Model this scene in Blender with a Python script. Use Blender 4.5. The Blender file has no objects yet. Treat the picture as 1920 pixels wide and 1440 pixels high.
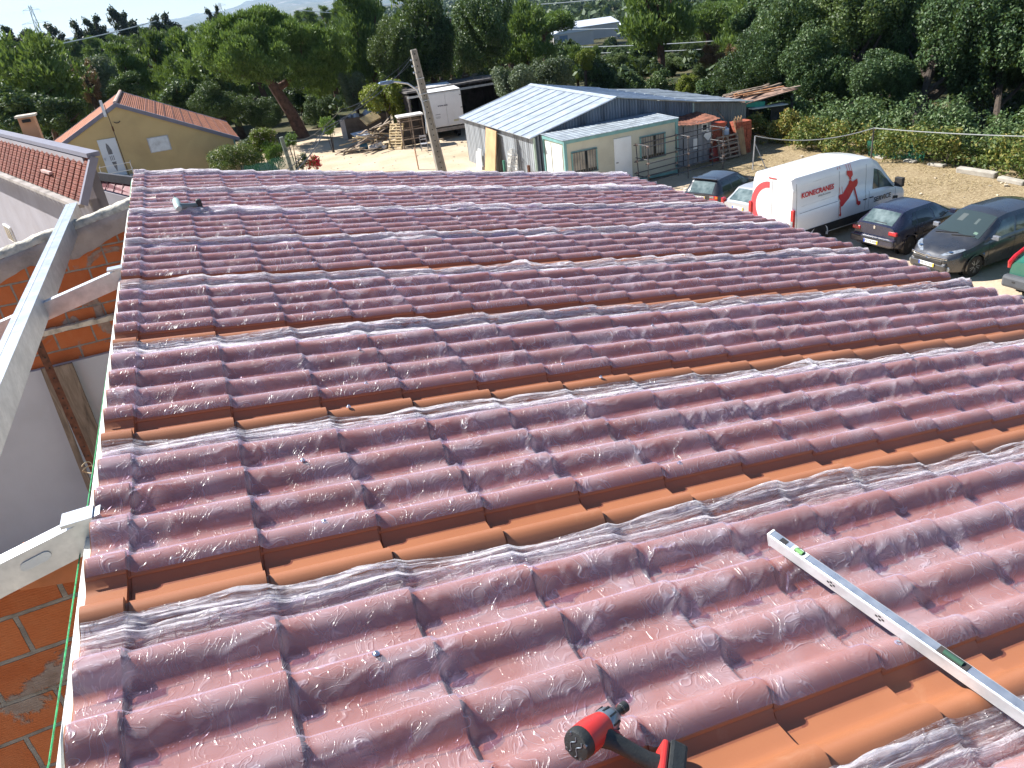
import bpy, bmesh, math, random
import numpy as np
from mathutils import Vector, Matrix

# ------------------------------------------------------------------ camera, world, sun, exposure
SC = bpy.context.scene
COL = SC.collection
CAMZ = 9.2                      # eye above the car park
F = 1440.0; CX, CY = 960.0, 720.0
def _n(v):
    v = np.array(v, float); return v / np.linalg.norm(v)
_p1 = np.array([284 - CX, 49 - CY, F]); _p2 = np.array([1284 - CX, 49 - 128 - CY, F])
_Y = _n(_p1); _U = _n(np.cross(_p1, _p2)); _U = -_U if _U[1] > 0 else _U
_X = np.cross(_Y, _U)
RW = np.array([_X, _Y, _U])     # camera (right, down, forward) -> world
cam_d = bpy.data.cameras.new('camera'); cam_d.sensor_width = 36; cam_d.lens = 27.0
cam_d.clip_start = 0.05; cam_d.clip_end = 30000
cam = bpy.data.objects.new('camera', cam_d); COL.objects.link(cam)
_r, _d, _f = RW @ [1, 0, 0], RW @ [0, 1, 0], RW @ [0, 0, 1]
cam.matrix_world = Matrix(((_r[0], -_d[0], -_f[0], 0), (_r[1], -_d[1], -_f[1], 0), (_r[2], -_d[2], -_f[2], CAMZ), (0, 0, 0, 1)))
SC.camera = cam

SUN = _n([-0.76, 0.76, 1.0])   # towards the sun
world = bpy.data.worlds.new('World'); SC.world = world; world.use_nodes = True
wn = world.node_tree; wn.nodes.clear()
sky = wn.nodes.new('ShaderNodeTexSky'); sky.sky_type = 'NISHITA'; sky.sun_disc = False
sky.sun_elevation = math.asin(SUN[2]); sky.sun_rotation = math.atan2(SUN[0], SUN[1])
sky.altitude = 600; sky.air_density = 1.0; sky.dust_density = 0.1; sky.ozone_density = 4.0
bg = wn.nodes.new('ShaderNodeBackground'); bg.inputs['Strength'].default_value = 0.068
wo = wn.nodes.new('ShaderNodeOutputWorld')
wn.links.new(sky.outputs[0], bg.inputs['Color']); wn.links.new(bg.outputs[0], wo.inputs['Surface'])
sd = bpy.data.lights.new('sun', 'SUN'); sd.energy = 5.0; sd.angle = math.radians(0.5); sd.color = (1.0, 0.965, 0.91)
sun = bpy.data.objects.new('sun', sd); COL.objects.link(sun)
sun.rotation_euler = Vector(SUN).to_track_quat('Z', 'Y').to_euler()
SC.view_settings.view_transform = 'Standard'; SC.view_settings.look = 'None'
SC.view_settings.gamma = 1; SC.view_settings.exposure = 1.17
SC.cycles.max_bounces = 7; SC.cycles.diffuse_bounces = 3; SC.cycles.glossy_bounces = 3
SC.cycles.transparent_max_bounces = 14; SC.cycles.transmission_bounces = 4
SC.cycles.caustics_reflective = False; SC.cycles.caustics_refractive = False
SC.cycles.sample_clamp_indirect = 6

# ------------------------------------------------------------------ helpers
PI = math.pi
def R(d): return math.radians(d)
def srgb(r, g, b):
    f = lambda c: ((c / 255 + 0.055) / 1.055) ** 2.4 if c > 10 else c / 255 / 12.92
    return (f(r), f(g), f(b))
def ray(px, py):
    return RW @ _n([px - CX, py - CY, F])
def at_z(px, py, z):            # point of the photographed ray on a level at height z
    d = ray(px, py); return d * ((z - CAMZ) / d[2]) + np.array([0, 0, CAMZ])
def at_y(px, py, y):
    d = ray(px, py); return d * (y / d[1]) + np.array([0, 0, CAMZ])

def tag(o, label=None, cat=None, group=None, kind=None):
    if label: o['label'] = label
    if cat: o['category'] = cat
    if group: o['group'] = group
    if kind: o['kind'] = kind
    return o
def thing(name, label, cat, loc=(0, 0, 0), rz=0.0, group=None, rot=None):
    o = bpy.data.objects.new(name, None); COL.objects.link(o)
    o.empty_display_size = 0.1
    o.location = loc; o.rotation_euler = rot if rot else (0, 0, rz)
    return tag(o, label, cat, group)
def mesh_obj(name, V, Fc, mat=None, parent=None, smooth=False, mats=None, mi=None):
    me = bpy.data.meshes.new(name)
    if isinstance(V, np.ndarray) and isinstance(Fc, np.ndarray):
        nv, nf, k = len(V), len(Fc), Fc.shape[1]
        me.vertices.add(nv); me.vertices.foreach_set('co', V.astype(np.float32).ravel())
        me.loops.add(nf * k); me.loops.foreach_set('vertex_index', Fc.astype(np.int32).ravel())
        me.polygons.add(nf); me.polygons.foreach_set('loop_start', np.arange(0, nf * k, k, dtype=np.int32))
        me.polygons.foreach_set('loop_total', np.full(nf, k, dtype=np.int32))
        me.update(calc_edges=True)
    else:
        me.from_pydata([tuple(v) for v in V], [], [tuple(f) for f in Fc]); me.update()
    for m in (mats or ([mat] if mat else [])): me.materials.append(m)
    if mi is not None: me.polygons.foreach_set('material_index', np.array(mi, dtype=np.int32))
    if smooth: me.polygons.foreach_set('use_smooth', np.ones(len(me.polygons), dtype=bool))
    o = bpy.data.objects.new(name, me); COL.objects.link(o)
    if parent: o.parent = parent
    return o
def copy_tree(o, parent=None):
    c = o.copy(); COL.objects.link(c)
    c.parent = parent
    for ch in [x for x in KIDS.get(o.name, [])]: copy_tree(ch, c)
    return c
KIDS = {}
def index_kids(root):
    KIDS[root.name] = [c for c in bpy.data.objects if c.parent == root]
    for c in KIDS[root.name]: index_kids(c)

class MB:
    """collects simple solids into one mesh"""
    def __init__(s): s.v = []; s.f = []; s.m = []; s.slot = 0
    def add(s, vs, fs):
        b = len(s.v); s.v += [tuple(v) for v in vs]; s.f += [tuple(b + i for i in f) for f in fs]; s.m += [s.slot] * len(fs); return s
    def box(s, c, d, rz=0.0, rot=None):
        hx, hy, hz = d[0] / 2, d[1] / 2, d[2] / 2
        P = [Vector((x * hx, y * hy, z * hz)) for z in (-1, 1) for y in (-1, 1) for x in (-1, 1)]
        Mt = rot if rot is not None else Matrix.Rotation(rz, 3, 'Z')
        P = [Mt @ p + Vector(c) for p in P]
        return s.add(P, [(0, 2, 3, 1), (4, 5, 7, 6), (0, 1, 5, 4), (2, 6, 7, 3), (0, 4, 6, 2), (1, 3, 7, 5)])
    def bar(s, a, b, w, h=None, up=(0, 0, 1)):
        a, b = Vector(a), Vector(b); h = h or w; d = b - a; L = d.length
        if L < 1e-6: return s
        z = d.normalized(); u = Vector(up)
        if abs(z.dot(u)) > 0.98: u = Vector((1, 0, 0))
        x = u.cross(z).normalized(); y = z.cross(x)
        P = [a + (x * i * w / 2 + y * j * h / 2) + z * k * L for k in (0, 1) for j in (-1, 1) for i in (-1, 1)]
        return s.add(P, [(0, 2, 3, 1), (4, 5, 7, 6), (0, 1, 5, 4), (2, 6, 7, 3), (0, 4, 6, 2), (1, 3, 7, 5)])
    def tube(s, pts, r, n=8, cap=True):
        pts = [Vector(p) for p in pts]; rr = r if hasattr(r, '__len__') else [r] * len(pts)
        rings = []; prev = None
        for i, p in enumerate(pts):
            t = (pts[min(i + 1, len(pts) - 1)] - pts[max(i - 1, 0)]).normalized()
            u = prev if prev is not None else (Vector((0, 0, 1)) if abs(t.z) < 0.9 else Vector((1, 0, 0)))
            x = (u - t * u.dot(t)).normalized(); prev = x; y = t.cross(x)
            rings.append([p + (x * math.cos(2 * PI * k / n) + y * math.sin(2 * PI * k / n)) * rr[i] for k in range(n)])
        vs = [q for rg in rings for q in rg]; fs = []
        for i in range(len(pts) - 1):
            for k in range(n):
                k2 = (k + 1) % n; fs.append((i * n + k, i * n + k2, (i + 1) * n + k2, (i + 1) * n + k))
        if cap: fs += [tuple(range(n))[::-1], tuple((len(pts) - 1) * n + k for k in range(n))]
        return s.add(vs, fs)
    def prism(s, outline, a, b, axis='y'):
        """outline 2d, extruded from a to b along axis (x: outline=(y,z), y: (x,z), z: (x,y))"""
        n = len(outline)
        def P(p, t): return {'x': (t, p[0], p[1]), 'y': (p[0], t, p[1]), 'z': (p[0], p[1], t)}[axis]
        vs = [P(p, a) for p in outline] + [P(p, b) for p in outline]
        fs = [tuple(range(n))[::-1], tuple(range(n, 2 * n))] + [(i, (i + 1) % n, n + (i + 1) % n, n + i) for i in range(n)]
        return s.add(vs, fs)
    def lathe(s, c, prof, n=16, axis='z'):
        """prof: list of (r, t) along the axis from centre c"""
        vs = []; c = Vector(c)
        for r, t in prof:
            for k in range(n):
                a = 2 * PI * k / n; p, q = r * math.cos(a), r * math.sin(a)
                vs.append(c + Vector({'z': (p, q, t), 'y': (p, t, q), 'x': (t, p, q)}[axis]))
        fs = [(i * n + k, i * n + (k + 1) % n, (i + 1) * n + (k + 1) % n, (i + 1) * n + k) for i in range(len(prof) - 1) for k in range(n)]
        fs += [tuple(range(n))[::-1], tuple((len(prof) - 1) * n + k for k in range(n))]
        return s.add(vs, fs)
    def build(s, name, mat, parent=None, smooth=False, bevel=0, loc=None, fixn=True):
        mats = mat if isinstance(mat, (list, tuple)) else [mat]
        o = mesh_obj(name, s.v, s.f, None, parent, smooth, mats=mats, mi=s.m)
        if fixn:
            bm = bmesh.new(); bm.from_mesh(o.data); bmesh.ops.recalc_face_normals(bm, faces=bm.faces); bm.to_mesh(o.data); bm.free()
        if bevel:
            md = o.modifiers.new('bevel', 'BEVEL'); md.width = bevel; md.segments = 2; md.limit_method = 'ANGLE'; md.angle_limit = R(40)
        if smooth:
            try: o.data.set_sharp_from_angle(angle=R(38))
            except Exception: pass
        if loc is not None: o.location = loc
        return o

# ---- value noise for meshes
_rs = np.random.RandomState(7); _T = _rs.rand(256, 256)
def vn(x, y, s=0):
    x = np.asarray(x, float) + s * 17.31; y = np.asarray(y, float) + s * 9.77
    xi, yi = np.floor(x).astype(int), np.floor(y).astype(int); fx, fy = x - xi, y - yi
    fx = fx * fx * (3 - 2 * fx); fy = fy * fy * (3 - 2 * fy)
    a, b = _T[xi & 255, yi & 255], _T[(xi + 1) & 255, yi & 255]; c, d = _T[xi & 255, (yi + 1) & 255], _T[(xi + 1) & 255, (yi + 1) & 255]
    return (a * (1 - fx) + b * fx) * (1 - fy) + (c * (1 - fx) + d * fx) * fy
def fbm(x, y, s=0, o=4):
    t = 0; a = 0.5
    for i in range(o): t = t + a * vn(x * 2 ** i, y * 2 ** i, s + i); a *= 0.5
    return t / (1 - 0.5 ** o)
def ridged(x, y, s=0): return 1 - np.abs(2 * vn(x, y, s) - 1)
def sstep(x, a, b): t = np.clip((x - a) / (b - a), 0, 1); return t * t * (3 - 2 * t)
def grid_faces(nu, nv):
    i = np.arange(nu - 1)[:, None] * nv + np.arange(nv - 1)[None, :]
    return np.stack([i, i + nv, i + nv + 1, i + 1], -1).reshape(-1, 4)

# ------------------------------------------------------------------ materials
class NT:
    def __init__(s, name):
        s.m = bpy.data.materials.new(name); s.m.use_nodes = True; s.t = s.m.node_tree; s.t.nodes.clear()
        s.out = s.n('OutputMaterial')
    def n(s, kind, **kw):
        nd = s.t.nodes.new('ShaderNode' + kind)
        for k, v in kw.items():
            if k in nd.inputs: s.set(nd.inputs[k], v)
            else: setattr(nd, k, v)
        return nd
    def set(s, inp, v):
        if hasattr(v, 'is_output') or isinstance(v, bpy.types.NodeSocket): s.t.links.new(v, inp)
        else:
            if inp.type == 'RGBA' and len(v) == 3: v = (*v, 1)
            inp.default_value = v
    def coord(s, kind='Object', scale=(1, 1, 1), rot=(0, 0, 0)):
        c = s.n('TexCoord'); mp = s.n('Mapping'); s.t.links.new(c.outputs[kind], mp.inputs['Vector'])
        mp.inputs['Scale'].default_value = scale; mp.inputs['Rotation'].default_value = rot; return mp.outputs[0]
    def noise(s, vec, scale, detail=4, rough=0.55, dist=0.0, out='Fac'):
        nd = s.n('TexNoise'); s.t.links.new(vec, nd.inputs['Vector'])
        nd.inputs['Scale'].default_value = scale; nd.inputs['Detail'].default_value = detail
        nd.inputs['Roughness'].default_value = rough; nd.inputs['Distortion'].default_value = dist
        return nd.outputs[out]
    def ramp(s, fac, stops):
        nd = s.n('ValToRGB'); s.t.links.new(fac, nd.inputs[0]); e = nd.color_ramp.elements
        while len(e) < len(stops): e.new(0.5)
        for el, (p, c) in zip(e, stops): el.position = p; el.color = (*c, 1) if hasattr(c, '__len__') else (c, c, c, 1)
        return nd.outputs[0]
    def mix(s, fac, a, b, mode='MIX'):
        nd = s.n('Mix', data_type='RGBA', blend_type=mode)
        s.set(nd.inputs[0], fac); s.set(nd.inputs[6], a); s.set(nd.inputs[7], b); return nd.outputs[2]
    def math(s, op, a, b=0.0, c=0.0, clamp=False):
        nd = s.n('Math', operation=op, use_clamp=clamp); s.set(nd.inputs[0], a); s.set(nd.inputs[1], b); s.set(nd.inputs[2], c); return nd.outputs[0]
    def bump(s, h, strength=0.3, dist=0.01, normal=None):
        nd = s.n('Bump'); s.set(nd.inputs['Height'], h); nd.inputs['Strength'].default_value = strength; nd.inputs['Distance'].default_value = dist
        if normal: s.set(nd.inputs['Normal'], normal)
        return nd.outputs[0]
    def bsdf(s, **kw):
        p = s.n('BsdfPrincipled')
        for k, v in kw.items(): s.set(p.inputs[k.replace('_', ' ')], v)
        s.t.links.new(p.outputs[0], s.out.inputs['Surface']); return p
MATS = {}
def mat(name, col, rough=0.6, metal=0.0, var=0.12, scale=3.0, bump=0.15, bscale=40.0, coat=0.0, dirt=0.0, spec=0.5, bdist=0.004):
    """plain painted or weathered surface: colour broken up by two noises, fine relief, optional dirt"""
    if name in MATS: return MATS[name]
    t = NT(name); v = t.coord()
    n1 = t.noise(v, scale, 5); dk = tuple(c * (1 - var * 2) for c in col); lt = tuple(min(1, c * (1 + var * 1.3)) for c in col)
    c = t.ramp(n1, [(0.3, dk), (0.5, col), (0.72, lt)])
    if dirt:
        n2 = t.noise(v, scale * 0.6, 6, 0.65, 0.6); c = t.mix(t.ramp(n2, [(0.45, 0.0), (0.75, dirt)]), c, (0.16, 0.115, 0.075))
    p = t.bsdf(Base_Color=c, Metallic=metal, Coat_Weight=coat)
    p.inputs['Specular IOR Level'].default_value = spec
    r = t.ramp(t.noise(v, scale * 2.2, 4), [(0.3, max(0.03, rough - 0.08)), (0.7, min(1, rough + 0.08))]); t.set(p.inputs['Roughness'], r)
    if coat: p.inputs['Coat Roughness'].default_value = 0.04
    if bump: t.set(p.inputs['Normal'], t.bump(t.noise(v, bscale, 3), bump, bdist))
    MATS[name] = t.m; return t.m
# ------------------------------------------------------------------ the tiled roof in front
HC = 1.3762                                   # eye above the tile crests
_S = _n(RW @ _n([4250 - CX, 330 - CY, F]) * np.array([1, 0, 1]))
_N = np.array([-_S[2], 0, _S[0]])
ORG = np.array([0, 0, CAMZ]) - _N * HC
RM = Matrix(((_S[0], 0, _N[0], ORG[0]), (_S[1], 1, _N[1], ORG[1]), (_S[2], 0, _N[2], ORG[2]), (0, 0, 0, 1)))
def RP(u, w, n): return Vector(RM @ Vector((u, w, n)))
U0, U1, STEP, UST = -0.318, 5.53, 0.352, -0.215
BH = 0.054                                    # barrel height

def tile_metal():
    t = NT('painted_tile_steel'); v = t.coord()
    c = t.ramp(t.noise(v, 1.3, 5), [(0.3, (0.290, 0.108, 0.050)), (0.7, (0.375, 0.148, 0.072))])
    c = t.mix(t.ramp(t.noise(v, 900, 2), [(0.35, 0.0), (0.75, 0.30)]), c, (0.46, 0.20, 0.09))
    c = t.mix(t.ramp(t.noise(v, 7, 6, 0.7, 1.0), [(0.60, 0.0), (0.78, 0.22)]), c, (0.55, 0.36, 0.22))
    p = t.bsdf(Base_Color=c, Roughness=0.42)
    p.inputs['Specular IOR Level'].default_value = 0.45
    t.set(p.inputs['Normal'], t.bump(t.noise(v, 700, 2), 0.35, 0.0012)); return t.m
TILE = tile_metal()
def film_mat(name, base, peak, glint, tint=(0.88, 0.79, 0.92), strands=False):
    """thin clear film: mostly see-through, milky where it is folded, shiny over fine wrinkles"""
    t = NT(name); v = t.coord()
    vw = t.n('Vector' + 'Math', operation='ADD'); warp = t.noise(v, 9, 1, 0.6, 0, 'Color')
    sc = t.n('VectorMath', operation='SCALE'); t.set(sc.inputs[0], warp); sc.inputs['Scale'].default_value = 0.05 if strands else 0.20
    t.set(vw.inputs[0], v); t.set(vw.inputs[1], sc.outputs[0]); q0 = vw.outputs[0]
    mq = t.n('Mapping'); t.set(mq.inputs['Vector'], q0); mq.inputs['Scale'].default_value = (1.5, 0.62, 0.8); q = mq.outputs[0]
    def ridge(n, lo, hi):
        a = t.math('ABSOLUTE', t.math('SUBTRACT', n, 0.5)); return t.ramp(a, [(lo, 1.0), (hi, 0.0)])
    r1 = ridge(t.noise(q, 11, 1, 0.5, 0.8), 0.0, 0.020); r2 = ridge(t.noise(q, 27, 1, 0.5, 0.8), 0.0, 0.035)
    msk = t.ramp(t.noise(v, 4.5, 2), [(0.40, 0.0), (0.66, 1.0)])
    fold = t.math('ADD', t.math('MULTIPLY', r1, 0.6), t.math('MULTIPLY', t.math('MULTIPLY', r2, msk), 0.6), clamp=True); fold = t.math('MULTIPLY', fold, t.ramp(t.noise(v, 2.4, 2), [(.38, .25), (.62, 1.0)]))
    fac = t.math('ADD', t.math('ADD', base * 0.75, t.math('MULTIPLY', fold, peak)), t.math('MULTIPLY', msk, base * 0.7), clamp=True)
    nrm = t.bump(t.math('ADD', r1, t.math('MULTIPLY', r2, 0.5)), 0.6, 0.0035)
    if strands:                               # gathered film: long pale strands with clear gaps
        mp = t.n('Mapping'); t.set(mp.inputs['Vector'], q0); mp.inputs['Scale'].default_value = (1.1, 26, 26)
        s1 = t.noise(mp.outputs[0], 2.2, 3, .6, .6); s2 = t.ramp(s1, [(.34, 0.10), (.44, .30), (.51, 1.0), (.56, .45), (.64, .75), (.72, 1.0)])
        fac = t.math('ADD', t.math('MULTIPLY', s2, base), t.math('MULTIPLY', fold, peak * .5), clamp=True)
        nrm = t.bump(t.math('ADD', s1, t.math('MULTIPLY', r1, 0.2)), 1.0, 0.02)
    tr = t.n('BsdfTransparent'); t.set(tr.inputs[0], tint)
    df = t.n('BsdfDiffuse'); t.set(df.inputs[0], (0.90, 0.89, 0.93) if strands else (0.82, 0.79, 0.92)); t.set(df.inputs['Normal'], nrm)
    tl = t.n('BsdfTranslucent'); t.set(tl.inputs[0], (0.92, 0.91, 0.93) if strands else (0.80, 0.78, 0.86))
    m0 = t.n('MixShader'); m0.inputs[0].default_value = 0.72 if strands else 0.35; t.set(m0.inputs[1], df.outputs[0]); t.set(m0.inputs[2], tl.outputs[0])
    gl = t.n('BsdfGlossy'); t.set(gl.inputs[0], (1, 1, 1)); gl.inputs['Roughness'].default_value = 0.25; t.set(gl.inputs['Normal'], nrm)
    m1 = t.n('MixShader'); t.set(m1.inputs[0], fac); t.set(m1.inputs[1], tr.outputs[0]); t.set(m1.inputs[2], m0.outputs[0])
    m2 = t.n('MixShader'); t.set(m2.inputs[0], t.math('ADD', 0.022, t.math('MULTIPLY', fold, glint), clamp=True)); t.set(m2.inputs[1], m1.outputs[0]); t.set(m2.inputs[2], gl.outputs[0])
    t.t.links.new(m2.outputs[0], t.out.inputs['Surface']); return t.m
FILM = film_mat('protective_film', 0.215, 0.42, 0.05)
FILM2 = film_mat('bunched_film', 0.95, 0.50, 0.08, (0.96, 0.94, 0.97), True)

def tprof(t, near=0.37, far=0.34):            # t in pitches from a crest, t<0 is the near side
    k = np.round(t); d = t - k; a = np.where(d < 0, -d / near, d / far)
    a = np.clip(a, 0, 1); return -BH * (0.5 - 0.5 * np.cos(PI * a ** 1.25))
def saw(u, soft=0.0):
    fr = (u - UST) / STEP; k = np.floor(fr); fr = fr - k
    r = 0.018 * fr
    if soft: r = np.maximum(r, 0.018 * (1 - np.clip(fr * STEP / soft, 0, 1)) ** 1.4)
    if not soft: r = r - 0.004 * ((fr * STEP > 0.001) & (fr * STEP < 0.008))
    return r
def u_stations(extra):
    us = [U0]; k = 0
    while UST + STEP * k < U1:
        s = UST + STEP * k
        us += [s - 0.0015, s + 0.0015, s + 0.007, s + 0.0095] + [s + STEP * j / extra for j in range(1, extra)]; k += 1
    us = [u for u in us if u <= U1] + [U1]
    return np.array(sorted(set(round(x, 5) for x in us)))

house = thing('house_under_construction', 'unfinished house with a red tile-profile steel roof, plastic film still on it', 'house', (0, 0, 0))
PANELS = []
def roof_panel(i):
    wc = -0.972 + i                            # crest of the overlapping near barrel
    us = u_stations(4)
    ws = np.concatenate([[-0.047, -0.046], np.linspace(-0.042, 0.98, 78)])
    Ug, Wg = np.meshgrid(us, ws, indexing='ij')
    n = tprof(Wg / 0.2) + saw(Ug)
    lip = np.clip(0.2 - Wg, 0, 0.2) / 0.2
    n = n + 0.008 * lip                        # the overlapping edge lies over its neighbour
    n = np.where(Wg <= -0.0465, n - 0.004, n)
    V = np.stack([Ug, Wg, n], -1).reshape(-1, 3); Fc = grid_faces(len(us), len(ws))
    o = mesh_obj('roof_panel', V, Fc, TILE, house, True)
    try: o.data.set_sharp_from_angle(angle=R(40))
    except Exception: pass
    o.matrix_local = RM @ Matrix.Translation((0, wc, 0))
    PANELS.append((o, wc)); return o

BURST = [(0.2, 3.4), (1.2, 4.6), (0.5, 2.6), (3.9, 1.7), (2.2, 4.9), (0.9, 4.2), (3.1, 5.0)]
def film(i, par, wc, du, dw, seed, peel=0.0, top=0.713):
    us = np.arange(U0 + 0.004, U1 + 0.01, du); top = top + (0.0, 0.0, 0.0, 0.0, .01, .02, .035, .045, .05, .05)[i]; ws = np.arange(-0.046, top + dw, dw)
    Ug, Wg = np.meshgrid(us, ws, indexing='ij')
    t = Wg / 0.2
    tight = 1 - sstep(Wg, 0.06, 0.12)          # the last barrel keeps its film flat
    base = tprof(t, 0.39, 0.36) + saw(Ug, 0.024) + 0.008 * np.clip(0.2 - Wg, 0, 0.2) / 0.2
    X = Ug + 0.35 * (fbm(Ug * 3, Wg * 6, seed) - .5); Y = Wg + 0.22 * (fbm(Ug * 4, Wg * 5, seed + 5) - .5)
    d = t - np.round(t); side = np.exp(-((d + 0.24) / 0.12) ** 2)       # folds gather on the near flank
    wr = ridged(X * 4, Y * 9, seed) ** 5 * 0.006 + ridged(X * 8 + Y * 9, Y * 12, seed + 3) ** 6 * 0.0030 + ridged(X * 6 - Y * 13, Y * 4, seed + 8) ** 8 * 0.006
    fr = np.mod((Ug - UST) / STEP, 1.0); tens = np.exp(-((fr * STEP) / 0.07) ** 2)
    wr = wr * (0.3 + 2.3 * side + 0.8 * tens) + 0.016 * side * vn(X * 7, Y * 4, seed + 11)
    low = fbm(Ug * 1.3, Wg * 3, seed + 20)
    wr *= (0.35 + 1.3 * low)
    n = base + 0.0028 + wr * (1 - 0.93 * tight) + 0.0006 * tight
    V = [np.stack([Ug, Wg, n], -1).reshape(-1, 3)]; Fc = [grid_faces(len(us), len(ws))]; mi = [np.zeros(len(Fc[0]), int)]
    off = len(V[0])
    # the part pulled off the seam, bunched along the crest of the far barrel: layered, pleated ribbons
    du2 = max(du, 0.011); us = np.arange(U0 + 0.004, U1 - 0.02, du2)
    for lay in range(4):
        m = 26; s = np.linspace(0, 1, m); Ug, Sg = np.meshgrid(us, s, indexing='ij')
        wander = 0.075 * (fbm(us * 0.8, us * 0 + lay * .3, seed + 40) - .5) + 0.030 * (fbm(us * 3.0, us * 0 + lay * 3, seed + 41) - .5)
        puff = 0.3 + 1.4 * fbm(us * 1.1, us * 0 + lay, seed + 50) + sum(0.9 * np.exp(-((us - c_) / .28) ** 2) for c_ in BURST[seed % 7])
        wid = (0.060, 0.034, 0.022, 0.018)[lay] * (0.7 + 0.6 * fbm(us * 2, us * 0, seed + lay + 60)) * (1.0 if i < 4 else 1.3)
        wc0 = (0.710, 0.726, 0.740, 0.698)[lay] + wander + (0.0, 0.0, 0.0, 0.0, .012, .026, .040, .050, .060, .060)[i]
        ww = wc0[:, None] + (Sg - 0.5) * wid[:, None] * 1.35
        fl = np.sin(Sg * PI)
        pl = (ridged(Ug * 1.4 + Sg * 1.2, Sg * 3 + lay, seed + 70 + lay) ** 3 * 0.012 + ridged(Ug * 3 + Sg * 1.5, Sg * 6, seed + 71 + lay) ** 3 * 0.008 + ridged(Ug * 9, Sg * 9, seed + 75 + lay) ** 4 * 0.003)
        ww = ww + 0.012 * (vn(Ug * 5, Sg * 6, seed + 77 + lay) - .5)
        nn = tprof(ww / 0.2) + saw(Ug, 0.05) + 0.004 + 0.003 * lay + (0.004 + pl) * fl * puff[:, None]
        nn = nn + 0.002 * (1 - fl)
        V.append(np.stack([Ug, ww, nn], -1).reshape(-1, 3)); fc = grid_faces(len(us), m)
        Fc.append(fc + off); mi.append(np.ones(len(fc), int)); off += len(V[-1])
    o = mesh_obj('protective_film', np.concatenate(V), np.concatenate(Fc), None, par, True, mats=[FILM, FILM2], mi=np.concatenate(mi))
    return o
STEEL = mat('zinc_screw', (0.62, 0.66, 0.72), 0.28, 1.0, 0.05, 30, 0)
def screw(par, u, w):
    n = float(tprof(np.array(w / 0.2)) + saw(np.array(u))) + 0.006
    b = MB(); b.lathe((u, w, n), [(0.009, 0), (0.0095, 0.0015), (0.006, 0.002), (0.0055, 0.0068), (0.004, 0.0078)], 10)
    b.build('screw', STEEL, par)
rnd = random.Random(3)
for i in range(10):
    p = roof_panel(i)
    wc = -0.972 + i
    near = i in (0, 1, 2, 3)
    du, dw = (0.0085, 0.0075) if i in (1, 2, 3) else ((0.012, 0.010) if i in (0, 4, 5) else (0.018, 0.0125))
    film(i, p, wc, du, dw, 100 + i * 13)
for (px, py) in [(712, 1256), (1283, 882), (1715, 1240), (612, 998), (570, 877), (1505, 1066), (1735, 690), (1055, 688), (915, 570), (1140, 725), (1465, 622), (655, 770)]:
    d = ray(px, py); t = -(HC - 0.0) / (d @ _N); q = d * t; u, w = float(q @ _S), float(q[1])
    i = max(0, min(9, int(math.floor(w + 0.972 + 0.06)))); o, wc = PANELS[i]
    lw = round((w - wc) / 0.2) * 0.2 + 0.0     # screws sit on a crest
    screw(o, u, lw)
for i in range(4, 10):
    for u in (0.75, 2.4, 4.1): screw(PANELS[i][0], u + rnd.uniform(-.1, .1), 0.0); screw(PANELS[i][0], u + rnd.uniform(-.1, .1), 0.4)

WHITE = mat('white_enamel', (0.80, 0.80, 0.78), 0.4, 0, 0.04, 2, 0.05)
FOAM = mat('foam_core', (0.62, 0.55, 0.36), 0.9, 0, 0.15, 6, 0.5, 60)
GALV = NT('galvanised_steel'); _v = GALV.coord()
_c = GALV.ramp(GALV.noise(_v, 9, 4), [(0.3, (0.42, 0.45, 0.49)), (0.7, (0.60, 0.63, 0.67))])
_c = GALV.mix(GALV.ramp(GALV.noise(_v, 38, 3), [(.4, 0.0), (.7, .4)]), _c, (.34, .37, .41))
_p = GALV.bsdf(Base_Color=_c, Metallic=0.75, Roughness=0.42); GALV = GALV.m
# the panels' insulating core and white inner skin, seen along the ridge edge
b = MB(); vs = []; ws = np.linspace(-1.03, 9.0, 400)
b.slot = 0
for k in range(len(ws)): vs += [(U0 + 0.004, ws[k], float(tprof(np.array((ws[k] + 0.972) / 0.2))) - 0.004), (U0 + 0.004, ws[k], -BH - 0.036)]
for k in range(len(ws)): vs += [(U1 - 0.012, ws[k], float(tprof(np.array((ws[k] + 0.972) / 0.2))) - 0.004), (U1 - 0.012, ws[k], -BH - 0.036)]
n0 = 2 * len(ws)
fs = [(2 * k, 2 * k + 1, 2 * k + 3, 2 * k + 2) for k in range(len(ws) - 1)] + [(n0 + 2 * k, n0 + 2 * k + 2, n0 + 2 * k + 3, n0 + 2 * k + 1) for k in range(len(ws) - 1)]
b.add(vs, fs)
for w in (-1.03, 9.0): b.add([(U0, w, -BH - 0.004), (U1 - .012, w, -BH - 0.004), (U1 - .012, w, -BH - 0.036), (U0, w, -BH - 0.036)], [(0, 1, 2, 3)])
o = b.build('insulation_core', FOAM, house, fixn=False); o.matrix_local = RM
b = MB(); b.box(((U0 + U1) / 2 - 0.015, 3.98, -BH - 0.040), (U1 - U0 + 0.03, 10.06, 0.006)); o = b.build('inner_skin', WHITE, house); o.matrix_local = RM
b = MB(); b.box((U0 - 0.014, 3.98, -BH - 0.030), (0.024, 10.04, 0.010)); b.box((U0 - 0.026, 3.98, -BH - 0.055), (0.003, 10.03, 0.04)); o = b.build('ridge_flashing', WHITE, house); o.matrix_local = RM
# blue and brown verge at the far end
b = MB(); b.box(((U0 + U1) / 2, 9.016, -0.035), (U1 - U0, 0.02, 0.055)); o = b.build('verge_trim', mat('blue_trim', (0.05, 0.20, 0.45), 0.5), house); o.matrix_local = RM
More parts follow.
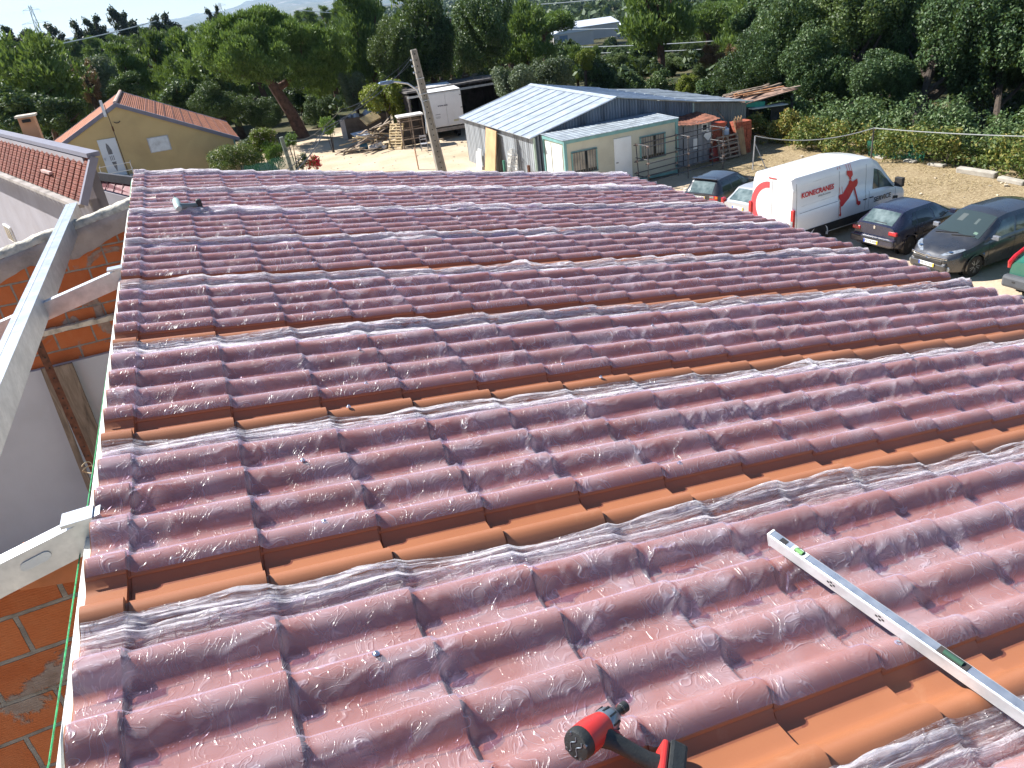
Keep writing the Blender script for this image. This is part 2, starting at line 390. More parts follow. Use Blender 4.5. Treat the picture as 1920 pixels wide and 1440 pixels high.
# ------------------------------------------------------------------ masonry, steel and odds beside the ridge
ZR = RP(U0, 0, 0)[2]; XR = RP(U0, 0, 0)[0]     # ridge line
DIP = math.tan(R(11.0))
def hollow_brick():
    t = NT('hollow_brick_masonry'); v = t.coord('Object'); sp = t.n('SeparateXYZ'); t.set(sp.inputs[0], v)
    cb = t.n('CombineXYZ'); t.set(cb.inputs[0], sp.outputs[0]); t.set(cb.inputs[1], sp.outputs[2])
    w = t.noise(v, 5, 3, 0.6, 0, 'Color'); sc = t.n('VectorMath', operation='MULTIPLY_ADD'); t.set(sc.inputs[0], w); sc.inputs[1].default_value = (0.018, 0.018, 0); t.set(sc.inputs[2], cb.outputs[0])
    br = t.n('TexBrick'); t.set(br.inputs['Vector'], sc.outputs[0])
    for k, x in (('Scale', 1.0), ('Mortar Size', 0.009), ('Mortar Smooth', 0.25), ('Brick Width', 0.305), ('Row Height', 0.165), ('Bias', 0.0)): br.inputs[k].default_value = x
    br.inputs['Color1'].default_value = (0.52, 0.155, 0.055, 1); br.inputs['Color2'].default_value = (0.40, 0.11, 0.04, 1); br.inputs['Mortar'].default_value = (0, 0, 0, 1)
    col = t.mix(t.ramp(t.noise(v, 14, 5), [(0.35, 0.0), (0.8, 0.5)]), br.outputs['Color'], (0.52, 0.20, 0.09))
    wv = t.n('TexWave'); wv.wave_type = 'BANDS'; wv.bands_direction = 'Z'; t.set(wv.inputs['Vector'], v); wv.inputs['Scale'].default_value = 32; wv.inputs['Distortion'].default_value = 0.6
    smear = t.ramp(t.noise(v, 2.3, 6, 0.62, 0.8), [(0.56, 0.0), (0.60, 1.0)])
    mort = t.ramp(t.noise(v, 22, 5), [(0.3, (0.20, 0.175, 0.155)), (0.7, (0.34, 0.31, 0.28))])
    fac = t.math('MAXIMUM', t.math('MULTIPLY', smear, 0.85), br.outputs['Fac'], clamp=True)
    p = t.bsdf(Base_Color=t.mix(fac, col, mort), Roughness=0.9); p.inputs['Specular IOR Level'].default_value = 0.2
    h = t.math('ADD', t.math('MULTIPLY', br.outputs['Fac'], -1.2), t.math('ADD', t.math('MULTIPLY', smear, 0.8), t.math('MULTIPLY', wv.outputs['Fac'], 0.12)))
    h = t.math('ADD', h, t.math('MULTIPLY', t.noise(v, 60, 4), 0.45))
    t.set(p.inputs['Normal'], t.bump(h, 0.9, 0.008)); return t.m
BRICK = hollow_brick()
MORTAR = mat('rough_mortar', (0.60, 0.55, 0.45), 0.95, 0, 0.22, 12, 0.9, 45, bdist=0.012)
PLASTER = mat('grey_plaster', (0.50, 0.52, 0.55), 0.85, 0, 0.05, 1.5, 0.2, 60, dirt=0.12)
def gable_wall(y, x0, zbot, top_off, thick=0.11):
    """masonry wall whose ragged top follows the roof slope down to the left of the ridge"""
    n = 60; xs = np.linspace(x0, XR + 0.25, n); rr = np.random.RandomState(int(y * 10))
    zt = []
    for x in xs:
        z = ZR - top_off - (XR - x) * DIP if x < XR else ZR - top_off + (XR - x) * DIP
        zt.append(z - 0.012 * rr.rand() - 0.02 * (vn(x * 6, y * 3, 4) > 0.6))
    vs = []; fs = []
    for k, x in enumerate(xs):
        for yy in (y, y + thick): vs += [(x, yy, zbot), (x, yy, float(zt[k]))]
    for k in range(n - 1):
        a = 4 * k; b_ = a + 4
        fs += [(a, b_, b_ + 1, a + 1), (a + 2, a + 3, b_ + 3, b_ + 2)]
    o = mesh_obj('brick_wall', vs, fs, BRICK, house)
    # mortar bedding along the top
    b = MB()
    V2 = []; m = 160; xs2 = np.linspace(x0, XR + 0.2, m)
    for x in xs2:
        z = ZR - top_off - abs(XR - x) * DIP
        for q, yy in enumerate((y - 0.008, y - 0.004, y + thick * .5, y + thick + 0.004, y + thick + 0.01)):
            dz = (-0.05 - 0.03 * float(vn(x * 9, 3, q)), 0.004, 0.014, 0.004, -0.06)[q]
            V2.append((x, yy + 0.006 * float(vn(x * 30, q, 3)), z + dz + 0.03 * float(vn(x * 22, q * 2.3, 5)) - 0.015 ))
    o2 = mesh_obj('mortar_bed', V2, [tuple(f) for f in grid_faces(m, 5)], MORTAR, o, True)
    return o
gable_wall(2.40, -3.2, 0.0, 0.125)
gable_wall(7.39, -6.5, 0.0, 0.010, 0.13)
xs_ = np.linspace(-6.5, XR + .2, 150); V = []
for x in xs_:
    z = ZR - 0.06 - abs(XR - x) * DIP; lo = .11 + .10 * float(vn(x * 3, 2, 8)) + .05 * float(vn(x * 14, 2, 9))
    for q in range(6): V.append((x, 7.380 - (.012 if 0 < q else 0) + .004 * float(vn(x * 20, q, 3)), z - lo * q / 5))
mesh_obj('cement_band', V, [tuple(f) for f in grid_faces(150, 6)], mat('cement_smear', (.34, .30, .28), .95, 0, .2, 5, .8, 30, bdist=.01), house, True)
# plastered inner face of the far wall and the wall line under the ridge
b = MB(); zt = at_y(140, 612, 7.38)[2]
b.box((-3.6, 7.36, zt / 2 - .3), (6.0, 0.05, zt + .6 - .6)); b.build('plastered_wall', PLASTER, house)
b = MB()
xs = np.linspace(-1.8, -0.5, 26)
for k in range(25):
    b.box(((xs[k] + xs[k + 1]) / 2, 7.345, zt + 0.012 + 0.008 * float(vn(k * 1.7, 0, 3))), (0.053, 0.05, 0.034 + 0.02 * float(vn(k * .9, 1, 3))))
b.build('mortar_ledge', MORTAR, house)
WALLP = mat('cement_render', (0.46, 0.44, 0.40), 0.9, 0, 0.08, 0.8, 0.3, 30, dirt=0.2)
xe = RP(U1, 0, 0)[0] - 0.35; ze = RP(U1, 0, 0)[2]
b = MB(); b.box((xe, 4.0, (ze - 0.12) / 2), (0.2, 9.8, ze - 0.12))
b.box((XR + 0.12, 9.0 - 4.0, 3.9), (0.15, 3.1, 7.6))
b.build('outer_wall', WALLP, house)
for yy in (-0.9, 8.86):
    w = MB(); w.prism([(XR, 0.0), (xe, 0.0), (xe, ze - 0.12), (XR, ZR - 0.13)], yy, yy + 0.14, 'y')
    w.build('end_wall', WALLP, house)
b = MB(); b.box((1.0, 4.0, 4.7), (9.0, 9.6, 0.2)); b.build('floor_slab', WALLP, house)
# cold-formed steel: rafters down the far slope and one purlin along them
def c_section(b, a, e, depth, fl, th=0.004, side=1):
    a, e = Vector(a), Vector(e); d = (e - a).normalized(); up = Vector((0, 0, 1)); s = d.cross(up).normalized() * side; up = s.cross(d).normalized() * side
    if up.z < 0: up = -up
    pts = [(0, 0), (fl, 0), (fl, -0.018), (fl - th, -0.018), (fl - th, -th), (th, -th), (th, -depth + th), (fl - th, -depth + th), (fl - th, -depth + 0.018), (fl, -depth + 0.018), (fl, -depth), (0, -depth)]
    n = len(pts); vs = [p + s * x + up * z for p in (a, e) for x, z in pts]
    b.add(vs, [tuple(range(n)), tuple(range(2 * n - 1, n - 1, -1))] + [(i, i + n, (i + 1) % n + n, (i + 1) % n) for i in range(n)])
for (y, w_) in ((2.30, 0.055), (5.20, 0.055)):
    b = MB(); top = ZR - 0.005
    c_section(b, (XR + 0.02, y, top), (XR - 3.6, y, top - 3.6 * math.tan(R(12.5))), 0.105, w_, side=1)
    b.box((XR - 0.045, y + w_ / 2, top - 0.004), (0.09, w_ + 0.02, 0.012))
    o = b.build('rafter', GALV, house)
    h = MB(); 
    if y < 3:
        n = 20; pts = []
        for k in range(n):
            a = 2 * PI * k / n; pts.append((0.020 * math.cos(a) + (0.026 if math.cos(a) > 0 else -0.026), 0.016 * math.sin(a)))
        cx, cz = XR - 0.19, top - 0.05 - 0.19 * math.tan(R(12.5))
        h.prism([(cx + p, cz + q + p * math.tan(R(12.5))) for p, q in pts], y - 0.004, y - 0.001, 'y')
        h.build('slot_hole', mat('slot_interior', (0.55, 0.58, 0.60), 0.5, 0.3), o)
pz = at_y(62, 562, 5.2)
b = MB(); c_section(b, (pz[0] + 0.045, -0.6, pz[2] + 0.035), (pz[0] + 0.045, 8.05, pz[2] + 0.035), 0.16, 0.095, side=-1)
b.add([(pz[0] - 0.02, -0.6, pz[2] + 0.0365), (pz[0] - 0.016, -0.6, pz[2] + 0.0375), (pz[0] - 0.016, 8.05, pz[2] + 0.0375), (pz[0] - 0.02, 8.05, pz[2] + 0.0365)], [(0, 1, 2, 3)])
b.build('purlin', GALV, house)
b = MB(); c_section(b, (pz[0] - 0.82, 3.0, pz[2] - 0.16), (pz[0] - 0.82, 8.05, pz[2] - 0.16), 0.16, 0.095, side=-1); b.build('purlin', GALV, house)
# loose brick set on the near wall
b = MB(); q = at_y(140, 1035, 2.36)
b.box((q[0] - 0.02, 2.40, q[2] - 0.045), (0.30, 0.13, 0.095), rot=Matrix.Rotation(R(9), 3, 'Y') @ Matrix.Rotation(R(-4), 3, 'Z'))
TERRA = mat('fired_clay', (0.50, 0.175, 0.07), 0.85, 0, 0.12, 8, 0.5, 50)
tag(b.build('hollow_brick', TERRA, None, bevel=0.004), 'single orange hollow brick sitting on the near wall under the slotted steel beam', 'brick')
# string line
GREEN = mat('green_cord', (0.02, 0.30, 0.10), 0.6, 0, 0.3, 60, 0.4, 300)
pts = []; A = RP(U0 - 0.03, 0.9, 0.03); B = RP(U0 + 0.0, 8.6, 0.03)
for k in range(30):
    s_ = k / 29; p = A.lerp(B, s_); pts.append(p)
sp = [at_y(88, 1440, 0.0001 + 1.25)]
def off_ridge(px, py, w): q = at_y(px, py, w); return Vector(q)
pts = [off_ridge(60, 1560, 1.15), off_ridge(92, 1430, 1.42), off_ridge(150, 1040, 2.3), off_ridge(176, 870, 2.95), off_ridge(215, 600, 4.7), off_ridge(238, 440, 6.2), off_ridge(246, 340, 8.6)]
b = MB(); b.tube(pts, 0.0022, 6); tag(b.build('string_line', GREEN), 'taut green builder\'s string running along the left edge of the roof', 'string')
# tie of wire where the string passes the post
WIRE = mat('twine', (0.50, 0.40, 0.25), 0.8)
b = MB(); c = at_y(168, 885, 2.98); rr = random.Random(2)
b.tube([(c[0] + 0.022 * math.cos(a) * (1 - a * .03), 2.98 + 0.01 * math.sin(a * 2), c[2] + 0.02 * math.sin(a) + .003 * a) for a in np.linspace(0, 9, 40)], 0.0022, 5)
tag(b.build('twine_loop', WIRE), 'small loop of pale twine knotted on the green string', 'twine')
# plank and perforated steel post against the plastered wall
OLDWOOD = NT('weathered_plank'); _v = OLDWOOD.coord(scale=(9, 9, 1.0))
_c = OLDWOOD.ramp(OLDWOOD.noise(_v, 3, 6, 0.6, 0.8), [(0.3, (0.10, 0.075, 0.055)), (0.55, (0.22, 0.17, 0.125)), (0.75, (0.33, 0.27, 0.21))])
_p = OLDWOOD.bsdf(Base_Color=_c, Roughness=0.85); OLDWOOD.set(_p.inputs['Normal'], OLDWOOD.bump(OLDWOOD.noise(_v, 8, 5), 0.5, 0.006)); OLDWOOD = OLDWOOD.m
yw = 7.26
p0, p1 = at_y(117, 684, yw), at_y(182, 842, yw - .05)
b = MB(); b.bar(Vector(p0), Vector(p0) + (Vector(p1) - Vector(p0)) * 1.9, 0.155, 0.03, up=(0, 1, 0))
tag(b.build('plank', OLDWOOD, bevel=0.003), 'broad weathered wooden plank propped against the grey plastered wall', 'plank')
p0, p1 = at_y(82, 690, yw - .02), at_y(175, 930, yw - .12)
b = MB(); b.bar(p0, p1, 0.05, 0.02, up=(0, 1, 0)); tag(b.build('batten', OLDWOOD), 'thin dark batten propped between the plank and the rusty post', 'batten')
RUST = mat('rusty_steel', (0.115, 0.048, 0.028), 0.85, 0.2, 0.35, 18, 0.5, 90)
y_ = 6.4; p0 = at_y(60, 617, y_)
post = thing('perforated_post', 'rusty perforated steel angle post standing upright in the open bay', 'post', (p0[0], y_, 0))
b = MB(); zb = 4.8; b.box((0, 0, (p0[2] + zb) / 2), (0.055, 0.005, p0[2] - zb)); b.box((-0.025, 0.02, (p0[2] + zb) / 2), (0.005, 0.04, p0[2] - zb)); b.build('angle_bar', RUST, post)
BLACK = mat('black_rubber', (0.012, 0.012, 0.013), 0.8, 0, 0.1, 6, 0.1)
for k in range(16):
    b = MB(); b.lathe((0.004, -0.0045, p0[2] - 0.06 - k * 0.09), [(0.0075, 0), (0.0075, 0.0015)], 8, 'y'); b.build('hole', BLACK, post)
# ------------------------------------------------------------------ ground, hills
def terr(x, y):
    x = np.asarray(x, float); y = np.asarray(y, float); d = np.hypot(x * 0.9, y)
    z = -8 * sstep(d, 68, 170) - 12 * sstep(d, 170, 330)
    z = z * (1 - 0.0 * x)
    z = z + sstep(d, 70, 140) * 3 * (fbm(x / 60, y / 60, 3) - .5) + sstep(d, 600, 1500) * 10 * (fbm(x / 400, y / 400, 9) - .5)
    bank = sstep(x, 31, 40) * sstep(y, 10, 24) * (1 - sstep(y, 70, 110)); z = z - bank * 1.2
    return z - 30 * sstep(d, 2500, 6000)
def dirt_mat():
    t = NT('sandy_ground'); v = t.coord('Object'); sp = t.n('SeparateXYZ'); t.set(sp.inputs[0], v)
    base = t.ramp(t.noise(v, 0.35, 6), [(0.3, (0.42, 0.33, 0.22)), (0.55, (0.56, 0.455, 0.33)), (0.75, (0.64, 0.54, 0.41))])
    peb = t.ramp(t.noise(v, 9, 5, 0.7), [(0.35, 0.0), (0.75, 0.5)]); base = t.mix(peb, base, (0.34, 0.25, 0.16))
    st = t.n('Mapping'); t.set(st.inputs['Vector'], v); st.inputs['Scale'].default_value = (1, 3.5, 1); st.inputs['Rotation'].default_value = (0, 0, 0.5)
    straw = t.ramp(t.noise(st.outputs[0], 5, 6, 0.75, 1.5), [(0.35, (0.14, 0.095, 0.045)), (0.5, (0.31, 0.235, 0.135)), (0.66, (0.54, 0.44, 0.28))])
    # dry grass covers the ground right of the cars
    gx = t.math('MULTIPLY', t.math('SUBTRACT', sp.outputs[0], 21.5), 0.35, clamp=True)
    gm = t.ramp(t.math('MULTIPLY', gx, t.math('ADD', t.noise(v, 0.5, 4), 0.5)), [(0.25, 0.0), (0.55, 1.0)])
    gy = t.math('MULTIPLY', t.math('SUBTRACT', 40.0, sp.outputs[1]), 0.3, clamp=True); gm = t.math('MULTIPLY', gm, gy)
    c = t.mix(gm, base, straw)
    # wood floor out in the trees
    far = t.math('MULTIPLY', t.math('SUBTRACT', sp.outputs[1], 63.0), 0.12, clamp=True)
    fl = t.ramp(t.noise(v, 0.25, 6), [(0.35, (0.035, 0.045, 0.018)), (0.6, (0.09, 0.08, 0.04)), (0.75, (0.20, 0.15, 0.09))])
    far = t.math('MAXIMUM', far, t.math('MULTIPLY', t.math('SUBTRACT', sp.outputs[0], 30.6), 0.9, clamp=True))
    c = t.mix(far, c, fl)
    p = t.bsdf(Base_Color=c, Roughness=0.95); p.inputs['Specular IOR Level'].default_value = 0.15
    h = t.math('ADD', t.noise(v, 3, 6, 0.65), t.math('MULTIPLY', t.noise(st.outputs[0], 14, 4, 0.7), t.math('MULTIPLY', gm, 0.8)))
    t.set(p.inputs['Normal'], t.bump(h, 0.8, 0.05)); return t.m
DIRT = dirt_mat()
rad = np.concatenate([np.linspace(0, 60, 31), np.linspace(63, 200, 34), np.geomspace(215, 9000, 44)]); ang = np.linspace(0, 2 * PI, 181)
Rg, Ag = np.meshgrid(rad, ang, indexing='ij'); Xg, Yg = Rg * np.sin(Ag) + 8, Rg * np.cos(Ag) + 20
Zg = terr(Xg, Yg)
o = mesh_obj('ground', np.stack([Xg, Yg, Zg], -1).reshape(-1, 3), grid_faces(len(rad), len(ang))[:, ::-1].copy(), DIRT, None, True)
tag(o, 'sandy yard running out into the wooded valley floor', None, None, 'structure')
if o.data.polygons[200].normal.z < 0: o.data.flip_normals()
HILL = NT('far_hillside'); _v = HILL.coord()
_c = HILL.ramp(HILL.noise(_v, 0.004, 6), [(0.35, (0.05, 0.07, 0.04)), (0.6, (0.13, 0.12, 0.08)), (0.7, (0.35, 0.32, 0.28))])
_w = HILL.ramp(HILL.noise(_v, 0.03, 3, 0.8), [(0.62, 0.0), (0.70, 0.8)]); _c = HILL.mix(_w, _c, (0.6, 0.57, 0.52)); HILL.bsdf(Base_Color=_c, Roughness=1.0); HILL = HILL.m
def hill(prof, dist, name, depth, seed):
    """prof: (px, px height above the sea horizon) -> a long ridge standing at dist"""
    n = 240; xs = np.linspace(prof[0][0], prof[-1][0], n); hs = np.interp(xs, [p[0] for p in prof], [p[1] for p in prof])
    V = []; m = 14
    for k, (x, h) in enumerate(zip(xs, hs)):
        hy = 84.8 - 0.128 * x; d = ray(x, hy); az = np.array([d[0], d[1]]); az /= np.linalg.norm(az)
        rng_ = dist / max(0.5, az[1])
        for j in range(m):
            s_ = j / (m - 1); f = math.sin(s_ * PI / 2) if s_ < 1 else 1
            P = az * (rng_ + (s_ - 1) * depth); z = 9 + f ** 1.3 * (h / F * rng_ * 1.05) + (-60) * (1 - f) + (vn(x * .05, j * .7, seed) - .5) * dist * 0.002 * (0.3 + f)
            V.append((P[0], P[1], z))
    for k, (x, h) in enumerate(zip(xs, hs)): pass
    o = mesh_obj(name, V, [tuple(f) for f in grid_faces(n, m)], HILL, None, True)
    bm = bmesh.new(); bm.from_mesh(o.data); bmesh.ops.recalc_face_normals(bm, faces=bm.faces)
    ex = bmesh.ops.extrude_face_region(bm, geom=bm.faces[:]); vs = [g for g in ex['geom'] if isinstance(g, bmesh.types.BMVert)]
    bmesh.ops.translate(bm, verts=vs, vec=(0, dist * 0.15, -dist * 0.03)); bm.to_mesh(o.data); bm.free()
    return tag(o, None, None, None, 'structure')
hill([(120, -3), (180, 2), (260, 4), (335, 6), (375, 9), (420, 8), (470, 16), (520, 21), (560, 22), (600, 15), (650, 12), (700, 18), (800, 14), (900, 6)], 12500, 'hills', 4000, 2)
hill([(250, -10), (330, -6), (420, -5), (500, 2), (560, 3), (640, 4), (760, 8), (900, 7)], 9000, 'hills', 3500, 5)

# ------------------------------------------------------------------ buildings of the yard
def W(o, root): o.location = -Vector(root.location); return o
def corrug(name, col, pitch, rough=0.5, metal=0.35, axis=0, dark=0.5, streak=True, amp=0.9):
    """ribbed sheet metal: ribs along one object axis, weathered streaks"""
    t = NT(name); v = t.coord('Object'); sp = t.n('SeparateXYZ'); t.set(sp.inputs[0], v)
    s_ = t.math('SINE', t.math('MULTIPLY', sp.outputs[axis], 2 * PI / pitch))
    st = t.n('Mapping'); t.set(st.inputs['Vector'], v); st.inputs['Scale'].default_value = (2.2, 2.2, 0.25)
    n1 = t.noise(st.outputs[0], 1.0, 5, 0.6); dk = tuple(c * dark for c in col)
    c = t.ramp(n1, [(0.32, dk), (0.52, col), (0.75, tuple(min(1, c * 1.35) for c in col))]) if streak else t.ramp(n1, [(0.3, tuple(c * .85 for c in col)), (0.7, col)])
    c = t.mix(t.ramp(t.noise(v, 3, 6, .7), [(0.62, 0.0), (0.75, 0.35)]), c, (0.20, 0.13, 0.09))
    p = t.bsdf(Base_Color=c, Roughness=rough, Metallic=metal)
    t.set(p.inputs['Normal'], t.bump(t.math('ADD', s_, t.math('MULTIPLY', t.noise(v, 2, 3), 0.6)), amp, pitch * 0.16)); return t.m
def ribbed_panel(b, P00, P10, P11, P01, n, rise=0.03, w=0.05, thick=0.03):
    """roof sheet P00-P10 (eave) to P01-P11 (ridge) with n standing ribs running eave to ridge"""
    P = [Vector(p) for p in (P00, P10, P11, P01)]; nr = (P[1] - P[0]).cross(P[3] - P[0]).normalized()
    if nr.z < 0: nr = -nr
    b.add([p + nr * 0 for p in P] + [p - nr * thick for p in P], [(0, 1, 2, 3), (7, 6, 5, 4), (0, 4, 5, 1), (1, 5, 6, 2), (2, 6, 7, 3), (3, 7, 4, 0)])
    e = (P[1] - P[0]).normalized()
    for k in range(n + 1):
        f = k / n; a = P[0].lerp(P[1], f); c = P[3].lerp(P[2], f)
        b.add([a - e * w + nr * .001, a - e * w * .4 + nr * rise, a + e * w * .4 + nr * rise, a + e * w + nr * .001, c - e * w + nr * .001, c - e * w * .4 + nr * rise, c + e * w * .4 + nr * rise, c + e * w + nr * .001],
              [(0, 1, 5, 4), (1, 2, 6, 5), (2, 3, 7, 6), (0, 3, 2, 1), (4, 5, 6, 7)])
ROOFZ = corrug('zinc_roof_sheet', (0.50, 0.55, 0.60), 0.12, 0.42, 0.45, 1, 0.80, True, 0.25)
ROOFG = corrug('dull_zinc_sheet', (0.33, 0.37, 0.40), 0.18, 0.55, 0.4, 1, 0.6, True, 0.4)
WALLZ = corrug('zinc_wall_sheet', (0.36, 0.39, 0.42), 0.25, 0.5, 0.3, 1, 0.55, True, 0.5)
WALLB = corrug('blue_grey_wall_sheet', (0.20, 0.245, 0.31), 0.16, 0.5, 0.3, 0, 0.45, True, 1.0)
WALLG = corrug('grey_green_wall_sheet', (0.24, 0.27, 0.27), 0.16, 0.6, 0.2, 0, 0.7, True, 1.0)
# metal shed
X0, X1, X2, X3, Y0, Y1 = 15.1, 19.6, 24.1, 27.4, 34.6, 44.3
ZE, ZRG, ZE2, ZE3 = CAMZ - 6.62, CAMZ - 5.56, CAMZ - 6.47, CAMZ - 6.95
shed = thing('metal_shed', 'long corrugated metal workshop with a pale low gabled roof behind the cream cabin', 'shed', (X0, Y0, 0))
b = MB(); ribbed_panel(b, (X0 - .25, Y1 + .15, ZE - 0.055), (X0 - .25, Y0 - .2, ZE - 0.055), (X1, Y0 - .2, ZRG), (X1, Y1 + .15, ZRG), 10, 0.035, 0.05); W(b.build('roof_slope', ROOFZ, shed), shed)
b = MB(); ribbed_panel(b, (X2 + .1, Y0 - .2, ZE2), (X2 + .1, Y1 + .15, ZE2), (X1, Y1 + .15, ZRG), (X1, Y0 - .2, ZRG), 10, 0.035, 0.05)
W(b.build('roof_slope', ROOFZ, shed), shed)
b = MB(); ribbed_panel(b, (X3 + .3, Y0 - .25, ZE3 - .04), (X3 + .3, Y1 - 1, ZE3 - .04), (X2 + .102, Y1 - 1, ZE2 - 0.004), (X2 + .102, Y0 - .25, ZE2 - .004), 9, 0.03, 0.05); W(b.build('roof_slope', ROOFG, shed), shed)
b = MB(); b.prism([(X1 - .25, ZRG - 0.03), (X1, ZRG + .05), (X1 + .25, ZRG - 0.02), (X1, ZRG + 0.03)], Y0 - .24, Y1 + .18, 'y'); W(b.build('ridge_cap', ROOFZ, shed), shed)
b = MB(); b.box((X0 + .03, (Y0 + Y1) / 2, (ZE - .08) / 2), (0.06, Y1 - Y0, ZE - .08)); W(b.build('side_wall', WALLZ, shed), shed)
b = MB()
for k in range(40):
    y = Y0 + 0.12 + k * 0.245; b.box((X0 - 0.004, y, (ZE - .1) / 2), (0.016, 0.05, ZE - .1))
W(b.build('wall_ribs', WALLZ, shed), shed)
b = MB(); b.prism([(X0 + .06, 0), (X2 - .02, 0), (X2 - .02, ZE2 - .05), (X1, ZRG - .06), (X0 + .06, ZE - .06)], Y0, Y0 + .06, 'y')
W(b.build('gable_wall', WALLB, shed), shed)
b = MB()
for k in range(56):
    x = X0 + .1 + k * 0.16; zt = (ZE + (ZRG - ZE) * (x - X0) / (X1 - X0)) if x < X1 else ZRG + (ZE2 - ZRG) * (x - X1) / (X2 - X1)
    b.box((x, Y0 - .012, (zt - .1) / 2), (0.055, 0.024, zt - .1))
W(b.build('gable_ribs', WALLB, shed), shed)
b = MB(); b.prism([(X2 + .02, 0), (X3, 0), (X3, ZE3 - .09), (X2 + .02, ZE2 - .09)], Y0 - .03, Y0 + .05, 'y'); b.box((X3 + .03, (Y0 + Y1 - 1.2) / 2, ZE3 / 2 - .06), (.06, Y1 - Y0 - 1.2, ZE3 - .1))
for k in range(20):
    x = X2 + .12 + k * 0.16; zt = ZE2 + (ZE3 - ZE2) * (x - X2) / (X3 - X2); b.box((x, Y0 - .042, (zt - .12) / 2), (0.055, 0.022, zt - .12))
W(b.build('lean_to_wall', WALLG, shed), shed)
b = MB(); b.box((X2, Y0 - .06, (ZE2 - .06) / 2), (.09, .05, ZE2 - .06)); b.slot = 0
W(b.build('corner_strip', mat('faded_green_paint', (0.40, 0.50, 0.45), .6, 0, .1), shed), shed)
b = MB(); b.box((X0 + .02, Y0 - .03, (ZE - .1) / 2), (.10, .06, ZE - .1)); W(b.build('corner_post', mat('pale_green_paint', (0.45, 0.55, 0.47), .6, 0, .1), shed), shed)

# cream site cabin
CREAM = mat('cream_panel', (0.52, 0.51, 0.40), 0.6, 0, 0.05, 1.2, 0.1, dirt=0.25)
TEAL = mat('turquoise_paint', (0.17, 0.355, 0.345), 0.5, 0, 0.10, 3, 0.15, dirt=0.15)
WPANEL = mat('white_panel', (0.74, 0.77, 0.76), 0.5, 0, 0.04, 1.5, 0.05, dirt=0.1)
DGLASS = NT('dark_window_glass'); _p = DGLASS.bsdf(Base_Color=(0.02, 0.025, 0.028), Roughness=0.08); DGLASS = DGLASS.m
CURT = NT('pleated_curtain'); _v = CURT.coord(); _s = CURT.n('SeparateXYZ'); CURT.set(_s.inputs[0], _v)
_c = CURT.ramp(CURT.noise(_v, 2, 4), [(0.35, (0.30, 0.27, 0.22)), (0.7, (0.52, 0.48, 0.40))]); _p = CURT.bsdf(Base_Color=_c, Roughness=0.9); CURT = CURT.m
cx0, cx1, cy0, cy1, cz = 15.4, 21.45, 31.95, 34.25, 2.62
cab = thing('site_cabin', 'cream site office cabin with turquoise frame, two barred windows and a white door', 'cabin', (cx0, cy0, 0))
b = MB(); b.box(((cx0 + cx1) / 2, (cy0 + cy1) / 2, 1.34), (cx1 - cx0 - .12, cy1 - cy0 - .12, 2.44)); W(b.build('cabin_wall', CREAM, cab), cab)
for x in (cx0, cx1):
    for y in (cy0, cy1):
        b = MB(); b.box((x + (.07 if x == cx0 else -.07), y + (.06 if y == cy0 else -.06), 1.28), (.14, .12, 2.48)); W(b.build('corner_post', TEAL, cab, bevel=.01), cab)
b = MB()
for y in (cy0 + .04, cy1 - .04): b.box(((cx0 + cx1) / 2, y, cz - .09), (cx1 - cx0 - .003, .10, .16)); b.box(((cx0 + cx1) / 2, y, 0.14), (cx1 - cx0 - .28, .10, .12))
for x in (cx0 + .05, cx1 - .05): b.box((x, (cy0 + cy1) / 2, cz - .091), (.11, cy1 - cy0 - .18, .155)); b.box((x, (cy0 + cy1) / 2, .14), (.10, cy1 - cy0 - .24, .12))
W(b.build('frame_rail', TEAL, cab), cab)
b = MB(); b.box((cx0 + .045, cy0 + 0.82, 1.28), (.04, 1.02, 2.16)); b.box((cx0 + .045, cy0 + 1.75, 1.28), (.04, .55, 2.16)); W(b.build('end_panel', WPANEL, cab), cab)
b = MB(); ribbed_panel(b, (cx1 + .02, cy0 - .03, cz), (cx0 - .02, cy0 - .03, cz), (cx0 - .02, cy1 + .12, cz + .03), (cx1 + .02, cy1 + .12, cz + .03), 22, .012, .03, .02)
W(b.build('cabin_roof', ROOFG, cab), cab)
def barred_window(x0, x1, z0, z1, y, parent):
    f = MB(); xm, zm = (x0 + x1) / 2, (z0 + z1) / 2
    f.box((xm, y - .02, z0 + .03), (x1 - x0, .05, .06)); f.box((xm, y - .02, z1 - .03), (x1 - x0, .05, .06))
    f.box((x0 + .03, y - .02, zm), (.06, .05, z1 - z0 - .12)); f.box((x1 - .03, y - .02, zm), (.06, .05, z1 - z0 - .12))
    win = W(f.build('window', TEAL, parent), parent)
    g = MB(); g.box((xm, y + .004, zm), (x1 - x0 - .1, .01, z1 - z0 - .1)); g.build('pane', DGLASS, win)
    c = MB(); n = 60; vs = []
    for k in range(n):
        x = x0 + .06 + (x1 - x0 - .12) * k / (n - 1); dy = -.012 + .010 * math.sin(k * 1.5)
        vs += [(x, y + dy, z0 + .2), (x, y + dy, z1 - .08)]
    c.add(vs, [(2 * k, 2 * k + 2, 2 * k + 3, 2 * k + 1) for k in range(n - 1) if not (30 < k < 37)]); c.build('curtain', CURT, win, fixn=False)
    m = MB(); nb = int((x1 - x0) / .13)
    for k in range(1, nb): m.box((x0 + (x1 - x0) * k / nb, y - .07, zm), (.018, .018, z1 - z0 - .04))
    for z in (z0 + .05, z1 - .05): m.box((xm, y - .06, z), (x1 - x0, .03, .03))
    m.build('window_bars', mat('dark_bars', (.10, .12, .13), .5, .3), win)
barred_window(cx0 + .35, cx0 + 1.68, 0.98, 2.05, cy0 + .055, cab)
barred_window(cx0 + 3.95, cx0 + 5.35, 0.98, 2.10, cy0 + .055, cab)
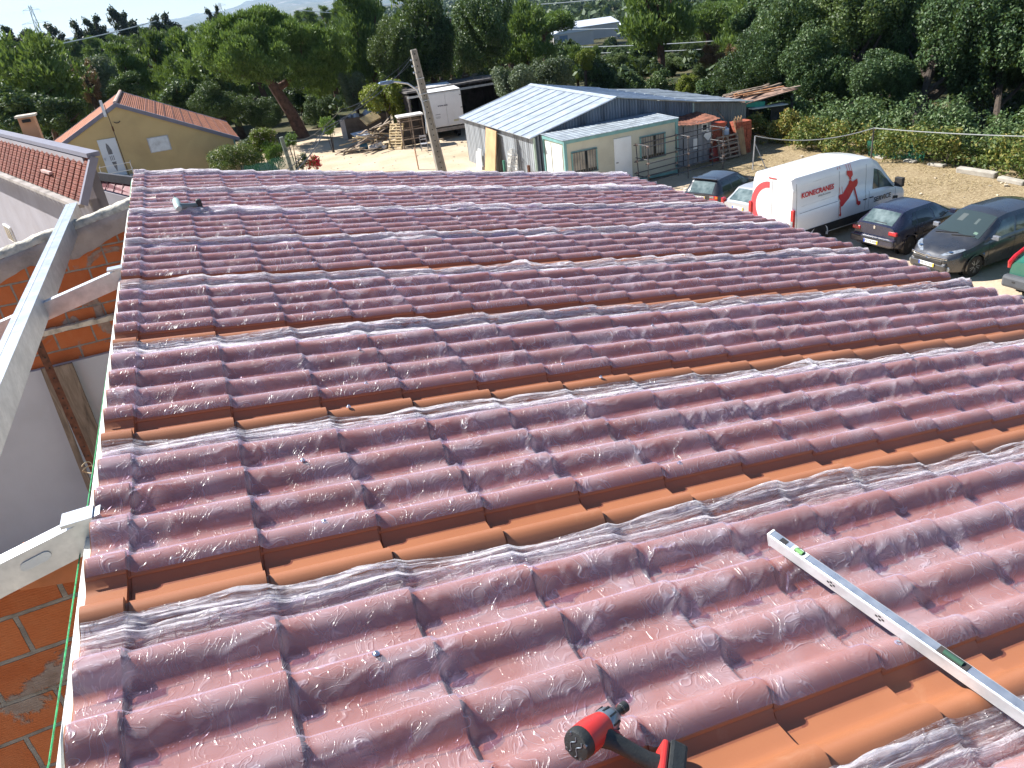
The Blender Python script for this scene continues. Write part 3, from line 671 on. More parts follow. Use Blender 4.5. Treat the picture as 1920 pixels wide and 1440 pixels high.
b = MB(); b.box((cx0 + 3.02, cy0 + .03, 1.22), (.92, .05, 2.03)); d = W(b.build('door', WPANEL, cab, bevel=.006), cab)
b = MB(); b.box((cx0 + 2.68, cy0 - .02, 1.15), (.11, .03, .03)); b.build('handle', BLACK, d)

# rusty-roofed closet between cabin and lean-to
XL0, XL1, YL0 = 21.75, 24.0, 32.9
clo = thing('tin_closet', 'narrow grey tin closet with a sagging rust-red roof right of the cream cabin', 'shed', (XL0, YL0, 0))
CLM = corrug('grey_sheet', (0.27, 0.28, 0.30), 0.3, 0.6, 0.2, 0, 0.7, True, 0.4)
b = MB(); b.box(((XL0 + XL1) / 2, YL0 + .8, 1.02), (XL1 - XL0, 1.6, 2.04)); W(b.build('closet_wall', CLM, clo), clo)
b = MB(); b.box((XL0 + .62, YL0 - .012, 1.0), (.03, .02, 1.9)); b.box((XL0 + 1.45, YL0 - .012, 1.0), (.03, .02, 1.9)); W(b.build('door_edges', BLACK, clo), clo)
RUSTR = mat('rusted_roof', (0.22, 0.085, 0.05), 0.9, 0.1, 0.35, 4, 0.7, 20)
n, m = 34, 20; V = []
for k in range(n):
    for j in range(m):
        x = XL0 - .25 + (XL1 - XL0 + .55) * k / (n - 1); y = YL0 - .35 + 2.0 * j / (m - 1)
        V.append((x, y, 2.10 + .10 * (y - YL0) / 2 + .05 * math.sin(x * 2.1) + .018 * math.sin(x * 30) - .05 * float(vn(x * 2, y * 1.5, 3)) * (j < 4)))
W(mesh_obj('closet_roof', V, [tuple(f) for f in grid_faces(n, m)], RUSTR, clo, True), clo)
b = MB(); b.box((XL1 - .40, YL0 - .02, 1.72), (.34, .03, .36)); wv = W(b.build('vent_frame', WHITE, clo), clo)
b = MB(); b.box((XL1 - .40, YL0 - .04, 1.72), (.22, .012, .24)); b.build('grille', BLACK, wv)
b = MB(); b.box((XL1 - .95, YL0 - .02, 1.02), (.24, .03, .5)); W(b.build('meter_box', WHITE, clo), clo)
b = MB(); b.box((XL1 - .22, YL0 - .05, 1.32), (.38, .02, .38), rot=Matrix.Rotation(R(45), 3, 'Y')); tag(b.build('diamond_sign', WHITE), 'blank white diamond-shaped sign hung on the grey tin closet', 'sign')

# dark lean-to with the box body of a lorry under it
sh = thing('dark_lean_to', 'dark open lean-to with a debris-strewn roof over the white box body', 'lean-to', (15.0, 54, 0))
DARKB = mat('dark_boards', (0.07, 0.06, 0.055), 0.9, 0, 0.3, 3, 0.5)
lp = [at_y(777, 192, 54.5), at_y(912, 170, 54.5)]
zt = lp[0][2]
b = MB(); b.box((18.6, 57.2, 3.05), (7.8, 5.6, 0.12), rot=Matrix.Rotation(R(-3), 3, 'X')); W(b.build('lean_to_roof', mat('roofing_felt', (.10, .09, .085), .95, 0, .4, 2, .8, 12), sh), sh)
rr = random.Random(9)
b = MB()
for k in range(70):
    b.box((14.9 + rr.random() * 7.3, 54.6 + rr.random() * 5, 3.12 + rr.random() * .08), (.1 + rr.random() * .6, .05 + rr.random() * .2, .03 + .05 * rr.random()), rot=Matrix.Rotation(rr.random() * 3, 3, 'Z'))
tag(W(b.build('roof_debris', OLDWOOD, sh), sh), None, None, None, 'stuff')
b = MB(); b.box((18.6, 59.9, 1.5), (7.6, .1, 3.0)); b.box((14.85, 57.2, 1.5), (.08, 5.2, 3.0)); b.box((22.3, 57.2, 1.5), (.08, 5.2, 3.0)); W(b.build('lean_to_wall', DARKB, sh), sh)
b = MB(); b.bar((14.7, 54.38, 2.88), (22.4, 54.38, 2.88), .08, .14); W(b.build('front_beam', mat('grey_timber', (.36, .36, .35), .8, 0, .2, 4), sh), sh)
for x in (14.8, 22.2):
    b = MB(); b.box((x, 54.45, 1.42), (.12, .12, 2.84)); W(b.build('post', DARKB, sh), sh)

trk = thing('box_trailer', 'white lorry box body with rear doors parked nose-in under the dark lean-to', 'trailer', (15.55, 52.6, 0), rz=R(-9))
b = MB(); b.box((1.15, 2.6, 2.05), (2.3, 5.2, 2.3)); b.build('box_body', mat('box_white', (.78, .78, .77), .45, 0, .05, 1, .03, dirt=.12), trk, bevel=.03)
b = MB()
for s_ in (0, 1): b.box((.62 + s_ * 1.09, -.02, 2.02), (1.05, .04, 2.1))
b.build('rear_doors', mat('box_door_white', (.70, .71, .72), .4, 0, .04, 1, .03, dirt=.15), trk, bevel=.01)
b = MB()
for z in (1.2, 2.0, 2.8):
    for x in (.07, 2.22): b.box((x, -.05, z), (.12, .03, .05))
b.box((1.15, -.03, 3.16), (2.3, .05, .07)); b.build('door_hinges', mat('grey_fitting', (.2, .2, .21), .5), trk)
b = MB(); b.box((1.15, .0, .72), (2.25, .12, .22)); b.build('rear_bumper', mat('muddy_grey', (.30, .26, .22), .8, 0, .2, 4), trk)
b = MB(); b.box((1.75, -.055, 1.22), (.34, .012, .12)); b.build('number_plate', mat('dim_plate', (.45, .42, .28), .5), trk)
for x in (.35, 1.95):
    for y in (1.0, 2.1):
        b = MB(); b.lathe((x, y, .42), [(.2, -.12), (.40, -.12), (.42, -.08), (.42, .08), (.40, .12), (.2, .12)], 20, 'x'); b.build('wheel', BLACK, trk)
def text_mesh(body, size, name, matl, parent, M4, extrude=0.0015, spacing=1.0, sx=1.0, bold=0):
    cu = bpy.data.curves.new(name + '_src', 'FONT'); cu.body = body; cu.size = size; cu.extrude = extrude; cu.offset = bold
    cu.align_x = 'CENTER'; cu.align_y = 'CENTER'; cu.space_character = spacing; cu.resolution_u = 3
    o = bpy.data.objects.new('tmp_text', cu); COL.objects.link(o); dg = bpy.context.evaluated_depsgraph_get(); dg.update()
    me = bpy.data.meshes.new_from_object(o.evaluated_get(dg)); bpy.data.objects.remove(o); bpy.data.curves.remove(cu)
    me.name = name; me.materials.clear(); me.materials.append(matl)
    o = bpy.data.objects.new(name, me); COL.objects.link(o); o.parent = parent
    o.matrix_local = M4 @ Matrix.Diagonal((sx, 1, 1, 1)); return o
INK = mat('dark_lettering', (.02, .025, .06), .5)
MV = Matrix.Rotation(PI / 2, 4, 'X')           # lettering on a face looking to -y
text_mesh('www.aut', .17, 'lettering', INK, trk, Matrix.Translation((.95, -.048, 2.28)) @ MV, .002, 1.0, 1.1, .004)
b = MB()
for (x, z, w_) in ((.55, 1.74, .34), (.55, 1.60, .30), (.55, 1.55, .34), (.55, 1.50, .26)): b.box((x, -.046, z), (w_, .004, .028 if z > 1.7 else .012))
b.build('small_print', INK, trk)
# ------------------------------------------------------------------ houses on the left
def tilestripe(name, col, ax_rib, rib, amp=0.6):
    t = NT(name); v = t.coord('UV'); sp = t.n('SeparateXYZ'); t.set(sp.inputs[0], v)
    s_ = t.math('SINE', t.math('MULTIPLY', sp.outputs[1], 2 * PI / rib)); g = t.ramp(s_, [(0.0, 0.0), (0.55, 1.0)])
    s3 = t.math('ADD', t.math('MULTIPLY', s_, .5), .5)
    vo = t.coord('Object'); c = t.ramp(t.noise(vo, 2.2, 6, .65), [(0.3, tuple(x * .6 for x in col)), (0.5, col), (0.75, tuple(min(1, x * 1.3) for x in col))])
    c = t.mix(t.ramp(t.noise(vo, 9, 4, .7), [(0.5, 0.0), (0.8, 0.5)]), c, (.42, .27, .19))
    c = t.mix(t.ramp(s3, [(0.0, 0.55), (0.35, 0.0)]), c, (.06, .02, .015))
    p = t.bsdf(Base_Color=c, Roughness=0.8); p.inputs['Specular IOR Level'].default_value = .2
    t.set(p.inputs['Normal'], t.bump(s3, amp, rib * .3)); return t.m
TILER = tilestripe('old_clay_tiles', (0.165, 0.045, 0.029), 1, 0.09)
TILEY = tilestripe('clay_roof_tiles', (0.36, 0.14, 0.078), 1, 0.10)
def tiled_slope(name, E0, E1, G0, G1, parent, matl, seam, seam_w=0.05, seam_d=0.05, rows=20):
    """slope between eave E0-E1 and ridge G0-G1, as long tile strips with open channels between them"""
    E0, E1, G0, G1 = map(Vector, (E0, E1, G0, G1)); L = (E1 - E0).length; n = max(2, round(L / seam)); H = (G0 - E0).length
    nr = (E1 - E0).cross(G0 - E0).normalized(); nr = nr if nr.z > 0 else -nr
    V, Fc, UVs, mi = [], [], [], []
    for k in range(n):
        f0, f1 = k / n, (k + 1) / n; g = seam_w / L
        prof = [(f0, -seam_d), (f0 + g * .5, -seam_d), (f0 + g, 0), ((f0 + f1) / 2, .018), (f1 - g * .3, 0), (f1, -seam_d * .6)]
        b = len(V)
        for f, h in prof:
            for r in range(rows + 1):
                q = r / rows; p = E0.lerp(E1, f).lerp(G0.lerp(G1, f), q) + nr * (h + (.022 if rows > 50 else .012) * ((r * 1.0) % 2)); V.append(tuple(p)); UVs.append((f * L, q * H))
        for i in range(len(prof) - 1):
            for r in range(rows):
                a = b + i * (rows + 1) + r; Fc.append((a, a + rows + 1, a + rows + 2, a + 1)); mi.append(1 if i == 0 else 0)
    o = mesh_obj(name, V, Fc, None, None, False, mats=[matl, DKCH], mi=mi)
    uv = o.data.uv_layers.new(name='UVMap'); li = np.zeros(len(o.data.loops), dtype=np.int32); o.data.loops.foreach_get('vertex_index', li)
    uv.data.foreach_set('uv', np.array(UVs, dtype=np.float32)[li].ravel()); o.parent = parent
    return W(o, parent)
DKCH = mat('dark_tile_channel', (0.10, 0.028, 0.022), .9, 0, .2, 5)
YELLOW = mat('ochre_render', (0.50, 0.385, 0.19), 0.9, 0, 0.05, 0.7, 0.15, 25, dirt=0.22)
GREYT = mat('lilac_grey_fascia', (0.17, 0.17, 0.215), .7, 0, .06, 2, .1)
yh = thing('yellow_house', 'ochre gable-ended house with white door, shuttered window and clay tile roof', 'house', (-3, 50, 0))
yG = 50.0; dp = 9.0
A = at_y(218, 201, yG); Lf = at_y(110, 279, yG); Rt = at_y(437, 259, yG)
sl = .485; ax, az = A[0], A[2]; xr = Rt[0]; xl = ax - (xr - ax) * 1.0
zr_, zl_ = az - sl * (xr - ax), az - sl * (ax - xl)
b = MB(); b.prism([(xl, 0), (xr, 0), (xr, zr_), (ax, az), (xl, zl_)], yG, yG + .25, 'y'); b.box((xr - .125, yG + dp / 2, zr_ / 2), (.25, dp - .5, zr_)); b.box((xl + .125, yG + dp / 2, zl_ / 2), (.25, dp - .5, zl_)); b.prism([(xl, 0), (xr, 0), (xr, zr_), (ax, az), (xl, zl_)], yG + dp - .25, yG + dp, 'y')
W(b.build('wall', YELLOW, yh), yh)
ov = .28
rf = tiled_slope('roof', (xr + .35, yG - .02, zr_ + .16 - .35 * sl), (xr + .35, yG + dp + .1, zr_ + .16 - .35 * sl), (ax, yG - .02, az + .16), (ax, yG + dp + .1, az + .16), yh, TILEY, .45 * 20, .01, .01)
# right slope carries strips that run down the slope
bpy.data.objects.remove(rf)
rf = tiled_slope('roof', (xr + .35, yG + .16, zr_ + .2 - .35 * sl), (xr + .35, yG + dp, zr_ + .2 - .35 * sl), (ax + .12, yG + .16, az + .15), (ax + .12, yG + dp, az + .15), yh, TILEY, .8, .07, .06)
# strips seen from the gable side also step along the slope: deep dark joints
jb = MB()
for k in range(1, 13):
    q = k / 13; x = ax + (xr + .35 - ax) * q; z = az + .17 - (az - zr_ + .35 * sl) * q
    jb.box((x, yG + dp / 2 + .1, z + .035), (.05, dp - .3, .05), rot=Matrix.Rotation(math.atan(sl), 3, 'Y'))
W(jb.build('tile_joints', DKCH, yh), yh)
lf = tiled_slope('roof', (xl - .35, yG + dp, zl_ + .2 - .35 * sl), (xl - .35, yG + .16, zl_ + .2 - .35 * sl), (ax - .12, yG + dp, az + .15), (ax - .12, yG + .16, az + .15), yh, TILEY, .8, .07, .06)
for yy in (yG - .06, yG + dp - .02):
    for sgn, xe_, ze_ in ((1, xr + .36, zr_ - .36 * sl), (-1, xl - .36, zl_ - .36 * sl)):
        b = MB(); b.prism([(ax, az + .02), (ax, az + .24), (xe_, ze_ + .24), (xe_, ze_ + .02)], yy - .07, yy + .12, 'y'); W(b.build('verge_board', GREYT, yh), yh)
b = MB(); b.tube([(ax, yG + .1, az + .22), (ax, yG + dp, az + .22)], .11, 8); W(b.build('ridge_tiles', mat('pale_ridge_tile', (.50, .36, .30), .8, 0, .15, 3), yh), yh)
def gp(px, py): q = at_y(px, py, yG); return q[0], q[2]
dx0, dz0 = gp(207, 332); dz1 = gp(178, 264)[1]; dx = (dx0 + gp(178, 264)[0]) / 2 + .05
dw_, dh_ = .95, 2.05; dzb = dz1 - dh_; dxc = dx + .45
b = MB(); b.box((dxc, yG - .02, dzb + dh_ / 2), (dw_, .07, dh_)); door = W(b.build('door', mat('white_door', (.62, .68, .74), .35, 0, .03, 1, .02), yh, bevel=.008), yh)
DG = mat('door_glass_grey', (.18, .19, .21), .25)
b = MB(); yf = yG - .062; bz = dzb
b.prism([(dxc - .13, bz + 1.22), (dxc + .10, bz + 1.22), (dxc + .10, bz + 1.45), (dxc + .02, bz + 1.72), (dxc - .08, bz + 1.85), (dxc - .13, bz + 1.6)], yf, yf + .01, 'y')
b.prism([(dxc - .10, bz + .80), (dxc + .14, bz + .80), (dxc + .10, bz + .5), (dxc + .04, bz + .25), (dxc - .04, bz + .5)], yf, yf + .01, 'y')
for k in range(3): b.box((dxc - .09 + k * .09, yf, bz + 1.01), (.035, .012, .26))
b.build('door_light', DG, door)
b = MB(); b.box((dxc - .38, yG - .085, bz + 1.0), (.03, .05, .14)); b.build('handle', STEEL, door)
b = MB()
for x in (dxc - .75, dxc + .85): b.bar((x, yG - .75, bz + .02), (x, yG - .75, bz + .72), .035)
for z in (.32, .72): b.bar((dxc - .75, yG - .75, bz + z), (dxc + .85, yG - .75, bz + z), .03); b.bar((dxc - .75, yG - .75, bz + z), (dxc - .75, yG - .06, bz + z), .03); b.bar((dxc + .85, yG - .75, bz + z), (dxc + .85, yG - .06, bz + z), .03)
W(b.build('railing', WHITE, yh), yh)
b = MB(); b.box((dxc + .05, yG - .42, bz - .08), (1.8, .84, .12)); W(b.build('balcony', mat('pale_concrete', (.55, .54, .50), .85, 0, .1, 2), yh), yh)
wx0, wz1 = gp(279, 257); wx1, wz0 = gp(318, 281)
b = MB(); b.box(((wx0 + wx1) / 2, yG - .015, (wz0 + wz1) / 2 - .02), (1.15, .07, .82)); wi = W(b.build('window', mat('grey_frame', (.42, .44, .47), .5), yh), yh)
b = MB()
for k in range(12): b.box(((wx0 + wx1) / 2, yG - .055, (wz0 + wz1) / 2 - .36 + k * .062), (1.03, .02, .056))
b.build('shutter', mat('shutter_white', (.62, .67, .70), .5), wi)
vx, vz = gp(219, 227)
b = MB(); b.tube([(vx - .16 + .16 * (1 + math.cos(a)), yG - .03, vz - .1 * math.sin(a)) for a in np.linspace(0.2, PI - .2, 8)], .022, 5); W(b.build('wall_hook', DARKB, yh), yh)
b = MB(); b.tube([(xr + .02, yG - .05, zr_), (xr + .02, yG - .05, .3)], .045, 8); W(b.build('downpipe', mat('teal_pipe', (.10, .22, .22), .5), yh), yh)
# aerial mast in front of the gable
m0, m1 = at_y(195, 196, yG - .5), at_y(240, 320, yG - .5)
b = MB(); mm = thing('aerial_mast', 'thin dark aerial mast standing in front of the ochre gable wall', 'mast', (m1[0], yG - .5, 0))
m1z = m1[2] - 3
b.tube([(m1[0], yG - .5, 0), ((m0[0] + m1[0]) / 2, yG - .5, (m0[2] + m1[2]) / 2), (m0[0], yG - .5, m0[2])], [.025, .022, .018], 6)
W(b.build('mast_tube', mat('dark_pole', (.08, .06, .05), .7), mm), mm)
b = MB(); b.box((m0[0] - .12, yG - .5, m0[2] - .2), (.14, .09, .85)); W(b.build('antenna_box', mat('antenna_grey', (.66, .70, .74), .4), mm), mm)
b = MB(); q = at_y(213, 245, yG - .5); b.box((q[0], yG - .5, q[2] + .1), (.08, .08, .25)); W(b.build('mast_joint', RUST, mm), mm)

# nearer house with ribbed red roof, set from its ridge and eave
lh = thing('red_roofed_house', 'grey rendered house with a ribbed red tile roof at the left edge', 'house', (-8, 34, 0))
zr2, ze2 = CAMZ - 2.9, CAMZ - 3.8
G1_, G0_ = at_z(172, 289, zr2), at_z(0, 249, zr2); E1_, E0_ = at_z(152, 378, ze2), at_z(0, 348, ze2)
dirr = Vector((G0_ - G1_)).normalized(); dirr.z = 0; dirr.normalize()
G1_, E1_ = Vector(G1_), Vector(E1_); perp = Vector((-dirr.y, dirr.x, 0)); perp = perp if perp.dot(E1_ - G1_) > 0 else -perp
dd = (E1_ - G1_).dot(perp); best = min(np.linspace(.5, 5, 400), key=lambda s: abs((Vector(at_z(152, 379, zr2 - s)) - G1_).dot(dirr))); ze2 = zr2 - best; E1_ = Vector(at_z(152, 379, ze2)); dd = (E1_ - G1_).dot(perp); E1_ = G1_ + perp * dd; E1_.z = ze2; Lh = 22.0
G0_ = G1_ + dirr * Lh; E0_ = E1_ + dirr * Lh
print('left house', G1_, E1_, 'slope', (zr2 - ze2) / dd, dirr)
LH_W = Lh
# strips: seams run down the slope, fine ribs lie along the ridge direction
tiled_slope('roof', E1_, E0_, G1_, G0_, lh, TILER, .60, .11, .09, 48)
H1_ = G1_ - perp * .1
b = MB(); b.bar(G1_ - dirr * .15 + Vector((0, 0, .0)), G0_ + Vector((0, 0, .0)), .34, .12); W(b.build('ridge_cap', GREYT, lh), lh)
b = MB(); b.bar(E1_ - dirr * .05 + perp * .08 - Vector((0, 0, .09)), E0_ + perp * .08 - Vector((0, 0, .09)), .22, .10); W(b.build('eave_band', mat('stained_cornice', (.30, .27, .25), .9, 0, .2, 2), lh), lh)
GREYW = mat('mauve_grey_render', (0.30, 0.285, 0.315), 0.9, 0, 0.07, 0.5, 0.2, 20, dirt=0.3)
inn = perp * -.35
def wallbox(b, P, Q, z0, z1, th):
    P, Q = Vector(P), Vector(Q); d = (Q - P); d.z = 0; n_ = Vector((-d.y, d.x, 0)).normalized() * th
    vs = [(p.x, p.y, z) for z in (z0, z1) for p in (P, Q, Q + n_, P + n_)]
    b.add(vs, [(0, 1, 2, 3), (4, 7, 6, 5), (0, 4, 5, 1), (1, 5, 6, 2), (2, 6, 7, 3), (3, 7, 4, 0)])
b = MB(); wallbox(b, E1_ + inn + dirr * .5, E0_ + inn, 0, ze2 - .08, -.25 if True else .25)
wallbox(b, H1_ + dirr * .5, G0_ - perp * .1, 0, zr2 - .1, .25)
Pg = [E1_ + inn + dirr * .5, G1_ + dirr * .5, H1_ + dirr * .5]
vs = [(p.x, p.y, z) for p, z in ((Pg[0], 0), (Pg[2], 0), (Pg[2], zr2 - .12), (Pg[1], zr2 - .12), (Pg[0], ze2))]
vs += [(x + dirr.x * .25, y + dirr.y * .25, z) for x, y, z in vs]; b.add(vs, [(0, 1, 2, 3, 4), (9, 8, 7, 6, 5)] + [(i, i + 5, (i + 1) % 5 + 5, (i + 1) % 5) for i in range(5)])
W(b.build('wall', GREYW, lh), lh)
b = MB(); b.bar(G1_ + Vector((0, 0, -.06)) - dirr * .12, E1_ + Vector((0, 0, -.06)) - dirr * .12, .16, .2, up=(0, 0, 1)); W(b.build('verge_board', GREYT, lh), lh)
# two roof vents
for (px, py, w_) in ((106, 289, 1.05), (87, 322, 1.05)):
    f = at_z(px, py, zr2 - .35 if py < 300 else zr2 - .68); b = MB(); b.bar(Vector(f) - dirr * .5, Vector(f) + dirr * .5, .10, .07); W(b.build('roof_vent', mat('vent_pink', (.50, .33, .30), .6), lh), lh)
# window in the grey wall
d_ = ray(20, 437); P_ = E1_ + inn; nn_ = Vector((perp.x, perp.y, 0)); tt = (P_.x * nn_.x + P_.y * nn_.y) / (d_[0] * nn_.x + d_[1] * nn_.y); wc_ = Vector(d_ * tt) + Vector((0, 0, CAMZ))
rzw = math.atan2(dirr.y, dirr.x)
b = MB(); b.box(wc_ + nn_ * .03, (1.3, .09, .72), rz=rzw); win = W(b.build('window', WHITE, lh), lh)
b = MB()
for k in (-1, 0, 1): b.box(wc_ + nn_ * .082 + dirr * .41 * k, (.34, .02, .58), rz=rzw)
b.build('panes', DGLASS, win)
# chimney behind it
chz = CAMZ - 3.3; cq = at_y(78, 292, 33.0); ct = at_y(60, 218, 33.0)
ch = thing('chimney', 'tall salmon-orange chimney rising behind the red tile roof', 'chimney', (cq[0], 33.0, 0))
b = MB(); b.box((cq[0] - .05, 33.3, (ct[2]) / 2), (.52, .5, ct[2])); W(b.build('chimney_stack', mat('salmon_render', (.56, .29, .16), .9, 0, .05, 1), ch), ch)
b = MB(); b.box((cq[0] - .05, 33.3, ct[2] + .03), (.66, .62, .07)); W(b.build('chimney_cap', mat('pale_cap', (.60, .52, .42), .9), ch), ch)
b = MB(); b.box((cq[0] - .05, 33.0, ct[2] - .12), (.26, .12, .10)); W(b.build('flue_slot', BLACK, ch), ch)
# small dark maroon roof between the houses
MAR = mat('maroon_sheet', (0.16, 0.045, 0.055), .7, 0, .15, 2, .2)
ml = thing('maroon_lean_to', 'low maroon-roofed lean-to in the gap between the grey and the ochre houses', 'lean-to', (-3.5, 33, 0))
zt = CAMZ - 5.9; c0, c1, c2, c3 = at_z(183, 352, zt - .35), at_z(262, 372, zt - .35), at_z(262, 348, zt), at_z(190, 338, zt)
b = MB(); ribbed_panel(b, c0, c1, c2, c3, 5, .03, .03, .06); W(b.build('roof_sheet', MAR, ml), ml)
b = MB(); pts = [Vector(c0), Vector(c1)]; wallbox(b, c0, c1, 0, zt - .45, .2); W(b.build('front_wall', GREYW, ml), ml)
b = MB(); b.bar(Vector(c3) + Vector((0, 0, .18)), Vector(c2) + Vector((0, 0, .18)), .15, .35); b.bar(Vector(c0) + Vector((0, 0, .1)), Vector(c3) + Vector((0, 0, .1)), .12, .25); W(b.build('dark_gutter', mat('dark_gutter', (.03, .03, .04), .6), ml), ml)

# ------------------------------------------------------------------ yard objects
CONC = mat('weathered_concrete', (0.29, 0.265, 0.225), .9, 0, .15, 3, .6, 25, dirt=.2)
pole = thing('utility_pole', 'tall pierced concrete utility pole leaning slightly, carrying a lamp arm and cables', 'pole', (0, 0, 0))
py_ = 40.0; pb, pt = Vector(at_y(826, 312, py_)), Vector(at_y(775, 93, py_)); dpl = (pt - pb).normalized(); base = pb - dpl * (pb.z / dpl.z)
pole.location = base
b = MB(); h_ = (pt - base).length
def pole_sec(s_): return .50 - .22 * s_, .34 - .12 * s_
x_ = Vector((1, 0, 0)); x_ = (x_ - dpl * x_.dot(dpl)).normalized(); y_a = dpl.cross(x_)
vs = []; N_ = 12
for k in range(N_ + 1):
    s_ = k / N_; wx, wy = pole_sec(s_); c = base + dpl * h_ * s_
    # I-shaped section: flanges left and right, web recessed
    pr = [(-.5, -.5), (-.28, -.5), (-.28, -.30), (.28, -.30), (.28, -.5), (.5, -.5), (.5, .5), (.28, .5), (.28, .30), (-.28, .30), (-.28, .5), (-.5, .5)]
    vs += [c + x_ * p * wx + y_a * q * wy for p, q in pr]
fs = [(12 * k + i, 12 * k + (i + 1) % 12, 12 * k + 12 + (i + 1) % 12, 12 * k + 12 + i) for k in range(N_) for i in range(12)] + [tuple(range(12))[::-1], tuple(12 * N_ + i for i in range(12))]
b.add(vs, fs); W(b.build('pole_shaft', CONC, pole), pole)
b = MB()
for k in range(22):
    s_ = .97 - k * .042; wx, wy = pole_sec(s_); c = base + dpl * h_ * s_ - y_a * (wy * .30 + .004) * (1 if y_a.y > 0 else -1)
    b.lathe(c, [(.035, -.004), (.035, .004)], 8, 'y')
W(b.build('climbing_holes', BLACK, pole), pole)
arm0 = Vector(at_y(797, 205, py_ - .15)); pa = [Vector(at_y(*p, py_ - .2)) for p in ((797, 212), (791, 190), (781, 168), (765, 157), (745, 154), (735, 153))]
b = MB(); b.tube(pa, .045, 8); b.tube([Vector(at_y(800, 250, py_ - .2)), pa[0]], .03, 6); W(b.build('lamp_arm', GALV, pole), pole)
b = MB(); la, lb = Vector(at_y(737, 153, py_ - .2)), Vector(at_y(711, 156, py_ - .2)); dl = (lb - la)
b.prism([(0, -.05), (.2, -.09), (.62, -.08), (.75, -.02), (.7, .04), (.3, .07), (0, .05)], -.13, .13, 'y')
lamp = b.build('lamp_head', mat('lamp_blue_grey', (.12, .18, .30), .4, .3), pole, bevel=.015); lamp.location = la - base; lamp.rotation_euler = (0, math.atan2(-dl.z, dl.x) if dl.x > 0 else PI - math.atan2(-dl.z, -dl.x), 0)
lamp.rotation_euler = (0, 0, PI); lamp.rotation_euler.y = math.atan2(dl.z, -dl.x) * -1
b = MB(); b.box((.45, 0, -.09), (.35, .2, .02)); b.build('lamp_glass', mat('lamp_glass', (.6, .62, .6), .2), lamp)
b = MB()
for s_ in (.80, .69, .64): wx, wy = pole_sec(s_); c = base + dpl * h_ * s_; b.box(c, (wx + .03, wy + .03, .03), rot=Matrix((x_, y_a, dpl)).transposed())
for k in range(3): c = pt - dpl * (.5 + k * .3); b.bar(c, c + Vector((-.28, -.1, .06)), .03); b.lathe(c + Vector((-.28, -.1, .05)), [(.02, -.05), (.045, 0), (.03, .05)], 8)
W(b.build('cable_brackets', GALV, pole), pole)
DARKC = mat('black_cable', (.02, .022, .028), .6)
def cable(pts, r, label, name='overhead_cable', group=None, m=None):
    """pts: (px,py,y) knots joined by sagging spans"""
    P = [Vector(at_y(*p)) for p in pts]; out = []
    for a, c in zip(P[:-1], P[1:]):
        L = (c - a).length
        for k in range(12): s_ = k / 12; out.append(a.lerp(c, s_) - Vector((0, 0, .012 * L * 4 * s_ * (1 - s_))))
    out.append(P[-1]); b = MB(); b.tube(out, r, 5); return tag(b.build(name, m or DARKC), label, 'cable', group)
cable([(770, 110, py_), (610, 240, 20), (530, 340, 11)], .012, 'lower thick black cable dropping from the concrete pole toward the roof corner')
cable([(776, 98, py_), (700, 160, 30), (600, 252, 16.5), (520, 330, 11)], .007, 'thin upper cable running from the pole top down to the left')
cable([(772, 116, py_), (715, 158, 31), (640, 205, 20), (540, 262, 45.8)], .008, 'blue-grey cable beside the lamp arm slanting down to the green-netted fence post')
LINE = mat('power_line', (.55, .58, .58), .5, .2)
cable([(30, 97, 95), (293, 39, 105)], .06, 'single power line crossing the trees at the far left', 'power_line', 'power lines over the wood', LINE)
cable([(556, 19, 150), (960, 33, 150)], .075, 'power line grazing the skyline behind the umbrella pine', 'power_line', 'power lines over the wood', LINE)
cable([(515, 43, 110), (715, 58, 110)], .06, 'power line level with the middle of the umbrella pine crown', 'power_line', 'power lines over the wood', LINE)
cable([(925, 12, 140), (1180, -8, 130)], .075, 'short power line at the top edge right of the lattice pylon', 'power_line', 'power lines over the wood', LINE)
cable([(930, 56, 140), (1500, 32, 110)], .07, 'power line passing just below the white-roofed sheds', 'power_line', 'power lines over the wood', LINE)
cable([(940, 89, 105), (1440, 69, 85)], .06, 'upper of the two power lines above the metal workshop', 'power_line', 'power lines over the wood', LINE)
cable([(985, 99, 105), (1440, 84, 85)], .05, 'lower of the two power lines above the metal workshop', 'power_line', 'power lines over the wood', LINE)
def pylon(px, py_top, dist, h, label, w=5.0, lean=0):
    q = at_y(px, py_top, dist); t = thing('lattice_pylon', label, 'pylon', (q[0], dist, q[2] - h), group='lattice pylons')
    b = MB(); r = .12; n = 9
    def c(s_, sx, sy): ww = (w * (1 - s_) ** 1.3 + .7) / 2; return Vector((sx * ww, sy * ww, h * s_))
    for k in range(n):
        s0, s1 = k / n, (k + 1) / n
        for sx, sy, tx, ty in ((-1, -1, 1, -1), (1, -1, 1, 1), (1, 1, -1, 1), (-1, 1, -1, -1)):
            b.bar(c(s0, sx, sy), c(s1, sx, sy), r); b.bar(c(s0, sx, sy), c(s1, tx, ty), r * .6); b.bar(c(s0, tx, ty), c(s1, sx, sy), r * .6)
    b.build('lattice_tower', LINE, t)
    b = MB()
    for s_, l in ((.96, 2.6), (.85, 4.2), (.74, 3.2)):
        z = h * s_; b.bar((-l, 0, z), (l, 0, z), r * .8); b.bar((-l, 0, z), (0, 0, z + .9), r * .5); b.bar((l, 0, z), (0, 0, z + .9), r * .5)
        for sx in (-1, 1): b.bar((sx * l, 0, z), (sx * l, 0, z - .9), r * .5)
    b.build('cross_arm', LINE, t); return t
pylon(55, 10, 330, 36, 'pale lattice pylon standing clear of the trees at the far left skyline', 6)
pylon(411, 5, 420, 30, 'small dark lattice pylon peeping over the umbrella pine', 4)
pylon(942, -12, 260, 34, 'lattice pylon at the top edge between the great oak and the far woods', 4)

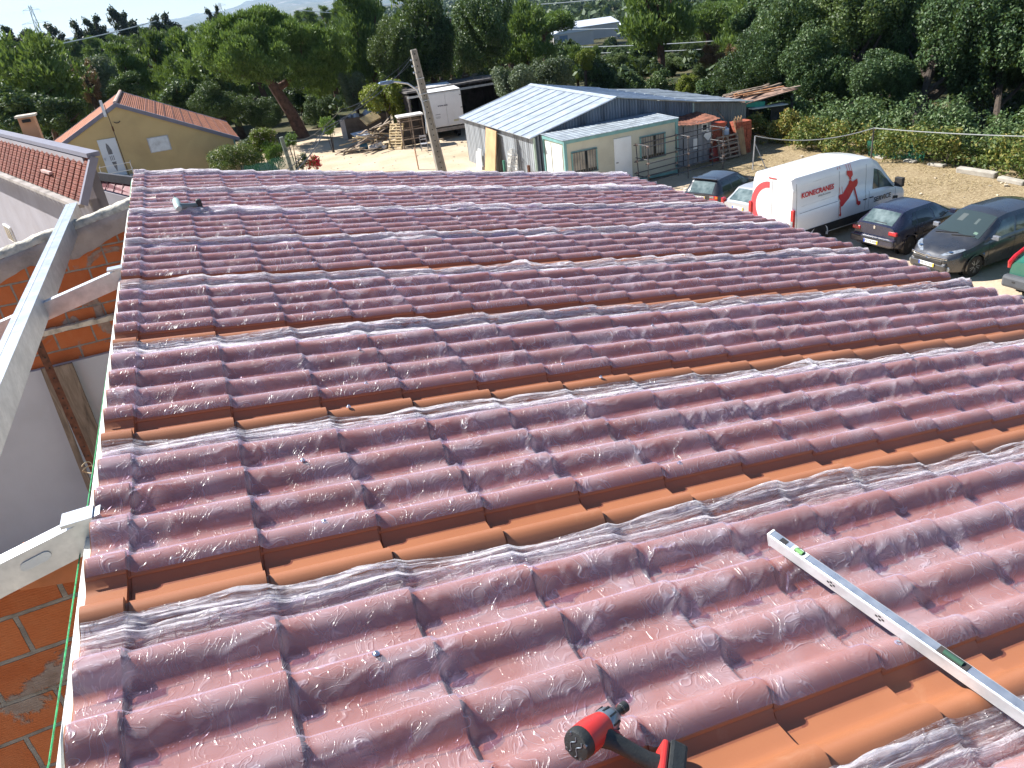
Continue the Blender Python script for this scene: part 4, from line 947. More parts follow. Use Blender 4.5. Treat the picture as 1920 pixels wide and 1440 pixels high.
# debris, pallets, cupboard: everything lifts away separately
WOODP = mat('pale_pine', (0.52, 0.40, 0.22), .8, 0, .15, 5, .3, 30)
WOODG = mat('grey_wood', (0.26, 0.20, 0.15), .85, 0, .25, 4, .4, 30)
def pallet(name='pallet', m=WOODP, label='', loc=(0, 0, 0), rot=(0, 0, 0), w=1.2, d=1.0, nb=9, group=None):
    t = thing(name, label, 'pallet', loc, rot=rot, group=group)
    b = MB()
    for k in range(nb): b.box((0, -d / 2 + .06 + k * (d - .12) / (nb - 1), .13), (w, .075, .022))
    b.build('top_boards', m, t)
    b = MB()
    for k in (-1, 0, 1): b.box((k * (w / 2 - .05), 0, .069), (.09, d, .09))
    b.build('bearers', m, t)
    b = MB()
    for k in range(4): b.box((0, -d / 2 + .06 + k * (d - .12) / 3, .011), (w, .09, .02))
    b.build('bottom_boards', m, t); return t
DZ = lambda px, py: Vector(at_z(px, py, 0))
p = DZ(750, 279); pallet('pallet', WOODP, 'pale yellow pallet leaning steeply on the heap beside the old cupboard', (p.x, p.y + .3, .75), (R(66), R(0), R(-50)), 1.1, 1.75, 10)
p = DZ(703, 262); pallet('pallet', WOODP, 'short pale pallet lying tilted on top of the scrap heap', (p.x, p.y + .2, 1.45), (R(38), R(-12), R(20)), 1.35, .8, 9)
# container-like brown skip at the left of the heap
p = DZ(646, 262); q = DZ(708, 268)
sk = thing('wooden_bin', 'low brown boarded bin heaped with sacks at the left of the scrap', 'bin', (p.x, p.y, 0), rz=R(-8))
b = MB(); b.box((1.9, .05, .75), (3.6, .08, 1.4)); b.box((1.9, 1.6, .75), (3.6, .08, 1.4)); b.box((.12, .83, .75), (.08, 1.46, 1.4)); b.box((3.66, .83, .75), (.08, 1.46, 1.4)); b.box((1.9, .83, .1), (3.44, 1.46, .08)); b.build('bin_sides', mat('brown_board', (.17, .125, .09), .85, 0, .2, 2, .3), sk)
b = MB(); b.box((.1, .0, .72), (.35, .12, 1.42)); b.build('pale_end_panel', mat('pale_board', (.60, .52, .46), .8), sk)
def lumps(n, x0, x1, y0, y1, z0, z1, s0, s1, seed, name, m, parent=None, flat=1.0):
    rr = random.Random(seed); b = MB()
    for _ in range(n):
        c = Vector((rr.uniform(x0, x1), rr.uniform(y0, y1), rr.uniform(z0, z1))); s_ = rr.uniform(s0, s1)
        pr = [(.02, -s_ * .5 * flat), (s_ * .45, -s_ * .35 * flat), (s_ * .55, 0), (s_ * .4, s_ * .38 * flat), (.02, s_ * .5 * flat)]
        k0 = len(b.v); b.lathe(c, pr, 9)
        for i in range(k0, len(b.v)):
            v = Vector(b.v[i]) - c; v *= .75 + .5 * rr.random(); b.v[i] = tuple(c + v)
    return b.build(name, m, parent, True)
sc_ = lumps(9, .6, 3.2, .3, 1.3, 1.35, 1.55, .35, .65, 4, 'sacks', mat('pale_sack', (.45, .46, .50), .7, 0, .3, 3), None, .7); sc_.parent = sk
# loose timber and rubbish of the heap, each its own thing
rr = random.Random(12); hc = DZ(726, 276)
kinds = [('timber_offcut', WOODP, 'pale'), ('timber_offcut', WOODG, 'grey'), ('timber_offcut', OLDWOOD, 'dark')]
for k in range(78):
    nm, m_, w_ = kinds[rr.choice((0, 1, 1, 2))]
    a = rr.gauss(0, 1.0); dd_ = rr.gauss(0, .55); hgt = max(0.05, 1.55 * math.exp(-(a / 1.7) ** 2) * rr.random() + .06)
    c = Vector((hc.x + a * 1.25 - .1, hc.y + dd_ - a * .1 + .6 * hgt, hgt)); L = rr.uniform(.6, 2.0); an = rr.uniform(-.5, 1.0) + (PI if rr.random() < .5 else 0); ti = rr.uniform(-.3, .45)
    d = Vector((math.cos(an) * math.cos(ti), math.sin(an) * math.cos(ti), math.sin(ti)))
    if c.z - abs(d.z) * L / 2 < .03: c.z = .04 + abs(d.z) * L / 2
    b = MB(); b.bar(c - d * L / 2, c + d * L / 2, rr.uniform(.07, .22), rr.uniform(.025, .06))
    tag(b.build(nm, m_), 'broken board among the loose timber of the scrap heap', 'board', 'loose boards of the scrap heap')
for k, (px, py, w_, h_, m_, lb) in enumerate([(683, 276, .5, .32, mat('blue_drum', (.08, .22, .32), .4), 'small blue drum lying at the front left of the scrap heap')]):
    p = DZ(px, py + 5); b = MB(); b.lathe((p.x, p.y, .22), [(.18, -.28), (.22, -.26), (.22, .26), (.18, .28)], 16, 'x'); tag(b.build('drum', m_, None, True), lb, 'drum')
p = DZ(674, 268); b = MB(); b.box((p.x + .2, p.y - .1, .62), (1.25, .8, .05), rot=Matrix.Rotation(R(20), 3, 'Z') @ Matrix.Rotation(R(16), 3, 'X')); b.box((p.x + .2, p.y + .1, .3), (.6, .3, .55)); tag(b.build('discarded_board', mat('bluish_white', (.62, .66, .72), .5), bevel=.01), 'small white board lying slanted at the left of the scrap heap', 'board')
o = lumps(5, hc.x - 1.2, hc.x - .3, hc.y - .5, hc.y, .12, .35, .35, .6, 8, 'rubble_sacks', mat('white_sack', (.66, .63, .58), .8), None, .6); tag(o, 'pile of white sacks and rubble in front of the heap', None, None, 'stuff')
p = DZ(764, 279)
cup = thing('old_cupboard', 'tall open wooden cupboard frame with a white top beside the concrete pole', 'cupboard', (p.x - .2, p.y, 0), rz=R(-6))
b = MB(); 
for x in (0, .75, 1.5):
    for y in (0, .9): b.box((x, y, 1.0), (.08, .08, 2.0))
for z in (.6, 1.2, 1.75): b.box((.75, 0, z), (1.5, .04, .07)); b.box((.75, .9, z), (1.5, .04, .07)); b.box((0, .45, z), (.04, .9, .07))
b.build('cupboard_frame', WOODG, cup)
b = MB(); b.box((.75, .93, 1.0), (1.5, .03, 1.9)); b.box((1.5, .45, 1.0), (.03, .85, 1.8)); b.build('back_board', DARKB, cup)
b = MB(); b.box((.75, .45, 2.05), (1.75, 1.15, .10)); b.build('cupboard_top', mat('worn_white_top', (.62, .60, .56), .7, 0, .2, 3), cup, bevel=.01)
# white plastic chairs by the cupboard
def garden_chair(loc, rz, label):
    t = thing('garden_chair', label, 'chair', loc, rz); m_ = mat('grey_metal_chair', (.40, .41, .44), .5)
    b = MB(); b.box((0, 0, .44), (.46, .44, .03)); b.build('seat', m_, t)
    b = MB(); b.box((0, .22, .95), (.44, .03, .12)); b.box((0, .22, .75), (.44, .03, .06)); b.build('backrest', m_, t)
    for x in (-.21, .21):
        for y in (-.2, .22):
            b = MB(); b.bar((x, y, 0), (x, y, .98 if y > 0 else .43), .03); b.build('leg', m_, t)
p = DZ(797, 282); garden_chair((p.x, p.y, 0), R(160), 'grey metal chair standing between the cupboard and the pole')
# wooden stake
p = DZ(785, 318); b = MB(); b.bar((p.x, p.y, 0), (p.x - .03, p.y, 1.25), .12, .05); tag(b.build('wooden_stake', mat('reddish_wood', (.36, .20, .12), .8, 0, .2, 5)), 'short reddish wooden stake standing alone in the sand left of the pole', 'stake')
# boards leaning on the side of the shed
p = (X0 - .05, 40.3)
b = MB(); b.box((0, 0, 1.2), (.06, 1.7, 2.4)); o = b.build('plywood_sheet', mat('plywood', (.52, .33, .17), .8, 0, .12, 1.2, .2, dirt=.2)); tag(o, 'big tan plywood sheet leaning on the side wall of the metal workshop', 'board')
o.location = (X0 - .55, 39.6, 0.0); o.rotation_euler = (0, R(9), R(-3))
b = MB(); b.box((0, 0, .5), (.1, .12, 1.0)); o = tag(b.build('green_post', mat('green_plastic', (.05, .20, .14), .5)), 'short green post against the workshop wall beside the plywood', 'post'); o.location = (X0 - .3, 38.0, 0.0)
gt = thing('garden_gate', 'small white ornamental iron gate leaning on the workshop side wall', 'gate', (X0 - .40, 36.9, 0), rot=(0, R(8), 0))
b = MB()
for k in range(9): y = -.6 + k * .15; hh = 1.5 + .25 * math.cos((y) * 2.4); b.bar((0, y, .05), (0, y, hh), .028)
for z in (.15, .8, 1.4): b.bar((0, -.62, z), (0, .62, z), .035)
for k in range(4):
    cy = -.45 + k * .3; b.tube([(0, cy + .12 * math.cos(a), 1.1 + .14 * math.sin(a)) for a in np.linspace(0, 2 * PI, 14)], .016, 5)
b.build('gate_bars', mat('gate_white', (.70, .68, .62), .6, 0, .15, 5), gt)
b = MB(); b.box((0, 0, .6), (.1, .14, 1.2)); o = tag(b.build('rusty_beam', RUST), 'rust-brown upright beam at the corner of the workshop', 'beam'); o.location = (X0 - .25, 34.9, 0)
b = MB(); b.box((0, 0, .55), (.05, .5, 1.1)); b.box((.04, .5, .45), (.05, .3, .9)); o = tag(b.build('white_board', WPANEL), 'narrow white board standing at the far corner of the workshop side wall', 'board'); o.location = (X0 - .35, 41.6, 0); o.rotation_euler = (0, R(6), 0)

# scaffold trestle in front of the cabin
SCF = mat('scaffold_tube', (.10, .10, .105), .55, .5, .3, 12, .3); SCR = mat('rusty_coupler', (.30, .22, .18), .8, .2, .3, 12)
s0, s1 = DZ(1187, 341), DZ(1317, 326)
def scaffold():
    t = thing('scaffold_frame', 'low dark tube scaffold frame standing in front of the cream cabin', 'scaffold', (18.9, 30.6, 0), rz=R(6))
    L, D, H = 4.5, .85, 1.95
    for x in (0, L * .52, L):
        for y in (0, D):
            b = MB(); b.tube([(x + (.12 if y else 0), y * (1 if y else 1), 0), (x, y, H)], .026, 8); b.build('upright', SCF, t)
    b = MB()
    for y in (0, D):
        for z in (.35, .62, 1.15, 1.9): b.tube([(-.15, y - .03, z), (L + .15, y - .03, z + .02)], .025, 8)
    b.build('rails', SCF, t)
    b = MB()
    for x in (0, L * .52, L):
        for z in (.5, 1.3, 1.93): b.tube([(x + .03, -.1, z), (x + .03, D + .1, z)], .024, 8)
    b.build('cross_tubes', SCF, t)
    b = MB()
    for x in (0, L * .52, L):
        for y in (0, D):
            for z in (.62, 1.15, 1.9): b.box((x, y - .02, z), (.09, .09, .09))
    b.build('couplers', SCR, t)
scaffold()

# bricks, pallets and rods in front of the lean-to wall
TER2 = mat('stacked_clay_blocks', (.33, .085, .045), .85, 0, .25, 9, .5, 20)
def block_stack(loc, nx, ny, nz, label, m_=TER2, sx=.31, sy=.2, sz=.2, jit=.02, group='stacks of clay blocks'):
    t = thing('block_stack', label, 'bricks', loc, group=group); rr = random.Random(int(loc[0] * 100))
    b = MB()
    for i in range(nx):
        for j in range(ny):
            for k in range(nz):
                b.box((i * sx + rr.uniform(-jit, jit), j * sy, sz / 2 + k * sz), (sx * .96, sy * .97, sz * .95), rz=rr.uniform(-.05, .05))
    b.build('blocks', m_, t)
    return t
block_stack((24.2, 33.2, 0), 2, 2, 7, 'red clay block stack behind the leaning grey pallet')
block_stack((24.95, 33.6, 0), 2, 2, 6, 'middle stack of clay blocks against the grey-green wall', mat('orange_blocks', (.46, .20, .10), .85, 0, .2, 9, .4))
block_stack((25.7, 33.0, 0), 3, 3, 8, 'tallest dark red stack of clay blocks at the right end of the wall')
b = MB(); b.box((24.15, 32.75, .33), (.5, .3, .66)); tag(b.build('red_crate', mat('red_plastic', (.30, .05, .045), .5), bevel=.02), 'red plastic crate at the foot of the block stacks', 'crate')
for k, (x, dz_, m_) in enumerate(((24.5, 1.42, mat('orange_barrow', (.36, .07, .035), .5)),)):
    b = MB(); b.prism([(-.55, .0), (.5, .0), (.62, .3), (-.6, .34)], -.3, .3, 'y'); o = tag(b.build('orange_tub', m_, bevel=.03), 'orange-red mortar tub resting on the clay blocks', 'tub'); o.location = (x, 33.35, dz_)
b = MB(); b.lathe((25.0, 33.05, 1.3), [(.10, -.2), (.16, -.18), (.17, .1), (.06, .18), (.05, .22)], 12); tag(b.build('white_jerrycan', mat('jerry_white', (.55, .60, .66), .5), None, True), 'bluish white plastic can in front of the clay blocks', 'can')
pallet('pallet', WOODG, 'grey weathered pallet leaning upright against the clay blocks', (24.75, 32.55, .62), (R(76), 0, R(3)), 1.3, 1.15, 6)
for k in range(9):
    b = MB(); x = 25.45 + k * .06; b.bar((x + .25 - k * .03, 32.6, .02), (x, 33.05, 1.75 + .08 * (k % 3)), .035)
    tag(b.build('wooden_rod', mat('tan_rod', (.45, .30, .16), .8)), 'thin tan wooden rod in the bundle leaning on the clay blocks', 'rod', 'rods leaning on the clay blocks')
b = MB(); b.bar((25.4, 32.5, .02), (24.95, 33.2, 2.0), .035); b.bar((24.96, 33.17, 1.9), (24.75, 33.5, 2.35), .05); tag(b.build('long_handled_tool', DARKB), 'long dark handled tool leaning against the grey-green wall', 'tool')
# junk roof beyond
js = thing('junk_shelter', 'ramshackle shelter of rusty sheets and planks beside the oak trunk', 'shelter', (29.0, 36, 0))
b = MB(); b.box((29.6, 36.4, 2.1), (3.4, 2.6, .05), rot=Matrix.Rotation(R(-4), 3, 'Y')); W(b.build('sheet_roof', mat('rusty_sheet', (.24, .15, .11), .9, 0, .4, 2, .7, 12), js), js)
for k in range(16):
    rr.seed(k + 5); b = MB(); c = Vector((29.6 + rr.uniform(-1.5, 1.5), 36.4 + rr.uniform(-1.1, 1.1), 2.2 + rr.random() * .14)); an = rr.uniform(-.4, .4); d = Vector((math.cos(an), math.sin(an), rr.uniform(-.02, .06))) * rr.uniform(.5, 1.4)
    b.bar(c - d, c + d, rr.uniform(.08, .2), .05); W(b.build('roof_plank', (OLDWOOD, WOODG, mat('orange_plank', (.42, .20, .09), .8))[k % 3], js), js)
for x, y in ((28.1, 35.3), (31.1, 35.3), (28.1, 37.5), (31.1, 37.5)):
    b = MB(); b.box((x, y, 1.0), (.12, .12, 2.0)); W(b.build('post', DARKB, js), js)
b = MB(); b.box((28.5, 35.2, 1.85), (1.3, .04, .28), rot=Matrix.Rotation(R(8), 3, 'Y')); W(b.build('green_tarp', mat('teal_tarp', (.04, .30, .22), .6), js), js)
b = MB(); b.box((29.3, 35.15, 1.62), (2.4, .5, .05), rot=Matrix.Rotation(R(3), 3, 'Y')); W(b.build('white_sheet', mat('dull_white_sheet', (.62, .60, .54), .7, 0, .2, 3), js), js)
b = MB(); b.box((30.2, 35.4, .9), (.9, .05, 1.5)); b.box((29.6, 37.55, 1.0), (3.0, .05, 1.9)); W(b.build('side_boards', DARKB, js), js)
# two-legged prop with cable along the hedge
A_ = Vector((24.5, 29.8, 0)); top = Vector(at_y(1416, 255, 29.8))
pr = thing('steel_prop', 'pale two-legged steel prop holding up the cable behind the white van', 'prop', A_)
b = MB(); b.tube([DZ(1411, 319), top], .03, 8); b.tube([DZ(1437, 318), top - Vector((0, 0, .35))], .022, 8); W(b.build('prop_legs', mat('pale_steel', (.45, .46, .48), .45, .5), pr), pr)
fp = DZ(1632, 306); fp2 = Vector((fp.x, fp.y, 1.55)); wy = Vector((30.5, 17.0, 1.9))
b = MB(); b.tube([fp + Vector((0, 0, -.05)), fp2], .035, 8); tag(b.build('fence_post', mat('dark_post', (.10, .09, .08), .7)), 'thin dark post carrying the cable in front of the hedge', 'post')
out = []
for a, c, sg in ((top, fp2, .35), (fp2, wy, .12), (wy, Vector((31, 8, 1.8)), .2)):
    for k in range(16): s_ = k / 16; out.append(a.lerp(c, s_) - Vector((0, 0, sg * 4 * s_ * (1 - s_))))
b = MB(); b.tube(out, .022, 6); tag(b.build('sagging_cable', mat('grey_cable', (.30, .31, .30), .6)), 'grey cable sagging from the prop along the hedge to the right', 'cable')
# pale kerb stones at the foot of the hedge
KS = mat('pale_stone', (.36, .33, .28), .9, 0, .15, 3, .5, 20)
rr = random.Random(21)
for (x, y, L, h) in ((29.5, 24.3, .8, .14), (29.3, 22.2, 1.7, .26), (29.1, 20.5, 1.1, .2), (29.4, 25.6, .6, .12), (29.2, 27.1, .5, .1)):
    b = MB(); b.box((0, 0, 0), (.30, L, h)); o = b.build('kerb_stone', KS, bevel=.05); o.location = (x, y, h * .4); o.rotation_euler = (R(rr.uniform(-3, 3)), R(rr.uniform(-8, 8)), R(rr.uniform(-6, 6)))
    tag(o, 'long pale stone slab in the row along the foot of the hedge', 'stone', 'pale stones along the hedge')
# drifted rubble and leaves near the black car
b = MB(); rr = random.Random(31)
for k in range(260):
    x, y = rr.gauss(18.9, .9), rr.gauss(28.2, .7); s_ = rr.uniform(.05, .22); b.box((x, y, .03 + .12 * rr.random() * math.exp(-((x - 18.9) ** 2 + (y - 28.2) ** 2))), (s_, s_ * rr.uniform(.3, .9), s_ * .3), rot=Matrix.Rotation(rr.random() * 6, 3, 'Z') @ Matrix.Rotation(rr.uniform(-.4, .4), 3, 'X'))
tag(b.build('rubble', mat('pale_rubble', (.58, .52, .43), .9, 0, .35, 2)), 'pale broken rubble by the black hatchback', None, None, 'stuff')
b = MB(); rr = random.Random(41)
for k in range(900):
    x, y = rr.uniform(4, 30), rr.uniform(12, 62); s_ = rr.uniform(.03, .11) * (1 + (rr.random() < .05)); b.box((x, y, .01 + s_ * .1), (s_, s_ * rr.uniform(.4, .9), s_ * .4), rot=Matrix.Rotation(rr.random() * 6, 3, 'Z') @ Matrix.Rotation(rr.uniform(-.4, .4), 3, 'X'))
tag(b.build('gravel', mat('loose_stone', (.46, .39, .29), .95, 0, .35, 2)), 'loose stones scattered over the sandy yard', None, None, 'stuff')
# kitchen-garden fence left of the yard: post, green net
gp_ = DZ(606, 316); gy = 46.0; a_, c_ = Vector(at_y(527, 257, gy)), Vector(at_y(545, 312, gy)); dpp = (c_ - a_); bb = a_ + dpp * (a_.z / -dpp.z)
b = MB(); b.bar(bb, a_, .24, .20); tag(b.build('net_fence_post', mat('green_grey_wood', (.16, .19, .16), .9, 0, .3, 6, .5)), 'thick greenish wooden post between the flower bushes and the sand', 'post')
NET = NT('green_shade_net'); _v = NET.coord(); _tr = NET.n('BsdfTransparent'); _df = NET.n('BsdfDiffuse'); NET.set(_df.inputs[0], (.05, .20, .13)); _mx = NET.n('MixShader')
_w1 = NET.n('TexWave', bands_direction='X'); NET.set(_w1.inputs['Vector'], _v); _w1.inputs['Scale'].default_value = 9; _w2 = NET.n('TexWave', bands_direction='Z'); NET.set(_w2.inputs['Vector'], _v); _w2.inputs['Scale'].default_value = 9
NET.set(_mx.inputs[0], NET.math('ADD', NET.math('MULTIPLY', NET.math('MAXIMUM', _w1.outputs['Fac'], _w2.outputs['Fac']), .45), .25, clamp=True)); NET.set(_mx.inputs[1], _tr.outputs[0]); NET.set(_mx.inputs[2], _df.outputs[0]); NET.t.links.new(_mx.outputs[0], NET.out.inputs[0]); NET = NET.m
def net(name, P, Q, h, label, seed):
    P, Q = Vector(P), Vector(Q); n, m = 26, 9; V = []
    nr = Vector((-(Q - P).y, (Q - P).x, 0)).normalized()
    for k in range(n):
        for j in range(m): f, g = k / (n - 1), j / (m - 1); V.append(P.lerp(Q, f) + Vector((0, 0, h * g * (1 - .12 * vn(f * 5, seed)))) + nr * (.25 * (vn(f * 4, g * 2, seed) - .5)))
    return tag(mesh_obj(name, [tuple(v) for v in V], [tuple(f) for f in grid_faces(n, m)], NET, None, True), label, 'net')
net('green_net', (bb.x - 2.6, bb.y + .3, 0), (bb.x + .2, bb.y + .2, 0), 2.0, 'green shade net hung beside the thick post behind the flowers', 4)
net('green_net', (29.1, 27.8, 0), (29.8, 25.2, 0), .8, 'green shade net lying on the hedge above the white van', 6)
# white-roofed works far out in the trees
fb = at_y(1110, 60, 300); fx, fz = fb[0], fb[2]
for k, (px, py, w_, d_, rz_, lb) in enumerate([(1075, 62, 17, 9, -6, 'wide white-roofed works building among the far trees, lower of the pair'), (1120, 48, 20, 8, -6, 'long pale roof standing just behind the lower white works building'), (1170, 55, 9, 8, -20, 'smaller pale-roofed block at the right end of the works'), (1265, 35, 12, 8, 4, 'small pale buildings half hidden by the pines at the top')]):
    q = at_y(px, py, 300 + k * 14); t = thing('works_building', lb, 'building', (q[0], 300 + k * 14, q[2] - 5), rz=R(rz_))
    b = MB(); b.box((0, d_ / 2, 2.6), (w_, d_, 5.2)); b.build('wall', mat('far_wall', (.50, .46, .44), .8, 0, .1, .1), t)
    b = MB(); b.prism([(-w_ / 2 - .4, 5.2), (w_ / 2 + .4, 5.2), (w_ / 2 + .4, 5.5), (0, 7.3), (-w_ / 2 - .4, 5.5)], -.4, d_ + 6, 'y') if k != 1 else b.prism([(-.5, 5.2), (d_ + .5, 7.2), (d_ + .5, 7.4), (-.5, 5.4)], -w_ / 2, w_ / 2, 'x')
    b.build('roof', mat('far_white_roof', (.52, .56, .62), .6, 0, .06, .1), t)
    b = MB(); b.box((-w_ / 4, -.03, 3.4), (w_ / 5, .1, 2.4)); b.build('window', mat('far_window', (.12, .18, .28), .4), t)
# car on the distant road by the lemon tree is only a hint of its windscreen: left out
# ------------------------------------------------------------------ vegetation
def leaf_mat(name, cols, trans=0.35, rough=0.55, vs=1.2):
    t = NT(name); v = t.coord('Object'); n1 = t.noise(v, vs, 4, .6); oi = t.n('ObjectInfo'); gi = t.n('NewGeometry')
    f = t.math('ADD', t.math('MULTIPLY', n1, .6), t.math('ADD', t.math('MULTIPLY', gi.outputs['Random Per Island'], .35), t.math('MULTIPLY', t.math('SUBTRACT', oi.outputs['Random'], .5), .28)))
    k = len(cols) - 1; c = t.ramp(f, [(.22 + .5 * i / k, cols[i]) for i in range(k + 1)])
    p = t.n('BsdfPrincipled'); t.set(p.inputs['Base Color'], c); p.inputs['Roughness'].default_value = rough; p.inputs['Specular IOR Level'].default_value = .35
    tl = t.n('BsdfTranslucent'); t.set(tl.inputs[0], t.mix(.5, c, (.30, .42, .06), 'MIX')); mx = t.n('MixShader'); mx.inputs[0].default_value = trans * .6
    t.set(mx.inputs[1], p.outputs[0]); t.set(mx.inputs[2], tl.outputs[0]); t.t.links.new(mx.outputs[0], t.out.inputs[0]); return t.m
OAKL = leaf_mat('oak_leaves', [(.016, .036, .014), (.038, .078, .024), (.070, .125, .040), (.135, .185, .075)], .22)
PINEL = leaf_mat('pine_needles', [(.034, .066, .018), (.078, .135, .030), (.130, .190, .048)], .35)
UPINE = leaf_mat('umbrella_pine_needles', [(.030, .058, .014), (.082, .148, .030), (.165, .250, .060)], .4)
OLIVEL = leaf_mat('olive_leaves', [(.050, .075, .036), (.100, .135, .070), (.170, .205, .120)], .2)
LEMON = leaf_mat('yellow_green_leaves', [(.055, .080, .010), (.130, .170, .020), (.240, .260, .035)], .4)
DRYL = leaf_mat('dry_brown_leaves', [(.10, .052, .026), (.21, .11, .055), (.32, .19, .11)], .2)
VINE = leaf_mat('vine_leaves', [(.030, .060, .016), (.075, .120, .026), (.17, .20, .05), (.30, .22, .05)], .35)
EUCA = leaf_mat('dark_far_leaves', [(.018, .032, .016), (.036, .056, .026)], .15)
BARK = mat('dark_bark', (.055, .040, .030), .95, 0, .3, 4, .8, 14, bdist=.03)
PBARK = mat('reddish_pine_bark', (.11, .060, .042), .95, 0, .3, 3, .8, 12, bdist=.03)
def leaf_cloud(lobes, n, size, seed, mode='leaf', fill=.25, gap=.36):
    """many leaf-sized faces spread through lobes [(centre, radii)]; returns V, F arrays"""
    rs = np.random.RandomState(seed); C = np.array([l[0] for l in lobes], float); Rd = np.array([l[1] for l in lobes], float)
    w = (Rd[:, 0] * Rd[:, 1] + Rd[:, 1] * Rd[:, 2] + Rd[:, 0] * Rd[:, 2]); idx = rs.choice(len(lobes), int(n * 1.5), p=w / w.sum())
    d = rs.normal(size=(len(idx), 3)); d[:, 2] += .22; d /= np.linalg.norm(d, axis=1)[:, None]
    r = 1 - np.abs(rs.normal(size=len(idx))) * .13; inner = rs.rand(len(idx)) < fill; r[inner] = rs.uniform(.25, .8, inner.sum())
    P = C[idx] + d * Rd[idx] * r[:, None]
    g = vn(P[:, 0] / size * .16 + P[:, 2] / size * .11, P[:, 1] / size * .16 + P[:, 2] / size * .07, seed); keep = g > gap * rs.uniform(.7, 1.15, len(g)); P, d = P[keep][:n], d[keep][:n]
    m = len(P); P = P + rs.normal(size=(m, 3)) * size * .8
    if mode == 'leaf':
        nr = d * .7 + rs.normal(size=(m, 3)) * .75 + np.array([0, 0, .25]); nr /= np.linalg.norm(nr, axis=1)[:, None]
        a = np.cross(nr, rs.normal(size=(m, 3))); a /= np.linalg.norm(a, axis=1)[:, None] + 1e-9; b_ = np.cross(nr, a)
        s = size * rs.uniform(.55, 1.25, m)[:, None]; sag = nr * s * .16
        V = np.stack([P - a * s, P - b_ * s * .55 + sag, P + a * s, P + b_ * s * .55 + sag], 1).reshape(-1, 3)
    else:                                     # needle tufts: narrow blades fanned upward and outward
        ax = d * .55 + np.array([0, 0, .85]) + rs.normal(size=(m, 3)) * .38; ax /= np.linalg.norm(ax, axis=1)[:, None]
        b_ = np.cross(ax, rs.normal(size=(m, 3))); b_ /= np.linalg.norm(b_, axis=1)[:, None] + 1e-9
        s = size * rs.uniform(.8, 1.5, m)[:, None]
        V = np.stack([P - ax * s * .7, P - b_ * s * .26, P + ax * s, P + b_ * s * .26], 1).reshape(-1, 3)
    return V, np.arange(len(V)).reshape(-1, 4)
def unit_lobes(seed, n, kind):
    rr = random.Random(seed); L = []
    for k in range(n):
        if kind == 'flat': a = rr.uniform(0, 2 * PI); q = math.sqrt(rr.random()) * .72; c = (q * math.cos(a), q * math.sin(a), rr.uniform(-.35, .55) * (1 - q * .6)); r = rr.uniform(.22, .38); L.append((c, (r * 1.15, r * 1.15, r * .85)))
        elif kind == 'pine': z = rr.uniform(-.85, .8); q = (.62 - .30 * z) * math.sqrt(rr.random()); a = rr.uniform(0, 2 * PI); r = rr.uniform(.20, .34) * (1.1 - .35 * z); L.append(((q * math.cos(a), q * math.sin(a), z), (r * 1.2, r * 1.2, r * .7)))
        elif kind == 'tall': z = rr.uniform(-.8, .8); q = .5 * math.sqrt(rr.random()); a = rr.uniform(0, 2 * PI); r = rr.uniform(.18, .30); L.append(((q * math.cos(a), q * math.sin(a), z), (r, r, r * 1.1)))
        else: d = Vector((rr.gauss(0, 1), rr.gauss(0, 1), rr.gauss(0, .9))).normalized() * (rr.random() ** .5) * .68; r = rr.uniform(.24, .42); L.append((tuple(d), (r, r, r * .88)))
    return L
PROTO = {}
def proto(key, seed, nl, kind, n, size, m_, mode, fill=.25, gap=.36):
    V, Fc = leaf_cloud(unit_lobes(seed, nl, kind), n, size, seed, mode, fill, gap); me_o = mesh_obj('crown', V, Fc, m_); PROTO.setdefault(key, []).append(me_o.data); bpy.data.objects.remove(me_o)
for s_ in range(3): proto('oakfine', 11 + s_, 30, 'round', 70000, .026, OAKL, 'leaf', .18, .47)
OAKL2 = leaf_mat('lighter_oak_leaves', [(.022, .040, .012), (.055, .092, .022), (.100, .145, .038), (.170, .205, .075)], .25)
for s_ in range(2): proto('oaklite', 14 + s_, 32, 'round', 60000, .027, OAKL2, 'leaf', .18, .47)
for s_ in range(3): proto('oak', 21 + s_, 20, 'round', 13000, .062, OAKL, 'leaf', .25, .38)
for s_ in range(3): proto('pine', 31 + s_, 26, 'pine', 11000, .075, PINEL, 'needle', .3, .34)
for s_ in range(2): proto('flatpine', 41 + s_, 30, 'flat', 26000, .050, UPINE, 'needle', .25, .36)
for s_ in range(2): proto('olive', 51 + s_, 24, 'round', 30000, .034, OLIVEL, 'leaf', .25, .33)
for s_ in range(2): proto('lemon', 61 + s_, 22, 'round', 15000, .048, LEMON, 'leaf', .25, .38)
proto('dry', 71, 14, 'tall', 4500, .05, DRYL, 'leaf', .3, .30)
for s_ in range(2): proto('euca', 81 + s_, 12, 'tall', 3200, .10, EUCA, 'leaf', .3, .30)
proto('drypine', 91, 16, 'pine', 5000, .07, DRYL, 'needle', .3, .30)
trand = random.Random(77)
def tree(kind, px, py, rx, ry, dist, label, name='tree', group=None, bark=None, trunk_px=None, rdep=None, fork=True, zrot=None, cat='tree', limbs=5):
    """crown ellipse read as (px,py,rx,ry) in the photograph at the given distance, built as a rounded crown with depth"""
    c = Vector(at_y(px, py, dist)); rngf = Vector(c - Vector((0, 0, CAMZ))).length * .93
    sx, sz = rx * rngf / F, ry * rngf / F; sy = rdep or (sx + sz) * .5
    b0 = Vector(at_z(trunk_px[0], trunk_px[1], 0)) if trunk_px else Vector((c.x + trand.uniform(-.15, .15) * sx, c.y, 0)); b0.z = float(terr(b0.x, b0.y)) - .1
    return tree3(kind, c, (sx, sy, sz), b0, label, name, group, bark, zrot, cat, limbs)
